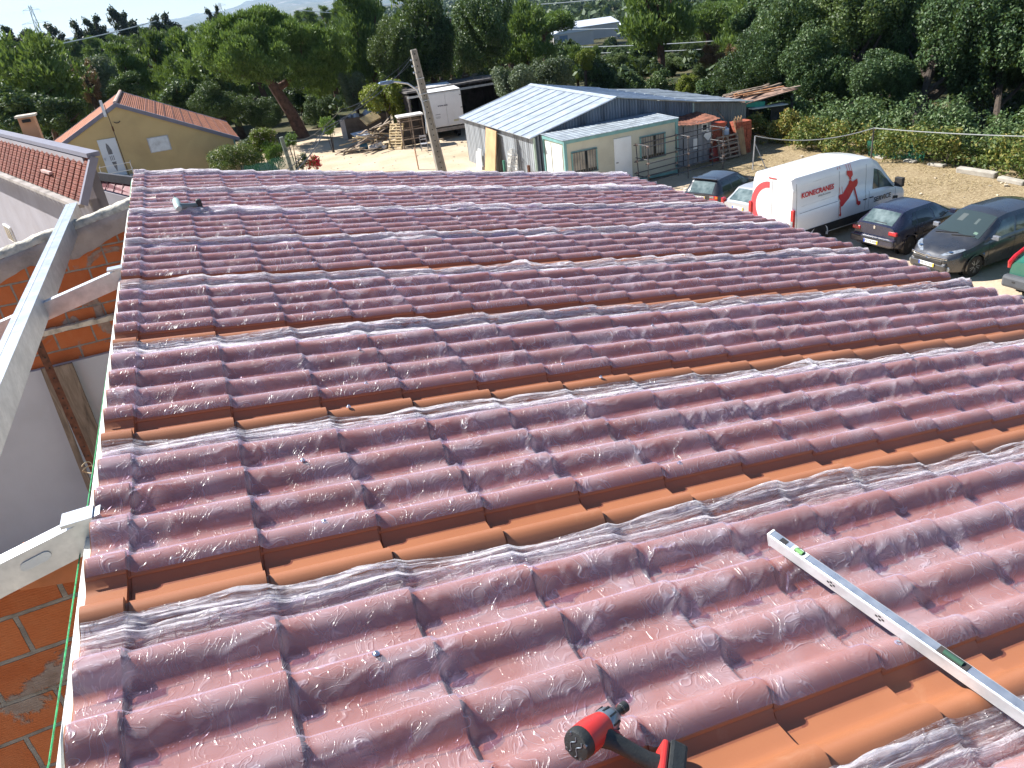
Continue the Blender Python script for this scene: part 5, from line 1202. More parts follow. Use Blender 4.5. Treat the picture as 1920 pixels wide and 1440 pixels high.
def tree3(kind, c, rad, b0, label, name='tree', group=None, bark=None, zrot=None, cat='tree', limbs=5):
    t = thing(name, label, cat, b0, group=group); c = Vector(c)
    me = trand.choice(PROTO[kind]); o = bpy.data.objects.new('crown', me); COL.objects.link(o); o.parent = t
    o.location = c - b0; o.scale = rad; o.rotation_euler = ((trand.choice((0, PI)) if kind.startswith('oak') else 0), 0, trand.uniform(0, 6.28) if zrot is None else zrot)
    b = MB(); H = c.z - b0.z; r0 = max(.06, min(.38, .035 * (H + rad[2]) )); tip = c - b0 + Vector((0, 0, rad[2] * .35)); fk = (c - b0) * .0 + Vector(((c - b0).x * .55, (c - b0).y * .55, max(.4, H - rad[2] * .75)))
    if fk.z > tip.z: fk.z = tip.z * .5
    mid = fk * .5 + Vector((trand.uniform(-.12, .12) * H * .3, 0, 0)); b.tube([(0, 0, 0), mid, fk, tip], [r0 * 1.25, r0 * .95, r0 * .75, r0 * .2], 8)
    for k in range(limbs):
        a = trand.uniform(0, 2 * PI); e = c - b0 + Vector((math.cos(a) * rad[0] * .6, math.sin(a) * rad[1] * .6, trand.uniform(-.1, .4) * rad[2])); s_ = fk.lerp(tip, trand.uniform(0, .5)); m2 = s_.lerp(e, .5) + Vector((0, 0, -.06 * rad[2])); b.tube([s_, m2, e], [r0 * .5, r0 * .33, r0 * .1], 6, cap=False)
    b.build('trunk', bark or BARK, t, True, fixn=False); return t

# the umbrella pine
up = thing('umbrella_pine', 'great umbrella pine with a forked reddish trunk and bright domed crown', 'tree', (8.6, 65.5, -.1))
D = 65.5; q = lambda px, py, dy=0: Vector(at_y(px, py, D + dy)) - Vector((8.6, 65.5, -.1))
b = MB()
b.tube([Vector((q(570, 262).x, 0, 0)), q(548, 215), q(520, 172), q(505, 150), q(488, 128), q(470, 100)], [.55, .46, .40, .34, .28, .12], 10)
b.tube([q(518, 168), q(535, 156), q(552, 145), q(570, 128), q(592, 112)], [.30, .27, .23, .16, .08], 8)
for (a, c_) in (((500, 145), (430, 95)), ((495, 140), (400, 130)), ((480, 115), (520, 60)), ((560, 135), (610, 150)), ((488, 128), (450, 60)), ((575, 122), (560, 80))):
    s_, e = q(*a), q(*c_, trand.uniform(-2, 2)); b.tube([s_, s_.lerp(e, .5) - Vector((0, 0, .3)), e], [.16, .11, .04], 6, cap=False)
b.build('trunk', PBARK, up, True, fixn=False)
L = []; k_ = 66 / F * 1.0
for (px, py, rx, ry, dy) in [(430, 75, 62, 42, 0), (400, 100, 50, 34, -1.5), (470, 55, 60, 34, 1), (510, 75, 50, 45, 0), (455, 110, 60, 34, -2), (500, 115, 42, 32, -2.5), (385, 75, 34, 22, 1.5), (545, 70, 24, 20, 0), (420, 45, 30, 16, 1), (480, 35, 40, 14, 1), (380, 125, 28, 20, 0), (530, 45, 22, 16, 1.5),
                             (580, 75, 34, 22, 0), (620, 90, 32, 26, -1), (590, 115, 40, 24, -1), (620, 130, 34, 26, 0), (570, 150, 30, 14, -1), (600, 160, 32, 18, 0), (640, 110, 22, 22, 1), (650, 80, 16, 14, 1)]:
    c_ = q(px, py, dy); r_ = (rx * k_, (rx + ry) / 2 * k_, ry * k_)
    for j in range(13):
        dv = Vector((trand.gauss(0, 1), trand.gauss(0, 1), trand.gauss(0, 1))).normalized() * .70; L.append(((c_.x + dv.x * r_[0], c_.y + dv.y * r_[1], c_.z + dv.z * r_[2]), (r_[0] * .33, r_[1] * .33, r_[2] * .36)))
V, Fc = leaf_cloud(L, 80000, .13, 5, 'needle', .12, .44); mesh_obj('crown', V, Fc, UPINE, up)

taken_x = []
# trees one can point at
tree('oakfine', 800, 70, 78, 95, 62, 'great dark oak, left half of the pair rising behind the lean-to', 'oak_tree', rdep=5)
tree('oakfine', 895, 45, 72, 105, 64, 'great dark oak whose crown leaves the top of the picture above the white trailer', 'oak_tree', rdep=5, trunk_px=(862, 168))
tree('oaklite', 740, 110, 50, 75, 60, 'leafy oak at the left flank of the great dark oak', 'oak_tree')
tree('pine', 682, 55, 42, 75, 82, 'tall thin pine with a bare trunk left of the great oak', 'pine_tree', bark=PBARK)
tree('olive', 665, 172, 27, 42, 63, 'grey-green young tree between the tall pine and the lamp arm', 'young_tree')
tree('lemon', 722, 182, 54, 52, 57, 'bright yellow-green fruit tree over the brown scrap heap', 'fruit_tree', trunk_px=(735, 250))
tree('lemon', 752, 228, 20, 14, 56, 'low yellow-green bush under the fruit tree beside the cupboard', 'bush', cat='bush', limbs=2)
tree('olive', 965, 165, 55, 50, 50.5, 'silvery olive tree at the left corner behind the workshop roof', 'olive_tree')
tree('olive', 1035, 140, 62, 50, 53, 'silvery olive tree rising behind the workshop ridge', 'olive_tree')
tree('oak', 1120, 140, 40, 48, 60, 'dark tree with yellowing top just right of the silvery olives', 'oak_tree')
tree('lemon', 1098, 112, 26, 24, 59, 'yellow-green crown between the silvery olives and the dark tree', 'fruit_tree')
tree('oak', 1175, 165, 40, 32, 58, 'bush-like oak directly behind the workshop roof, left of three', 'oak_tree')
tree('oak', 1240, 165, 34, 34, 60, 'bush-like oak directly behind the workshop roof, middle of three', 'oak_tree')
tree('oak', 1345, 170, 48, 36, 52, 'bush-like oak at the right end of the workshop roof', 'oak_tree')
tree('lemon', 1288, 165, 24, 30, 56, 'yellowing bush standing above the workshop roof', 'bush', cat='bush')
for (px, py, rx, ry, D_) in [(1205, 128, 34, 24, 74), (1262, 122, 36, 26, 78), (1320, 135, 32, 24, 70), (1150, 120, 34, 22, 80), (1300, 100, 34, 26, 92), (1395, 105, 34, 34, 74)]:
    tree('oaklite', px, py, rx, ry, D_, 'mid-green bushy tree on the slope beyond the workshop roof', 'oak_tree', 'bushy trees on the slope beyond the workshop', limbs=3)
tree('dry', 1376, 128, 30, 44, 55, 'dead tree with rust-brown leaves left of the big oaks', 'dead_tree')
tree('drypine', 1335, 105, 26, 22, 64, 'thin brown withered crown above the dead rusty tree', 'dead_tree')
tree('pine', 1215, 60, 52, 62, 98, 'broad pine standing in front of the white works roofs', 'pine_tree', bark=PBARK)
tree('flatpine', 1330, 40, 58, 42, 92, 'bright domed pine right of the white works roofs', 'pine_tree', bark=PBARK)
tree('pine', 1400, 45, 50, 55, 80, 'grey-green pine beside the big oaks at the top', 'pine_tree', bark=PBARK)
tree('pine', 70, 140, 80, 68, 70, 'big shaggy pine filling the left edge above the red roof', 'pine_tree', bark=PBARK)
tree('oak', 30, 200, 60, 45, 64, 'dark round tree low at the left edge behind the chimney', 'oak_tree')
tree('oak', 120, 215, 45, 36, 62, 'dark bushy tree between the chimney and the ochre house', 'oak_tree')
tree('dry', 165, 152, 24, 36, 72, 'brown withered tree between the left pines', 'dead_tree')
tree('pine', 232, 128, 50, 42, 84, 'mid-green pine right of the brown withered tree', 'pine_tree', bark=PBARK)
tree('pine', 300, 110, 42, 50, 88, 'pine just left of the umbrella pine', 'pine_tree', bark=PBARK)
tree('oak', 235, 165, 40, 28, 70, 'dark evergreen behind the peak of the ochre house', 'oak_tree')
tree('oak', 330, 175, 46, 36, 68, 'dark evergreen above the right slope of the ochre house', 'oak_tree')
tree('oakfine', 410, 195, 60, 42, 66, 'wide dark holm oak right of the ochre house under the umbrella pine', 'oak_tree')
tree('oakfine', 490, 210, 52, 42, 67, 'dark holm oak left of the umbrella pine trunk', 'oak_tree')
tree('oakfine', 605, 205, 42, 46, 70, 'dark holm oak right of the umbrella pine trunk', 'oak_tree')
tree('oak', 560, 180, 34, 30, 73, 'evergreen seen through the fork of the umbrella pine', 'oak_tree')
for (px, py, rx, ry) in [(10, 68, 16, 12), (50, 74, 18, 12), (98, 66, 16, 14), (120, 78, 12, 10), (150, 62, 12, 16), (166, 56, 10, 14), (182, 50, 12, 14), (198, 62, 9, 10), (222, 44, 12, 20), (238, 48, 12, 16), (262, 54, 18, 12), (284, 52, 14, 12), (304, 46, 11, 13), (322, 44, 14, 14), (393, 33, 8, 12), (407, 27, 7, 12)]:
    tree('euca', px, py + 3, rx * 1.55, ry * 1.5, 205 + trand.uniform(-8, 8), 'dark eucalyptus standing up on the left skyline', 'eucalyptus', 'eucalyptus trees on the skyline', limbs=3)
for (px, py, rx, ry) in [(15, 100, 26, 20), (60, 104, 30, 20), (105, 98, 26, 20), (140, 96, 22, 18), (180, 92, 26, 20), (220, 88, 26, 20), (262, 84, 28, 18), (300, 78, 26, 18), (335, 72, 22, 18), (362, 66, 20, 16)]:
    tree('pine', px, py, rx, ry, 155 + trand.uniform(-10, 10), 'pine in the band below the left skyline', 'pine_tree', 'pines below the left skyline', PBARK, limbs=2)
# the big oaks on the right, above the hedge
tree('oakfine', 1470, 95, 92, 118, 43, 'leftmost of the big oaks on the right, over the junk shelter', 'oak_tree', trunk_px=(1460, 232), rdep=3.4)
tree('oaklite', 1600, 60, 110, 110, 39, 'second big oak on the right, its crown above the white van', 'oak_tree', rdep=3.6, trunk_px=(1600, 250))
tree('oaklite', 1615, 170, 84, 74, 36, 'lower bough-mass of oak leaves hanging right above the van roof', 'oak_tree', rdep=2.4, trunk_px=(1655, 262))
tree('oakfine', 1765, 60, 115, 110, 35, 'third big oak on the right with the forked leaning trunk', 'oak_tree', rdep=3.4, trunk_px=(1695, 262))
tree('oakfine', 1880, 110, 95, 120, 33, 'big dark oak at the right edge of the picture', 'oak_tree', rdep=3.4, trunk_px=(1870, 270))
tree('oakfine', 1545, 10, 110, 70, 49, 'further oak crown at the top between the first two big oaks', 'oak_tree')
tree('oakfine', 1700, -20, 130, 80, 47, 'further oak crown cut by the top edge above the third big oak', 'oak_tree')
tree('oakfine', 1870, -30, 120, 80, 42, 'further oak crown cut by the top right corner', 'oak_tree')
tree('oakfine', 1480, 215, 58, 42, 38.5, 'dense bushy oak beside the junk shelter', 'oak_tree', rdep=2)
tree('oakfine', 1555, 238, 62, 40, 35.5, 'dense green shrub mass behind the hedge above the van bonnet', 'shrub', cat='shrub', rdep=2)
for (px0, py0, px1, py1, D_, r_, ln) in ((1700, 262, 1790, 150, 33, .26, 'leaning'), (1690, 262, 1700, 190, 33.4, .24, 'upright')):
    a_, c_ = Vector(at_y(px0, py0, D_)), Vector(at_y(px1, py1, D_)); a_.z = max(a_.z, 0); b = MB(); g0 = a_ - (c_ - a_) * (a_.z / (c_.z - a_.z)); b.tube([g0, a_.lerp(c_, .5) + Vector((.15, 0, .1)), c_], [r_ * 1.2, r_, r_ * .6], 9)
    tag(b.build('tree_trunk', BARK, None, True, fixn=False), 'dark bare %s oak trunk in the gap behind the hedge' % ln, 'trunk')
for k, (x, y, r_, h_) in enumerate([(35, 37.5, 2.6, 2.5), (35.8, 33.5, 2.4, 2.0),  (40, 38, 3.4, 3.4), (41.5, 32, 3.6, 3.6), (42, 26, 3.6, 3.6), (42, 20, 3.8, 3.6), (33.5, 41, 2.6, 2.4), (39, 44, 3.2, 3.2), (46, 40, 4, 4.2), (47.5, 32, 4, 4.2), (48, 24, 4.2, 4.2), (44, 49, 4, 3.6)]):
    tree3('oakfine', (x, y, h_ * 1.05), (r_, r_, h_ * 1.12), Vector((x, y, -.1)), 'low bushy oak filling the thicket under the big oaks on the right', 'oak_tree', 'oaks of the right-hand thicket', BARK, limbs=3); taken_x.append((x, y))
# ordinary trees of the wood, each with its own crown and trunk
taken = [(o.matrix_basis.translation.x, o.matrix_basis.translation.y) for o in bpy.data.objects if o.type == 'EMPTY' and o.get('category') == 'tree']
cnt = 0; tries = 0
kinds = [('pine', 'maritime pine of the wood behind the yard', 'pine_tree', 'pines of the wood', PBARK), ('flatpine', 'domed stone pine of the wood behind the yard', 'pine_tree', 'stone pines of the wood', PBARK), ('oak', 'dark round evergreen oak of the wood behind the yard', 'oak_tree', 'evergreen oaks of the wood', BARK), ('olive', 'grey-green tree of the wood behind the yard', 'young_tree', 'grey-green trees of the wood', BARK)]
while cnt < 235 and tries < 6000:
    tries += 1; d = 70 + 125 * trand.random() ** .8; az = math.radians(trand.uniform(-14, 50)); x, y = d * math.sin(az), d * math.cos(az)
    if y < 62 and x < 31 or y < 50: continue
    pc = RW.T @ np.array([x, y, float(terr(x, y)) + 9 - CAMZ]); qx, qy = CX + F * pc[0] / pc[2], CY + F * pc[1] / pc[2]
    works = 1020 < qx < 1200
    if min((x - a) ** 2 + (y - c_) ** 2 for a, c_ in taken) < (3.6 + d * .012) ** 2: continue
    taken.append((x, y)); k = trand.choices(kinds, (9, 1.5, 5, 1.5))[0]; z0 = float(terr(x, y)); H = trand.uniform(6.5, 11.5) if k[0] != 'oak' else trand.uniform(5, 8.5)
    if az < 0.12 and d < 160: H = min(H, 9)
    if works:
        H = min(H, at_y(qx, 86 if y < 290 else 60, y)[2] - z0)
        if H < 2.2: continue
        if k[0] == 'flatpine': k = kinds[0]
    rz_ = H * trand.uniform(.30, .40); rx_ = rz_ * trand.uniform(.75, 1.05) * (1.35 if k[0] == 'flatpine' else 1)
    if k[0] == 'flatpine': rz_ *= .65
    tree3(k[0], (x, y, z0 + H - rz_), (rx_, rx_, rz_), Vector((x, y, z0 - .1)), k[1], k[2], k[3], k[4], limbs=3); cnt += 1
# the far wood reads as one mass
rs = np.random.RandomState(5)
def far_wood(n, d0, d1, leaves, size, H, seed, name, label, az0=-18, az1=56, pw=.5):
    rs = np.random.RandomState(seed); d = (d0 ** 2 + (d1 ** 2 - d0 ** 2) * rs.rand(n)) ** .5; az = np.radians(rs.uniform(az0, az1, n)); x, y = d * np.sin(az), d * np.cos(az); z = terr(x, y); h = H * rs.uniform(.65, 1.25, n)
    ok = np.ones(n, bool)
    for (px, py, D_) in ((1075, 62, 300), (1120, 48, 314), (1170, 55, 328), (1265, 35, 342)):
        c_ = at_y(px, py, D_); ok &= ~((np.abs(x - c_[0]) < 15) & (y > D_ - 26) & (y < D_ + 14))
    for (px, py, D_) in ((1075, 62, 300), (1120, 48, 314), (1170, 55, 328), (1265, 35, 342)):
        c_ = at_y(px, py, D_); h = np.where((np.abs(x - c_[0] * y / D_) < 17) & (y > D_ - 140) & (y < D_), h * .42, h)
    x, y, z, h = x[ok], y[ok], z[ok], h[ok]; n = len(x)
    dv = rs.normal(size=(n, leaves, 3)); dv /= np.linalg.norm(dv, axis=2)[..., None]; dv[..., 2] = np.abs(dv[..., 2]) * .95 - .12
    rr_ = rs.uniform(.55, 1.05, (n, leaves, 1)); rad = np.stack([h * .36, h * .36, h * .42], 1)[:, None, :]
    P = np.stack([x, y, z + h * .55], 1)[:, None, :] + dv * rr_ * rad; P = P.reshape(-1, 3); dv = dv.reshape(-1, 3); m = len(P)
    nr = dv * .8 + rs.normal(size=(m, 3)) * .6; nr /= np.linalg.norm(nr, axis=1)[:, None]; a = np.cross(nr, rs.normal(size=(m, 3))); a /= np.linalg.norm(a, axis=1)[:, None]; b_ = np.cross(nr, a); s = size * rs.uniform(.6, 1.3, m)[:, None]
    V = np.stack([P - a * s, P - b_ * s * .6, P + a * s, P + b_ * s * .6], 1).reshape(-1, 3)
    return tag(mesh_obj(name, V, np.arange(len(V)).reshape(-1, 4), leaf_mat('leaves_of_' + name, [(.024, .045, .018), (.042, .072, .026), (.070, .105, .038)], .15, .6, .02)), label, None, None, 'stuff')
far_wood(2600, 185, 420, 70, .85, 9.5, 3, 'woodland', 'dense pine wood filling the valley')
far_wood(5200, 400, 1500, 22, 2.6, 11, 4, 'distant_woodland', 'far wood running to the skyline')
far_wood(700, 66, 190, 60, .32, 2.2, 6, 'undergrowth', 'scrub and bracken under the trees')
# tall trees standing on the skyline between the pylon and the oak
for (px, py, rx, ry, D_) in [(640, 22, 20, 22, 150), (610, 30, 18, 18, 160), (665, 14, 20, 20, 150), (580, 30, 16, 14, 170), (700, 8, 18, 18, 155), (560, 34, 14, 12, 180)]:
    tree('pine', px, py, rx, ry, D_, 'dark pine on the skyline between the umbrella pine and the tall thin pine', 'pine_tree', 'pines on the middle skyline', PBARK, limbs=3)

# hedge of vines along the right, low plants, flower bushes
def hedge(name, path, h, w, n, size, m_, label, seed, gap=.3):
    L = []; rr = random.Random(seed)
    for (a, c_) in zip(path[:-1], path[1:]):
        a, c_ = Vector(a), Vector(c_); k = max(2, int((c_ - a).length / .45))
        for i in range(k):
            p = a.lerp(c_, i / k); hh = h * rr.uniform(.55, 1.1)
            for _ in range(2): L.append(((p.x + rr.uniform(-w, w) * .5, p.y + rr.uniform(-.3, .3), hh * rr.uniform(.25, .62)), (w * rr.uniform(.35, .6), w * rr.uniform(.35, .6), hh * rr.uniform(.3, .45))))
    V, Fc = leaf_cloud(L, n, size, seed, 'leaf', .3, gap); return tag(mesh_obj(name, V, Fc, m_), label, 'hedge')
hedge('vine_hedge', [(28.2, 31.8, 0), (29.6, 27, 0), (30.2, 23, 0), (30.2, 19, 0), (30.0, 14, 0), (30.0, 8, 0)], 1.7, 1.3, 30000, .075, VINE, 'straggling vine hedge with yellowing leaves along the right of the dry grass', 3, .36)
hedge('bramble_hedge', [(30.9, 36.5, 0), (31.8, 30, 0), (32.3, 24, 0), (32.3, 17, 0), (32.3, 9, 0)], 2.3, 1.7, 42000, .085, OAKL, 'taller dark bramble hedge behind the vines under the big oaks', 4, .36)
hedge('vine_tangle', [(27.7, 34.2, 0), (29.0, 33.2, 0), (30.0, 32.2, 0)], 1.9, .9, 7000, .07, VINE, 'tangle of vines in front of the junk shelter', 5, .4)
def bush(px, py, D_, rx, ry, kind_m, label, n=3500, size=.045, name='bush', mode='leaf', cat='bush', flowers=None, ground=True):
    c = Vector(at_y(px, py, D_)); k = D_ / F * 1.05; sx, sz = rx * k, ry * k; z0 = 0
    t = thing(name, label, cat, (c.x, D_, 0)); L = []; rr = random.Random(int(px))
    cz = c.z; hh = cz + sz
    for _ in range(14): L.append(((rr.uniform(-.6, .6) * sx, rr.uniform(-.6, .6) * sx * .7, cz + rr.uniform(-.6, .5) * sz), (sx * rr.uniform(.25, .45), sx * .35, sz * rr.uniform(.25, .45))))
    V, Fc = leaf_cloud(L, n, size, int(px), mode, .3, .3); mesh_obj('foliage', V, Fc, kind_m, t)
    b = MB()
    for _ in range(5): b.tube([(rr.uniform(-.1, .1), 0, 0), (rr.uniform(-.5, .5) * sx, rr.uniform(-.3, .3) * sx, cz)], [.025, .012], 5)
    b.build('stems', BARK, t, fixn=False)
    if flowers:
        V, Fc = leaf_cloud([(l[0], tuple(r * 1.06 for r in l[1])) for l in L], flowers[1], flowers[2], 9, 'leaf', 0, .2); mesh_obj('flowers', V, Fc, flowers[0], t)
    return t
PINKF = mat('pale_pink_petals', (.72, .55, .50), .7); WHITEF = mat('cream_petals', (.75, .70, .52), .7); REDF = mat('crimson_petals', (.62, .02, .05), .6)
GRS = leaf_mat('fresh_green_blades', [(.05, .11, .02), (.10, .19, .035), (.17, .27, .06)], .4)
bush(440, 292, 47, 50, 26, VINE, 'wide low flowering bush with cream blossoms in front of the ochre wall', 12000, .05, flowers=(WHITEF, 420, .038))
bush(492, 265, 48, 26, 26, LEMON, 'taller yellow-green bush topped with pale pink blossoms', 7000, .055, flowers=(PINKF, 260, .055))
bush(468, 268, 49, 22, 16, OLIVEL, 'grey-leaved bush behind the cream-blossomed one', 3500, .04)
bush(515, 290, 47, 20, 26, GRS, 'fresh green grassy clump beside the green net', 3500, .06, name='grass_clump', mode='needle', cat='plant')
bush(543, 262, 49, 14, 14, GRS, 'small bright green bush behind the thick post', 1500, .05)
bush(588, 303, 47, 14, 14, LEMON, 'small plant with crimson flowers at the edge of the far tiles', 900, .04, name='flowering_plant', cat='plant', flowers=(REDF, 420, .07))
bush(566, 302, 47, 12, 16, OAKL, 'small dark plant left of the crimson flowers', 900, .05, name='dark_plant', cat='plant')
bush(614, 234, 56, 13, 16, GRS, 'bright green sapling with upright shoots at the left edge of the sand', 1300, .11, name='sapling', mode='needle', cat='sapling')
bush(202, 334, 48, 6, 7, GRS, 'green potted plant on the balcony beside the white door', 300, .06, name='potted_plant', cat='plant')
# dry stubble over the ground right of the cars
rs = np.random.RandomState(8); n = 26000; x = rs.uniform(21.5, 30.5, n); y = rs.uniform(8, 35, n); dens = fbm(x * .6, y * .6, 4); kp = dens > .42; x, y = x[kp], y[kp]; n = len(x)
a = rs.uniform(0, 2 * PI, n); L_ = rs.uniform(.04, .13, n); ti = rs.uniform(.0, .7, n); dx_, dy_, dz_ = np.cos(a) * np.cos(ti) * L_, np.sin(a) * np.cos(ti) * L_, np.sin(ti) * L_; w_ = .010
P = np.stack([x, y, np.full(n, .012)], 1); T = np.stack([dx_, dy_, dz_], 1); S_ = np.stack([-np.sin(a), np.cos(a), np.zeros(n)], 1) * w_
V = np.stack([P - S_, P + S_, P + T + S_ * .5, P + T - S_ * .5], 1).reshape(-1, 3)
tag(mesh_obj('dry_stubble', V, np.arange(len(V)).reshape(-1, 4), leaf_mat('straw', [(.22, .16, .07), (.42, .33, .17), (.60, .50, .30)], .1, .8)), 'dry straw and stubble on the ground beside the cars', None, None, 'stuff')
# ------------------------------------------------------------------ vehicles
def paint(name, col, rough=0.32, dust=0.25, metal=0.0):
    t = NT(name); v = t.coord(); n1 = t.noise(v, 2.5, 6, .65); sp = t.n('SeparateXYZ'); t.set(sp.inputs[0], v)
    c = t.mix(t.ramp(n1, [(.35, dust * .25), (.75, dust)]), col, (.30, .25, .19))
    low = t.math('MULTIPLY', t.math('SUBTRACT', .55, sp.outputs[2]), 1.1, clamp=True); c = t.mix(t.math('MULTIPLY', low, t.math('ADD', n1, .1)), c, (.26, .20, .14))
    p = t.bsdf(Base_Color=c, Metallic=metal, Coat_Weight=.8); p.inputs['Coat Roughness'].default_value = .06
    t.set(p.inputs['Roughness'], t.ramp(n1, [(.35, rough), (.75, rough + .2)])); return t.m
CGLASS = NT('car_glass'); _p = CGLASS.bsdf(Base_Color=(.035, .05, .05), Roughness=.05); _p.inputs['Specular IOR Level'].default_value = .9; CGLASS = CGLASS.m
CGLASSL = NT('pale_car_glass'); _v = CGLASSL.coord(); _c = CGLASSL.ramp(CGLASSL.noise(_v, 2.2, 3), [(.4, (.06, .09, .09)), (.7, (.20, .25, .25))]); _p = CGLASSL.bsdf(Base_Color=_c, Roughness=.06); _p.inputs['Specular IOR Level'].default_value = .9; CGLASSL = CGLASSL.m
TYRE = mat('tyre_rubber', (.022, .021, .020), .85, 0, .2, 8, .3, dirt=.35)
RIM = mat('alloy_rim', (.42, .43, .45), .35, .7, .1, 10, 0); RIMB = mat('black_rim', (.03, .03, .03), .5); RIMS = mat('steel_rim', (.07, .065, .06), .6, .3, .2, 8)
PLAST = mat('black_trim', (.018, .018, .02), .6, 0, .2, 5, .1, dirt=.2); CHROME = mat('chrome_trim', (.72, .74, .77), .15, 1.0, .02, 5, 0)
REDL = mat('red_lamp', (.40, .012, .015), .15, 0, .15, 9, 0, coat=.8); ORGL = mat('orange_lamp', (.70, .16, .01), .2, 0, .1, 9, 0, coat=.8); CLRL = mat('clear_lamp', (.36, .39, .42), .12, .5, .25, 14, 0, coat=.9)
PLATE = mat('plate_white', (.74, .75, .72), .4, 0, .02, 5, 0); PLB = mat('plate_blue', (.02, .07, .42), .4, 0, .02, 5, 0); PLY = mat('plate_yellow', (.75, .50, .03), .4, 0, .02, 5, 0)
def smooth1(x, y, s=.05):
    k = np.exp(-.5 * ((x[:, None] - x[None]) / s) ** 2); return (k @ y) / k.sum(1)
class Car:
    def __init__(c, name, label, loc, yaw, P, m, cat='car', back=False):
        c.L = P['L']; c.P = P; xs = np.concatenate([[0, .012, .04], np.arange(.08, c.L - .06, .06), [c.L - .04, c.L - .012, c.L]]); c.xs = xs
        f = lambda key, s=.06: smooth1(xs, np.interp(xs, [p[0] for p in P[key]], [p[1] for p in P[key]]), s)
        c.zb, c.zt, c.wb, c.wt, c.z0 = f('zb'), f('zt', .035), f('wb', .08), f('wt', .06), f('z0', .05)
        e = lambda d: 1 - .075 * np.exp(-(d / .07) ** 1.2)
        c.wb = c.wb * e(xs) * e(c.L - xs); c.wt = np.minimum(c.wt * e(xs) * e(c.L - xs), c.wb * .97)
        c.t = thing(name, label, cat, (loc[0], loc[1], 0), R(yaw)); c.m = m
        secs = np.array([c.sec(x) for x in xs]); n = secs.shape[1]
        full = np.concatenate([secs, (secs * np.array([-1, 1]))[:, ::-1][:, 1:-1]], 1); nf = full.shape[1]
        V = [(x, y, z) for x, s in zip(xs, full) for y, z in s]; Fc = []
        for i in range(len(xs) - 1):
            for j in range(nf):
                j2 = (j + 1) % nf; q = [i * nf + j, (i + 1) * nf + j, (i + 1) * nf + j2, i * nf + j2]
                cx_, cy_, cz_ = np.mean([V[k] for k in q], 0)
                if abs(cy_) > .55 * P['W'] / 2 and any((cx_ - w) ** 2 + (cz_ - P['R']) ** 2 < (P['R'] + .055) ** 2 for w in P['wheels']): continue
                Fc.append(q)
        Fc += [[j for j in range(nf)], [(len(xs) - 1) * nf + j for j in range(nf)][::-1]]
        b = MB(); b.v = V; b.f = [tuple(f_) for f_ in Fc]; b.m = [0] * len(Fc)
        c.body = b.build('body', m, c.t, True)
        for w in P['wheels']:
            for sg in (-1, 1):
                yb = c.half(w); b = MB(); rr_ = P['R'] + .035
                pr = [(rr_ * math.cos(a), rr_ * math.sin(a)) for a in np.linspace(-.15, PI + .15, 22)]; po = [((rr_ + .045) * math.cos(a), (rr_ + .045) * math.sin(a)) for a in np.linspace(-.15, PI + .15, 22)]
                vs = [(w + p[0], sg * (yb + .004), P['R'] + p[1]) for p in pr] + [(w + p[0], sg * (yb - .004), P['R'] + p[1]) for p in po] + [(w + p[0], sg * (yb - .3), P['R'] + p[1]) for p in pr]
                k = len(pr); b.add(vs, [(i, i + 1, k + i + 1, k + i) for i in range(k - 1)] + [(i, 2 * k + i, 2 * k + i + 1, i + 1) for i in range(k - 1)])
                b.build('wheel_arch', P.get('arch', m), c.t, True)
                b = MB(); b.lathe((w, sg * (yb - .30), P['R']), [(rr_ + .01, -.01), (rr_ + .01, .01)], 22, 'y'); b.build('wheel_well', BLACK, c.t)
                c.wheel(w, sg, yb)
    def half(c, x): s = c.sec(x); return max(p[0] for p in s)
    def sec(c, x):
        g = lambda a: float(np.interp(x, c.xs, a)); zb, zt, wb, wt, z0 = g(c.zb), g(c.zt), g(c.wb), g(c.wt), g(c.z0); h = zt - zb; cr = c.P.get('crown', .03) * min(1, h / .25)
        ms = 1.0
        return np.array([(0, z0), (wb * .80, z0), (wb * .965, z0 + .05), (wb * .995, z0 + .35 * (zb - z0)), (wb, z0 + .68 * (zb - z0)), (wb * .985, zb - .05), (wb * .955, zb), (wb * .955 + (wt - wb * .955) * .52 + .012, zb + .5 * h), (wt + .004, zb + .86 * h - cr), (wt * .93, zt - cr * .9), (wt * .6, zt - cr * .3), (0, zt)])
    def side(c, x, s, sg, off=.006):
        S = c.sec(x); i = int(min(s, 10.999)); p = S[i] + (S[i + 1] - S[i]) * (s - i); return (x, sg * (p[0] + off), p[1])
    def top(c, x, f, off=.008):
        S = c.sec(x); y = f * S[9][0]; z = np.interp(abs(y), [S[11][0], S[10][0], S[9][0], S[8][0]], [S[11][1], S[10][1], S[9][1], S[8][1]])
        dz = (np.interp(min(c.L, x + .05), c.xs, c.zt) - np.interp(max(0, x - .05), c.xs, c.zt)) / .1; nn = np.array([-dz, 1]) / math.hypot(1, dz)
        return (x + nn[0] * off, y, z + nn[1] * off)
    def patch(c, name, P, m, parent=None):
        V = [tuple(p) for row in P for p in row]; return mesh_obj(name, V, [tuple(f) for f in grid_faces(len(P), len(P[0]))], m, parent or c.t, True)
    def sidewin(c, name, x0b, x1b, x0t, x1t, m=None, s0=6.12, s1=7.86, sgs=(-1, 1), n=10, q=6, off=.006, parent=None):
        for sg in sgs:
            P = []
            for j in range(q):
                g = j / (q - 1); s = s0 + (s1 - s0) * g; P.append([c.side(x0b + (x0t - x0b) * g + (x1b + (x1t - x1b) * g - x0b - (x0t - x0b) * g) * k / (n - 1), s, sg, off) for k in range(n)])
            o = c.patch(name, P, m or CGLASS, parent)
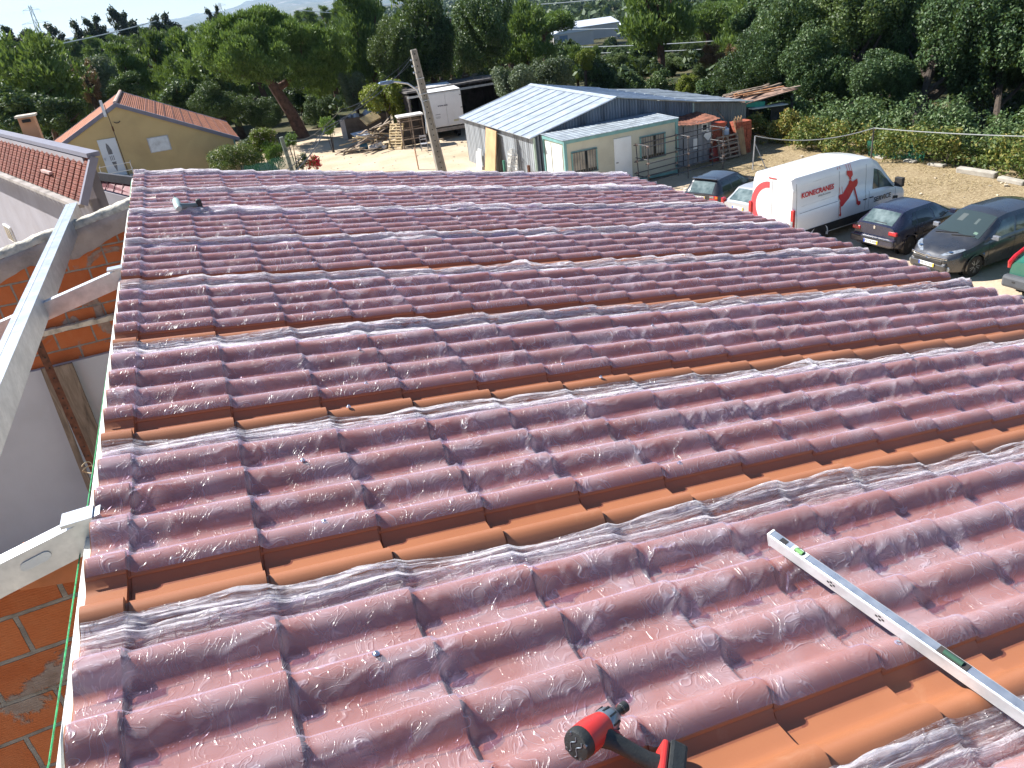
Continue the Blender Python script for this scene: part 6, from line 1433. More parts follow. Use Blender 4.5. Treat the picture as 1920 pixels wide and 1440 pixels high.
    def topwin(c, name, xa, xb, f0=-.96, f1=.96, m=None, n=10, q=12, off=.008, taper=0, parent=None):
        return c.patch(name, [[c.top(xa + (xb - xa) * i / (n - 1), (f0 + (f1 - f0) * k / (q - 1)) * (1 - taper * i / (n - 1)), off) for k in range(q)] for i in range(n)], m or CGLASS, parent)
    def wheel(c, w, sg, yb):
        Rr = c.P['R']; b = MB(); y0 = sg * (yb - .115)
        b.lathe((w, y0, Rr), [(Rr * .62, -.09), (Rr * .93, -.095), (Rr, -.07), (Rr, .07), (Rr * .93, .095), (Rr * .66, .092)], 28, 'y'); wh = b.build('wheel', TYRE, c.t, True)
        b = MB(); st = c.P.get('rim', 'steel'); yo = y0 + sg * .085
        if st == 'alloy':
            b.lathe((w, yo, Rr), [(Rr * .69, -.02), (Rr * .69, .006), (Rr * .63, .006), (Rr * .62, -.015)], 26, 'y'); 
            for k in range(10):
                a = 2 * PI * k / 10 + (.12 if k % 2 else -.12); b.bar((w + .05 * math.cos(a), yo + sg * .004, Rr + .05 * math.sin(a)), (w + Rr * .64 * math.cos(a), yo, Rr + Rr * .64 * math.sin(a)), .022, .014, up=(0, 1, 0))
            b.build('rim', RIM, wh); b = MB(); b.lathe((w, yo - sg * .03, Rr), [(Rr * .66, -.004), (Rr * .66, .004)], 20, 'y'); b.build('brake_disc', RIMB, wh)
        else:
            b.lathe((w, yo, Rr), [(Rr * .68, -.03), (Rr * .68, 0), (Rr * .60, -.0), (Rr * .5, -.02 * 1), (Rr * .25, .004), (Rr * .12, .012)] if sg > 0 else [(Rr * .12, -.012), (Rr * .25, -.004), (Rr * .5, .02), (Rr * .60, 0), (Rr * .68, 0), (Rr * .68, .03)], 24, 'y'); b.build('rim', c.P.get('rimm', RIMS), wh, True)
    def boxp(c, name, ce, d, m, bev=.02, rot=None, parent=None):
        b = MB(); b.box(ce, d, rot=rot); return b.build(name, m, parent or c.t, bevel=bev)
    def plate(c, x, z, txt, rear=True, y=0):
        sx = -1 if rear else 1; o = c.boxp('number_plate', (x, y, z), (.012, .52, .115), PLATE, .003)
        yb = 1 if rear else -1                                  # which side of the car is the viewer's left
        b = MB(); b.box((x + sx * .008, y + yb * .235, z), (.004, .045, .105)); b.build('blue_band', PLB, o)
        b = MB(); b.box((x + sx * .008, y - yb * .235, z), (.004, .045, .105)); b.build('yellow_band', PLY, o)
        M4 = Matrix.Translation((x + sx * .0085, y, z)) @ Matrix.Rotation(-PI / 2 if rear else PI / 2, 4, 'Z') @ Matrix.Rotation(PI / 2, 4, 'X')
        if txt: text_mesh(txt, .105, 'lettering', BLACK, o, M4, .001, 1.05)
        return o
    def mirror(c, x, z, m, sgs=(-1, 1), big=1.0):
        for sg in sgs:
            y = sg * (c.half(x) + .10 * big); b = MB(); b.box((x, y, z), (.10 * big, .20 * big, .13 * big * (1.6 if big > 1.2 else 1))); b.bar((x + .02, sg * (c.half(x) - .08), z - .06), (x, y - sg * .05, z - .03), .05, .03); o = b.build('side_mirror', m, c.t, bevel=.03)

# --- white service van
VANW = paint('van_white_paint', (.80, .81, .82), .28, .10); VRED = mat('livery_red', (.55, .025, .03), .4, 0, .03, 3, 0); VPINK = mat('livery_red_door', (.60, .07, .08), .4, 0, .03, 3, 0); VGRY = mat('livery_grey', (.25, .26, .27), .5)
van = Car('service_van', 'white high-roof service van with red crane hook livery and red ring on its rear doors', (17.5, 20.59), 6.4, dict(L=5.95, W=2.06, R=.36, wheels=(1.22, 4.97), crown=.07, rimm=mat('white_steel_rim', (.42, .42, .42), .5, .3),
    zb=[(0, 1.35), (3.4, 1.38), (4.6, 1.30), (5.3, 1.10), (5.95, .80)], zt=[(0, 2.50), (.08, 2.57), (3.2, 2.57), (3.75, 2.50), (4.15, 2.30), (5.05, 1.42), (5.35, 1.22), (5.8, 1.02), (5.95, .85)],
    wb=[(0, 1.0), (.3, 1.02), (5.0, 1.02), (5.6, .96), (5.95, .72)], wt=[(0, .90), (3.6, .90), (4.2, .84), (5.1, .86), (5.6, .80), (5.95, .6)], z0=[(0, .42), (.5, .34), (5.4, .28), (5.95, .32)]), VANW, 'van')
van.sidewin('side_window', 3.80, 4.98, 3.84, 4.30, CGLASSL, 6.05, 7.55)
van.topwin('windscreen', 5.02, 4.12, -.93, .93)
van.sidewin('window_pillar', 4.10, 4.15, 4.02, 4.07, PLAST, 6.05, 7.55, off=.010)
van.sidewin('sill_trim', .12, 4.45, .12, 4.45, PLAST, 2.1, 3.05, off=.012, n=30)
van.sidewin('sliding_rail', .25, 2.05, .25, 2.05, mat('grey_rail', (.10, .11, .12), .5), 5.55, 5.75, (-1,), off=.012, n=12)
for x in (.12, 2.10, 3.42, 3.60, 5.0): van.sidewin('panel_gap', x, x + .018, x, x + .018, VGRY, 3.2, 8.0 if x < 3.5 else 6.0, (-1,), off=.003, q=14, n=2)
van.sidewin('panel_emboss', .32, 1.95, .36, 1.95, mat('van_white_inset', (.70, .72, .75), .35), 6.3, 6.35, (-1,), off=.004); van.sidewin('panel_emboss', .32, 1.95, .36, 1.95, mat('van_white_inset', (.70, .72, .75), .35), 7.75, 7.8, (-1,), off=.004)
for x in (3.40, 3.72): van.boxp('door_handle', (x, -1.035, 1.12), (.18, .03, .035), PLAST, .01)
van.mirror(4.95, 1.42, PLAST, (-1, 1), 1.5)
for y in (-.94, .94):
    o = van.boxp('tail_lamp', (-.005, y, 1.17), (.10, .13, .66), REDL, .02); van.boxp('reversing_lamp', (-.06, y, 1.02), (.02, .10, .22), CLRL, .005, parent=o)
van.boxp('rear_bumper', (-.03, 0, .50), (.16, 1.9, .16), PLAST, .04); van.boxp('high_brake_lamp', (-.012, 0, 2.42), (.03, .34, .04), REDL, .008)
van.boxp('rear_door_gap', (-.004, 0, 1.45), (.01, .014, 1.8), VGRY, 0); van.boxp('rear_handle', (-.02, -.10, 1.03), (.03, .16, .04), PLAST, .008)
for z in (2.1, 1.2): van.boxp('door_hinge', (-.01, -.90, z), (.05, .04, .10), VANW, .01)
b = MB()                                          # red ring segment on the rear doors, open to the right
ring = [(1.40 + .62 * math.sin(a), .03 + .62 * math.cos(a)) for a in np.linspace(R(88), R(-62) - 0, 2)]
pts_o, pts_i = [], []
for a in np.linspace(R(90), R(322), 44):
    pts_o.append((.80 * math.cos(a), .80 * math.sin(a) * 1.05)); pts_i.append((.60 * math.cos(a), .60 * math.sin(a) * 1.05))
vs = [(-.010, .12 - p, 1.45 + q) for p, q in pts_o] + [(-.010, .12 - p, 1.45 + q) for p, q in pts_i]; n_ = len(pts_o)
b.add(vs, [(i, i + 1, n_ + i + 1, n_ + i) for i in range(n_ - 1)]); b.build('ring_emblem', VPINK, van.t, fixn=False)
b = MB()
for k, w_ in enumerate((.42, .50, .46, .40)): b.box((-.009, -.38 - w_ * .0, 1.98 - k * .07), (.004, w_, .014))
b.build('small_print', mat('faint_print', (.55, .56, .58), .5), van.t)
def van_side_text(txt, x, z, size, m, rot=0, sx=1, bold=0):
    s = 5; S_ = van.sec(x)
    for s in np.arange(2, 8.9, .02):
        p = van.side(x, s, -1)
        if p[2] >= z: break
    i = int(s); S2 = van.sec(x); dy, dz = S2[i + 1] - S2[i]; tilt = math.atan2(dy, dz)
    M4 = Matrix.Translation((x, p[1] - .016, z)) @ Matrix.Rotation(PI / 2 + tilt, 4, 'X') @ Matrix.Rotation(R(rot), 4, 'Z')
    return text_mesh(txt, size, 'lettering', m, van.t, M4, .002, 1.0, sx, bold)
van_side_text('KONECRANES', 1.07, 1.90, .235, VRED, 0, 1.0, .006)
van_side_text('Lifting Businesses', 1.38, 1.74, .085, VGRY)
van_side_text('SERVICE', 4.30, .99, .235, mat('livery_dark', (.04, .05, .06), .5), 0, 1.05, .003)
def van_side_px(px, py):
    d = ray(px, py); a = R(6.4); n = np.array([-math.sin(a), math.cos(a), 0]); o = np.array([17.5, 20.59, 0]) - n * 1.01
    t = (o @ n) / (d @ n); p = d * t + np.array([0, 0, CAMZ]); return float((p - np.array([17.5, 20.59, 0])) @ np.array([math.cos(a), math.sin(a), 0])), float(p[2])
def decal(name, pxs, m):
    pts = [van_side_px(*p) for p in pxs]; b = MB(); vs = []
    for x, z in pts:
        for s in np.arange(2, 8.9, .02):
            p = van.side(x, s, -1)
            if p[2] >= z: break
        vs.append((x, p[1] - .014, p[2]))
    b.add(vs, [tuple(range(len(vs)))]); o = b.build(name, m, van.t, fixn=False); bm = bmesh.new(); bm.from_mesh(o.data); bmesh.ops.triangulate(bm, faces=bm.faces); bm.to_mesh(o.data); bm.free()
Z5 = lambda L: [(1280 + x / 3, y / 3) for x, y in L]
decal('hook_block', Z5([(935, 962), (965, 962), (966, 985), (955, 1000), (956, 1012), (946, 1012), (944, 998), (932, 985)]), VRED)
decal('crane_body', Z5([(950, 1014), (962, 1024), (988, 1006), (990, 1030), (984, 1046), (966, 1062), (955, 1085), (935, 1115), (912, 1140), (896, 1160), (884, 1164), (882, 1140), (888, 1128), (880, 1112), (884, 1098), (905, 1092), (922, 1062), (938, 1036), (942, 1020)]), VRED)
decal('crane_hook', Z5([(966, 1062), (974, 1056), (980, 1100), (984, 1130), (997, 1132), (996, 1148), (984, 1156), (974, 1146), (975, 1120)]), VRED)
decal('long_hook', Z5([(880, 1160), (886, 1162), (885, 1190), (888, 1205), (886, 1217), (878, 1216), (876, 1205), (881, 1204)]), VRED)
for (a, c_) in (((939, 962), (937, 926)), ((951, 962), (949, 924)), ((961, 962), (959, 922)), ((888, 1096), (889, 946)), ((902, 1090), (902, 940))):
    decal('chain_line', Z5([a, (a[0] + 2.2, a[1]), (c_[0] + 2.2, c_[1]), c_]), VRED)

# --- hatchbacks and people carrier
def hatch(L, zr, belt=.92, hood=.93, W=1.68, rearslope=(.0, .55), zback=.95, ws=(2.75, 2.15)):
    return dict(L=L, W=W, zb=[(0, belt - .02), (.4, belt + .02), (L * .62, belt - .02), (L * .8, hood - .16), (L, hood - .32)], zt=[(0, zback), (rearslope[0] + .05, zback + .04), (rearslope[1], zr - .03), (rearslope[1] + .35, zr), (ws[1], zr - .01), (ws[1] + .12, zr - .06), (ws[0] + .15, hood + .05), (ws[0] + .35, hood + .0), (L - .5, hood - .11), (L - .08, hood - .22), (L, hood - .30)],
                wb=[(0, W / 2 - .06), (.35, W / 2), (L - .8, W / 2), (L - .2, W / 2 - .06), (L, W / 2 - .16)], wt=[(0, W / 2 - .20), (rearslope[1], W / 2 - .26), (ws[1], W / 2 - .26), (ws[0] + .2, W / 2 - .14), (L, W / 2 - .22)], z0=[(0, .32), (.4, .20), (L - .5, .19), (L, .24)])
BLKP = paint('black_car_paint', (.012, .015, .024), .25, .12); P = hatch(3.99, 1.42, .90, .92, 1.67, (.02, .42), .90, (2.55, 1.85)); P.update(R=.29, wheels=(.68, 3.16), arch=PLAST)
golf = Car('black_hatchback', 'boxy old black hatchback parked beyond the van nearest the scaffold', (17.99, 25.38), 22.7, P, BLKP)
golf.topwin('rear_window', .06, .38, -.90, .90, CGLASSL); golf.topwin('windscreen', 2.62, 1.98, -.95, .95)
golf.sidewin('side_window', .42, 1.10, .62, 1.08); golf.sidewin('side_window', 1.18, 1.95, 1.16, 1.62); golf.sidewin('side_window', 2.02, 2.62, 1.70, 1.92, CGLASSL)
for sg in (-1, 1):
    o = golf.boxp('tail_lamp', (-.005, sg * .64, .80), (.06, .36, .17), REDL, .01); golf.boxp('indicator', (-.02, sg * .77, .835), (.06, .10, .09), ORGL, .005, parent=o); golf.boxp('reversing_lamp', (-.037, sg * .56, .84), (.01, .18, .08), CLRL, .003, parent=o)
golf.boxp('rear_bumper', (-.05, 0, .52), (.20, 1.60, .20), PLAST, .05); golf.plate(-.02, .78, '74-56-BG'); golf.mirror(2.35, .98, PLAST)
golf.boxp('spoiler', (.40, 0, 1.425), (.16, 1.10, .03), BLKP, .01)

SILP = paint('silver_car_paint', (.50, .51, .53), .3, .1, .4); P = hatch(3.95, 1.48, .95, .95, 1.70, (.03, .62), 1.0, (2.75, 1.95)); P.update(R=.30, wheels=(.62, 3.15), rim='alloy')
silv = Car('silver_hatchback', 'small silver hatchback squeezed between the black hatchback and the white van', (17.95, 22.95), 10, P, SILP)
silv.topwin('rear_window', .12, .56, -.92, .92, CGLASSL, taper=.08); silv.topwin('windscreen', 2.85, 2.10, -.95, .95); silv.sidewin('side_window', .75, 1.6, .95, 1.55); silv.sidewin('side_window', 1.68, 2.70, 1.65, 2.05)
for sg in (-1, 1): silv.boxp('tail_lamp', (.05, sg * .74, .92), (.16, .14, .42), REDL, .03)
silv.boxp('rear_bumper', (-.02, 0, .48), (.16, 1.62, .30), SILP, .06); silv.boxp('tailgate_gap', (-.006, 0, .70), (.01, 1.2, .012), PLAST, 0); silv.plate(-.015, .84, ''); silv.mirror(2.5, 1.02, SILP)
silv.boxp('wiper', (.10, .1, 1.03), (.03, .4, .02), PLAST, .004)

BLUP = paint('dark_blue_car_paint', (.004, .009, .036), .22, .12); P = hatch(4.03, 1.40, .90, .90, 1.69, (.02, .60), .98, (2.75, 2.0)); P.update(R=.30, wheels=(.68, 3.26))
blue = Car('blue_hatchback', 'dark blue five-door hatchback parked between the white van and the grey people carrier', (19.44, 17.97), 6.9, P, BLUP)
blue.topwin('rear_window', .08, .54, -.93, .93, CGLASSL); blue.topwin('windscreen', 2.85, 2.12, -.95, .95); blue.sidewin('side_window', .72, .98, .92, .98, n=4); blue.sidewin('side_window', 1.02, 1.78, 1.02, 1.66); blue.sidewin('side_window', 1.88, 2.78, 1.76, 2.08, CGLASSL)
for sg in (-1, 1): blue.boxp('tail_lamp', (.02, sg * .66, .80), (.10, .30, .13), REDL, .03)
blue.boxp('rear_bumper', (-.03, 0, .50), (.20, 1.60, .26), BLUP, .06); blue.boxp('bumper_strip', (-.128, 0, .58), (.02, 1.50, .035), PLAST, .004); blue.plate(-.14, .47, '72-29-RM')
blue.mirror(2.55, 1.02, BLUP); blue.boxp('wiper', (.13, -.1, 1.06), (.03, .45, .02), PLAST, .004); blue.sidewin('rubbing_strip', .95, 3.0, .95, 3.0, PLAST, 3.55, 3.75, off=.012, n=12)
b = MB(); b.prism([(-.03, .86), (.03, .86), (.035, .95), (0, .97), (-.035, .95)], -.02, -.01, 'x'); b.build('emblem', CHROME, blue.t)

GRYP = paint('dark_grey_car_paint', (.040, .046, .058), .24, .12, .5); L_ = 4.46
P = dict(L=L_, W=1.79, R=.32, wheels=(.78, 3.55), rim='alloy', crown=.05, zb=[(0, 1.02), (.5, 1.06), (2.4, 1.0), (3.4, .92), (4.1, .74), (L_, .62)],
         zt=[(0, 1.1), (.08, 1.25), (.5, 1.54), (1.0, 1.62), (2.2, 1.62), (2.6, 1.56), (3.42, 1.08), (3.62, .98), (4.15, .84), (4.38, .68), (L_, .58)],
         wb=[(0, .82), (.4, .895), (3.5, .895), (4.1, .80), (L_, .56)], wt=[(0, .62), (.6, .66), (2.5, .67), (3.4, .80), (4.1, .70), (L_, .42)], z0=[(0, .35), (.5, .20), (3.9, .18), (L_, .22)])
fa = R(181.1); fx, fy = 19.12, 15.60
ver = Car('grey_people_carrier', 'dark grey people carrier facing the roof between the blue and the green hatchbacks', (fx - L_ * math.cos(fa), fy - L_ * math.sin(fa)), 181.1, P, GRYP)
ver.topwin('windscreen', 3.40, 2.58, -.96, .96, CGLASS, n=14); ver.topwin('rear_window', .12, .5, -.9, .9)
ver.sidewin('side_window', .55, 1.10, .85, 1.10); ver.sidewin('side_window', 1.18, 2.02, 1.16, 1.92); ver.sidewin('side_window', 2.10, 3.02, 2.0, 2.50, CGLASSL)
# inside seen through the screen: pale seat back and mirror tag as real shapes on the dash line
ver.topwin('seat_back', 2.98, 2.72, -.55, -.28, mat('pale_seat', (.05, .065, .065), .6), n=5, q=5, off=.011); ver.topwin('seat_back', 3.0, 2.80, .30, .42, mat('dim_seat', (.05, .07, .07), .6), n=5, q=5, off=.011)
ver.topwin('park_disc', 3.30, 3.22, .62, .78, mat('pale_green_paper', (.12, .20, .15), .6), n=3, q=3, off=.012)
for f0, f1, x0, x1 in ((-.1, .75, 3.50, 3.36), (-.85, .05, 3.50, 3.38)):
    a, c_ = Vector(ver.top(x0, f0, .02)), Vector(ver.top(x1, f1, .02)); b = MB(); b.bar(a, c_, .02, .02); b.build('wiper', PLAST, ver.t)
for sg in (-1, 1):
    P_ = [[ver.top(x_, f, .010) for f in np.linspace(*fr, 8)] for x_, fr in ((3.90, (1.02 * sg, 1.12 * sg)), (4.06, (.88 * sg, 1.12 * sg)), (4.18, (.76 * sg, 1.08 * sg)), (4.28, (.66 * sg, .98 * sg)), (4.34, (.62 * sg, .84 * sg)))]
    hl = ver.patch('headlight', P_, CLRL)
    b = MB(); q = Vector(ver.top(4.18, .86 * sg, .014)); b.lathe(q, [(.06, -.01), (.075, .0), (.04, .012)], 14); b.build('projector', CHROME, hl)
    b = MB(); b.lathe((L_ - .10, sg * .62, .36), [(.05, -.02), (.075, .02), (.06, .04)], 16, 'x'); b.build('fog_lamp', CLRL, ver.t); 
b = MB(); b.box((L_ - .03, 0, .50), (.10, .95, .16)); g = b.build('grille', PLAST, ver.t, bevel=.02)
for dz_ in (.60, .645):
    b = MB(); b.tube([(L_ - .10 + .10 * math.cos(y * 1.6), y, dz_ + .06 * abs(y)) for y in np.linspace(-.60, .60, 15)], .013, 6); b.build('chrome_bar', CHROME, ver.t)
b = MB(); b.tube([(L_ + .015 - .004, .085 * math.cos(a), .645 + .06 * math.sin(a)) for a in np.linspace(0, 2 * PI, 22)], .010, 6); b.tube([(L_ + .018, .032 * math.cos(a), .645 + .056 * math.sin(a)) for a in np.linspace(0, 2 * PI, 16)], .008, 6); b.tube([(L_ + .018, .07 * math.cos(a), .672 + .022 * math.sin(a)) for a in np.linspace(0, 2 * PI, 16)], .008, 6); b.build('emblem', CHROME, ver.t)
b = MB(); b.prism([(L_ - .42, .20), (L_ - .02, .20), (L_ + .035, .30), (L_ + .03, .44), (L_ - .02, .54), (L_ - .42, .54)], -.60, .60, 'y'); b.build('front_bumper', GRYP, ver.t, bevel=.05)
b = MB(); b.box((L_ + .035, 0, .28), (.02, .9, .10)); b.build('lower_intake', PLAST, ver.t, bevel=.01)
ver.plate(L_ + .05, .42, '05-ZI-20', False); ver.mirror(3.02, 1.08, mat('mirror_silver', (.30, .31, .34), .3, .5))
for c_, xs_g in ((golf, (1.13, 2.0, 2.72)), (blue, (1.0, 1.83, 2.85)), (ver, (1.14, 2.06, 3.10)), (silv, (1.64, 2.76))):
    for x in xs_g: c_.sidewin('door_gap', x, x + .014, x, x + .014, BLACK, 2.3, 5.9, off=.003, q=8, n=2)
    for x in xs_g[:-1]:
        for sg_ in (-1, 1): c_.boxp('door_handle', (x + .14, sg_ * (c_.half(x + .14) + .008), float(np.interp(x, c_.xs, c_.zb)) - .10), (.15, .03, .03), c_.m, .008)
GRNP = paint('green_car_paint', (.006, .12, .085), .25, .15); P = hatch(3.84, 1.46, .92, .92, 1.63, (.04, .62), 1.0, (2.7, 1.9)); P.update(R=.29, wheels=(.62, 3.06))
grn = Car('green_hatchback', 'green hatchback with a grey bumper cut off by the right edge', (19.55, 12.62), 4, P, GRNP)
grn.topwin('rear_window', .14, .56, -.80, .80); grn.sidewin('side_window', .7, 1.5, .9, 1.5); grn.sidewin('side_window', 1.58, 2.6, 1.55, 2.0)
for sg in (-1, 1):
    P_ = [[ (x_ - .012, sg * (w_ + dw_), z_) for dw_ in (-.12, .005)] for x_, w_, z_ in ((.0, .77, .80), (.03, .765, 1.0), (.25, .70, 1.2), (.50, .62, 1.38))]
    b = MB(); b.tube([(.02, sg * .74, .80), (.03, sg * .745, .95), (.14, sg * .71, 1.10), (.36, sg * .64, 1.27), (.52, sg * .60, 1.38)], [.05, .075, .065, .055, .04], 8); b.build('tail_lamp', REDL, grn.t, True)
grn.boxp('rear_bumper', (-.05, 0, .47), (.26, 1.60, .34), mat('grey_bumper', (.07, .075, .085), .6, 0, .1, 4, .05), .08); grn.plate(-.02, .82, '24-31-LZ'); grn.mirror(2.4, 1.0, PLAST)
b = MB(); b.box((-.185, .45, .50), (.01, .08, .03)); b.build('tow_cap', PLAST, grn.t)

# ------------------------------------------------------------------ tools on the roof
def roofp(px, py, n=0.0):
    d = ray(px, py); t = -(HC - n) / (d @ _N); q = d * t; return float(q @ _S), float(q[1])
def RV(u, w, n): return RP(u, w, n)
# spirit level
ALU = mat('brushed_aluminium', (.62, .66, .70), .33, .85, .06, 14, .1, 120); ALW = mat('worn_white_edge', (.62, .64, .64), .5, .2, .14, 9, .2, 60)
a_, c_ = roofp(1446, 1006, .045), roofp(1925, 1340, .045); A_, B_ = RV(a_[0], a_[1], .042), RV(c_[0], c_[1], .042); dl = (B_ - A_).normalized()
Nv = Vector(_N); sd_ = dl.cross(Nv).normalized(); LV = 2.0
lev = thing('spirit_level', 'long silver spirit level with green vials lying slantwise on the film', 'spirit level', A_)
RL = Matrix((dl, sd_, Nv)).transposed()
b = MB(); b.box(Vector((LV / 2, 0, 0)), (LV, .026, .050)); o = b.build('level_body', ALU, lev, bevel=.002)
lev.rotation_euler = RL.to_euler()
tagz = .0255
b = MB()
for z in (-1, 1): b.box((LV / 2, .0135 * z, 0), (LV - .004, .002, .044))
b.build('side_web', ALW, lev)
b = MB(); b.box((.003, 0, 0), (.008, .029, .054)); b.build('end_cap', WHITE, lev, bevel=.002)
VG = NT('vial_green'); _p = VG.bsdf(Base_Color=(.16, .33, .12), Roughness=.1); VG = VG.m
for (x, L2, w2) in ((.115, .026, .018), (.60, .05, .014)):
    b = MB(); b.box((x, 0, .0256), (L2 + .03, .022, .002)); h = b.build('vial_window', PLAST if x > .5 else mat('vial_surround', (.5, .55, .52), .3), lev)
    b = MB(); b.tube([(x - L2 / 2, 0, .0262), (x + L2 / 2, 0, .0262)], .0075, 10); b.build('vial', VG if x < .5 else mat('vial_dark_green', (.04, .09, .06), .15), h, True)
b = MB(); b.tube([(.115 + .016 * math.cos(a), .012 * math.sin(a), .0275) for a in np.linspace(0, 2 * PI, 18)], .0012, 5); b.box((.055, 0, .0258), (.024, .016, .001)); b.build('vial_ring', PLAST, lev)
b = MB()
for x in (.24, .40):
    for dx_, dz_ in ((0, 0), (.010, .008), (-.010, .008), (.0, .014)): b.box((x + dx_, -.0150, dz_ - .004), (.007, .001, .006))
b.build('side_marks', PLAST, lev)
lev_side = sd_

# red impact driver at the bottom edge
TRED = mat('tool_red', (.52, .035, .030), .35, 0, .06, 20, .1); TBLK = mat('tool_black', (.020, .022, .022), .55, 0, .2, 30, .3, 200); TGRY = mat('tool_grey_metal', (.22, .26, .30), .35, .6, .1, 20, .1); TSTL = mat('tool_steel', (.30, .31, .33), .3, .9, .05, 20, 0)
tail = roofp(1086, 1394, .085); Pt = RV(*tail, .085); batt = roofp(1262, 1446, .035); Pb = RV(*batt, .035)
def on_ray(px, py, c0, L_):                # point of the photographed ray that lies L_ from c0, on the far side
    d = Vector(ray(px, py)); o_ = Vector((0, 0, CAMZ)); t0 = (c0 - o_).dot(d); h2 = (c0 - o_).length_squared - t0 * t0; return o_ + d * (t0 + math.sqrt(max(0, L_ * L_ - h2)))
Pn = on_ray(1156, 1337, Pt, .135)
drv = thing('impact_driver', 'red and black cordless impact driver lying on the film at the bottom of the picture', 'power tool', Pt)
ax = (Pn - Pt); hl_ = ax.length; ax.normalize(); gd0 = (Pb - (Pt + ax * .045)).normalized(); gd = (gd0 - ax * gd0.dot(ax)).normalized(); gc, gs = gd0.dot(ax), gd0.dot(gd); GA = math.atan2(gs, gc); bd = ax.cross(gd).normalized()
if bd.dot(Nv) < 0: bd = -bd
RB = Matrix((ax, gd, bd)).transposed().to_4x4()
if RB.to_3x3().determinant() < 0: RB = Matrix((ax, gd, -bd)).transposed().to_4x4()
drv.rotation_euler = RB.to_euler(); S1 = 1.12
def T(o): return o
b = MB(); b.lathe((0, 0, 0), [(.020, -.014), (.030, -.012), (.033, -.004), (.033, .010)], 22, 'x'); b.build('end_cover', TBLK, drv, True)
for a in (.6, 2.1, 3.8, 5.4): b = MB(); b.lathe((-.010, .027 * math.cos(a), .027 * math.sin(a)), [(.004, -.004), (.004, .003)], 8, 'x'); b.build('screw', TSTL, drv)
b = MB(); b.tube([(-.0145, .004 * math.sin(q * 9) + .008, q * .040 - .02) for q in np.linspace(0, 1, 16)], .0012, 5); b.tube([(-.0145, .004 * math.sin(q * 9) - .008, q * .040 - .02) for q in np.linspace(0, 1, 16)], .0012, 5); b.build('cover_waves', TGRY, drv)
b = MB(); b.lathe((0, 0, 0), [(.0335, .010), (.034, .03), (.0325, .055), (.029, .075), (.027, .085)], 22, 'x'); hs = b.build('motor_housing', TRED, drv, True)
b = MB(); b.prism([(.022, -.015), (.062, -.012), (.068, .004), (.058, .018), (.026, .018)], .0295, .0350, 'z'); b.build('rating_label', TBLK, hs, bevel=.002)
b = MB(); b.box((.043, .003, .0356), (.022, .008, .001)); b.build('label_patch', mat('label_silver', (.55, .56, .58), .4), hs)
b = MB(); 
for k in range(4): b.box((.018 + k * .007, -.026, .018), (.003, .012, .014), rot=Matrix.Rotation(R(-50), 3, 'X'))
b.build('vents', BLACK, hs)
b = MB(); b.lathe((0, 0, 0), [(.0275, .084), (.029, .090), (.027, .108), (.020, .122), (.016, .126)], 20, 'x'); b.build('gear_case', TGRY, drv, True)
b = MB()
for k in range(9): a = 2 * PI * k / 9; b.box((.098, .0275 * math.cos(a), .0275 * math.sin(a)), (.022, .004, .004), rot=Matrix.Rotation(a, 3, 'X'))
b.build('case_ribs', TBLK, drv)
b = MB(); b.lathe((0, 0, 0), [(.0125, .126), (.0125, .132), (.008, .133), (.008, .150), (.0115, .151), (.0125, .168), (.0095, .170)], 16, 'x'); b.build('chuck', TBLK, drv, True)
b = MB(); b.lathe((0, 0, 0), [(.010, .1505), (.0120, .152)], 14, 'x'); b.build('chuck_ring', TSTL, drv, True)
def GL(a, d_, z=0): return (.050 + gc * d_ + gs * a, gs * d_ - gc * a, z)
RG = Matrix.Rotation(GA - PI / 2, 3, 'Z')
gp_pts = [GL(.0, .010), GL(.0, .045), GL(-.003, .085), GL(-.006, .120), GL(-.006, .145)]
b = MB(); b.tube(gp_pts, [.026, .019, .0175, .0175, .021], 12); b.build('grip', TBLK, drv, True)
b = MB(); b.tube([GL(.012, .030, .0165), GL(.0, .036, .019), GL(.0, .060, .0185), GL(-.004, .105, .0175), GL(-.006, .145, .021)], [.0028, .0028, .0028, .0028, .0035], 6); b.build('red_inlay', TRED, drv, True)
b = MB(); b.tube([GL(.018, .034), GL(.019, .048), GL(.014, .062)], [.010, .0105, .007], 10); b.build('trigger', TRED, drv, True)
b = MB(); b.box(GL(.002, .150), (.085, .016, .052), rot=RG); b.build('foot', TRED, drv, bevel=.006)
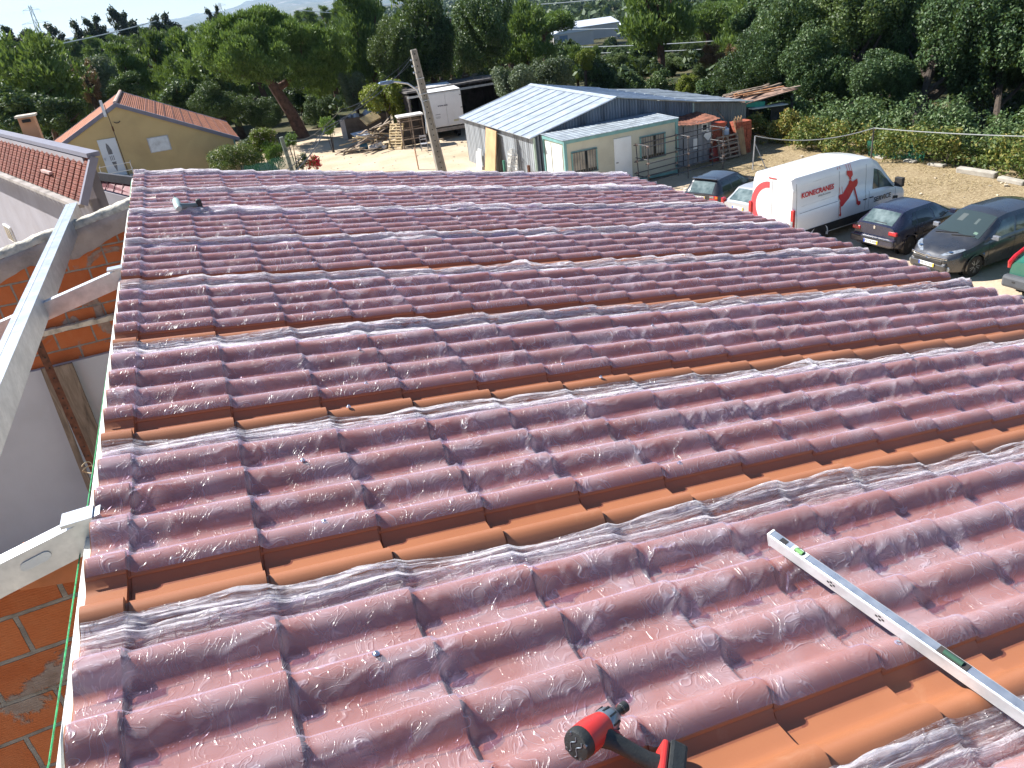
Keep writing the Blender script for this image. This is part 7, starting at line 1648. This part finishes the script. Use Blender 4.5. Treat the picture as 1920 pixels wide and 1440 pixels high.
b = MB(); b.box(GL(.002, .178), (.100, .040, .058), rot=RG); bt = b.build('battery', TBLK, drv, bevel=.008)
b = MB()
for k in range(3): b.box(GL(-.012 + k * .012, .178, .0295), (.006, .018, .001), rot=RG)
b.build('battery_marks', WHITE, bt)
b = MB(); b.box(GL(.014, .026, .012), (.012, .012, .010)); b.build('mode_switch', TRED, drv, bevel=.003)
drv.scale = (1.0, 1.0, 1.0)
# pale screw gun further up
p0, p1, p2 = roofp(328, 374, .08), roofp(334, 388, .05), roofp(374, 384, .05)
A_, B_, C_ = RV(*p0, .09), RV(*p1, .055), RV(*p2, .05)
sg = thing('screw_gun', 'pale grey-green cordless screw gun lying on the tiles far up by the ridge', 'power tool', B_)
O_ = B_
b = MB(); ax = (A_ - B_).normalized(); b.tube([B_ - O_ - ax * .05, B_ - O_, A_ - O_ - ax * .05, A_ - O_ - ax * .02], [.022, .032, .027, .016], 12); b.build('motor_housing', mat('pale_mint_plastic', (.36, .46, .43), .4, 0, .05, 20, 0), sg, True)
b = MB(); b.tube([A_ - O_ - ax * .02, A_ - O_ + ax * .03], [.014, .009], 10); b.build('nose', TBLK, sg, True)
b = MB(); b.tube([B_ - O_ - ax * .01, (B_ * .5 + C_ * .5) - O_ + Vector((0, 0, .0)), C_ - O_], [.030, .018, .02], 10); b.build('grip', mat('mint_grey_dark', (.16, .20, .20), .5), sg, True)
b = MB(); b.box(C_ - O_, (.045, .06, .10)); b.build('battery', TBLK, sg, bevel=.015)

# ------------------------------------------------------------------ the air
HZ = bpy.data.materials.new('haze_air'); HZ.use_nodes = True; nt = HZ.node_tree; nt.nodes.clear()
pv = nt.nodes.new('ShaderNodeVolumePrincipled'); pv.inputs['Color'].default_value = (.50, .72, 1.0, 1); pv.inputs['Density'].default_value = 0.55e-4; pv.inputs['Anisotropy'].default_value = .25
ou = nt.nodes.new('ShaderNodeOutputMaterial'); nt.links.new(pv.outputs[0], ou.inputs['Volume'])
b = MB(); b.box((1500, 8200, 180), (24000, 18000, 560)); tag(b.build('haze', HZ), 'thin blue haze over the distance', None, None, 'stuff')
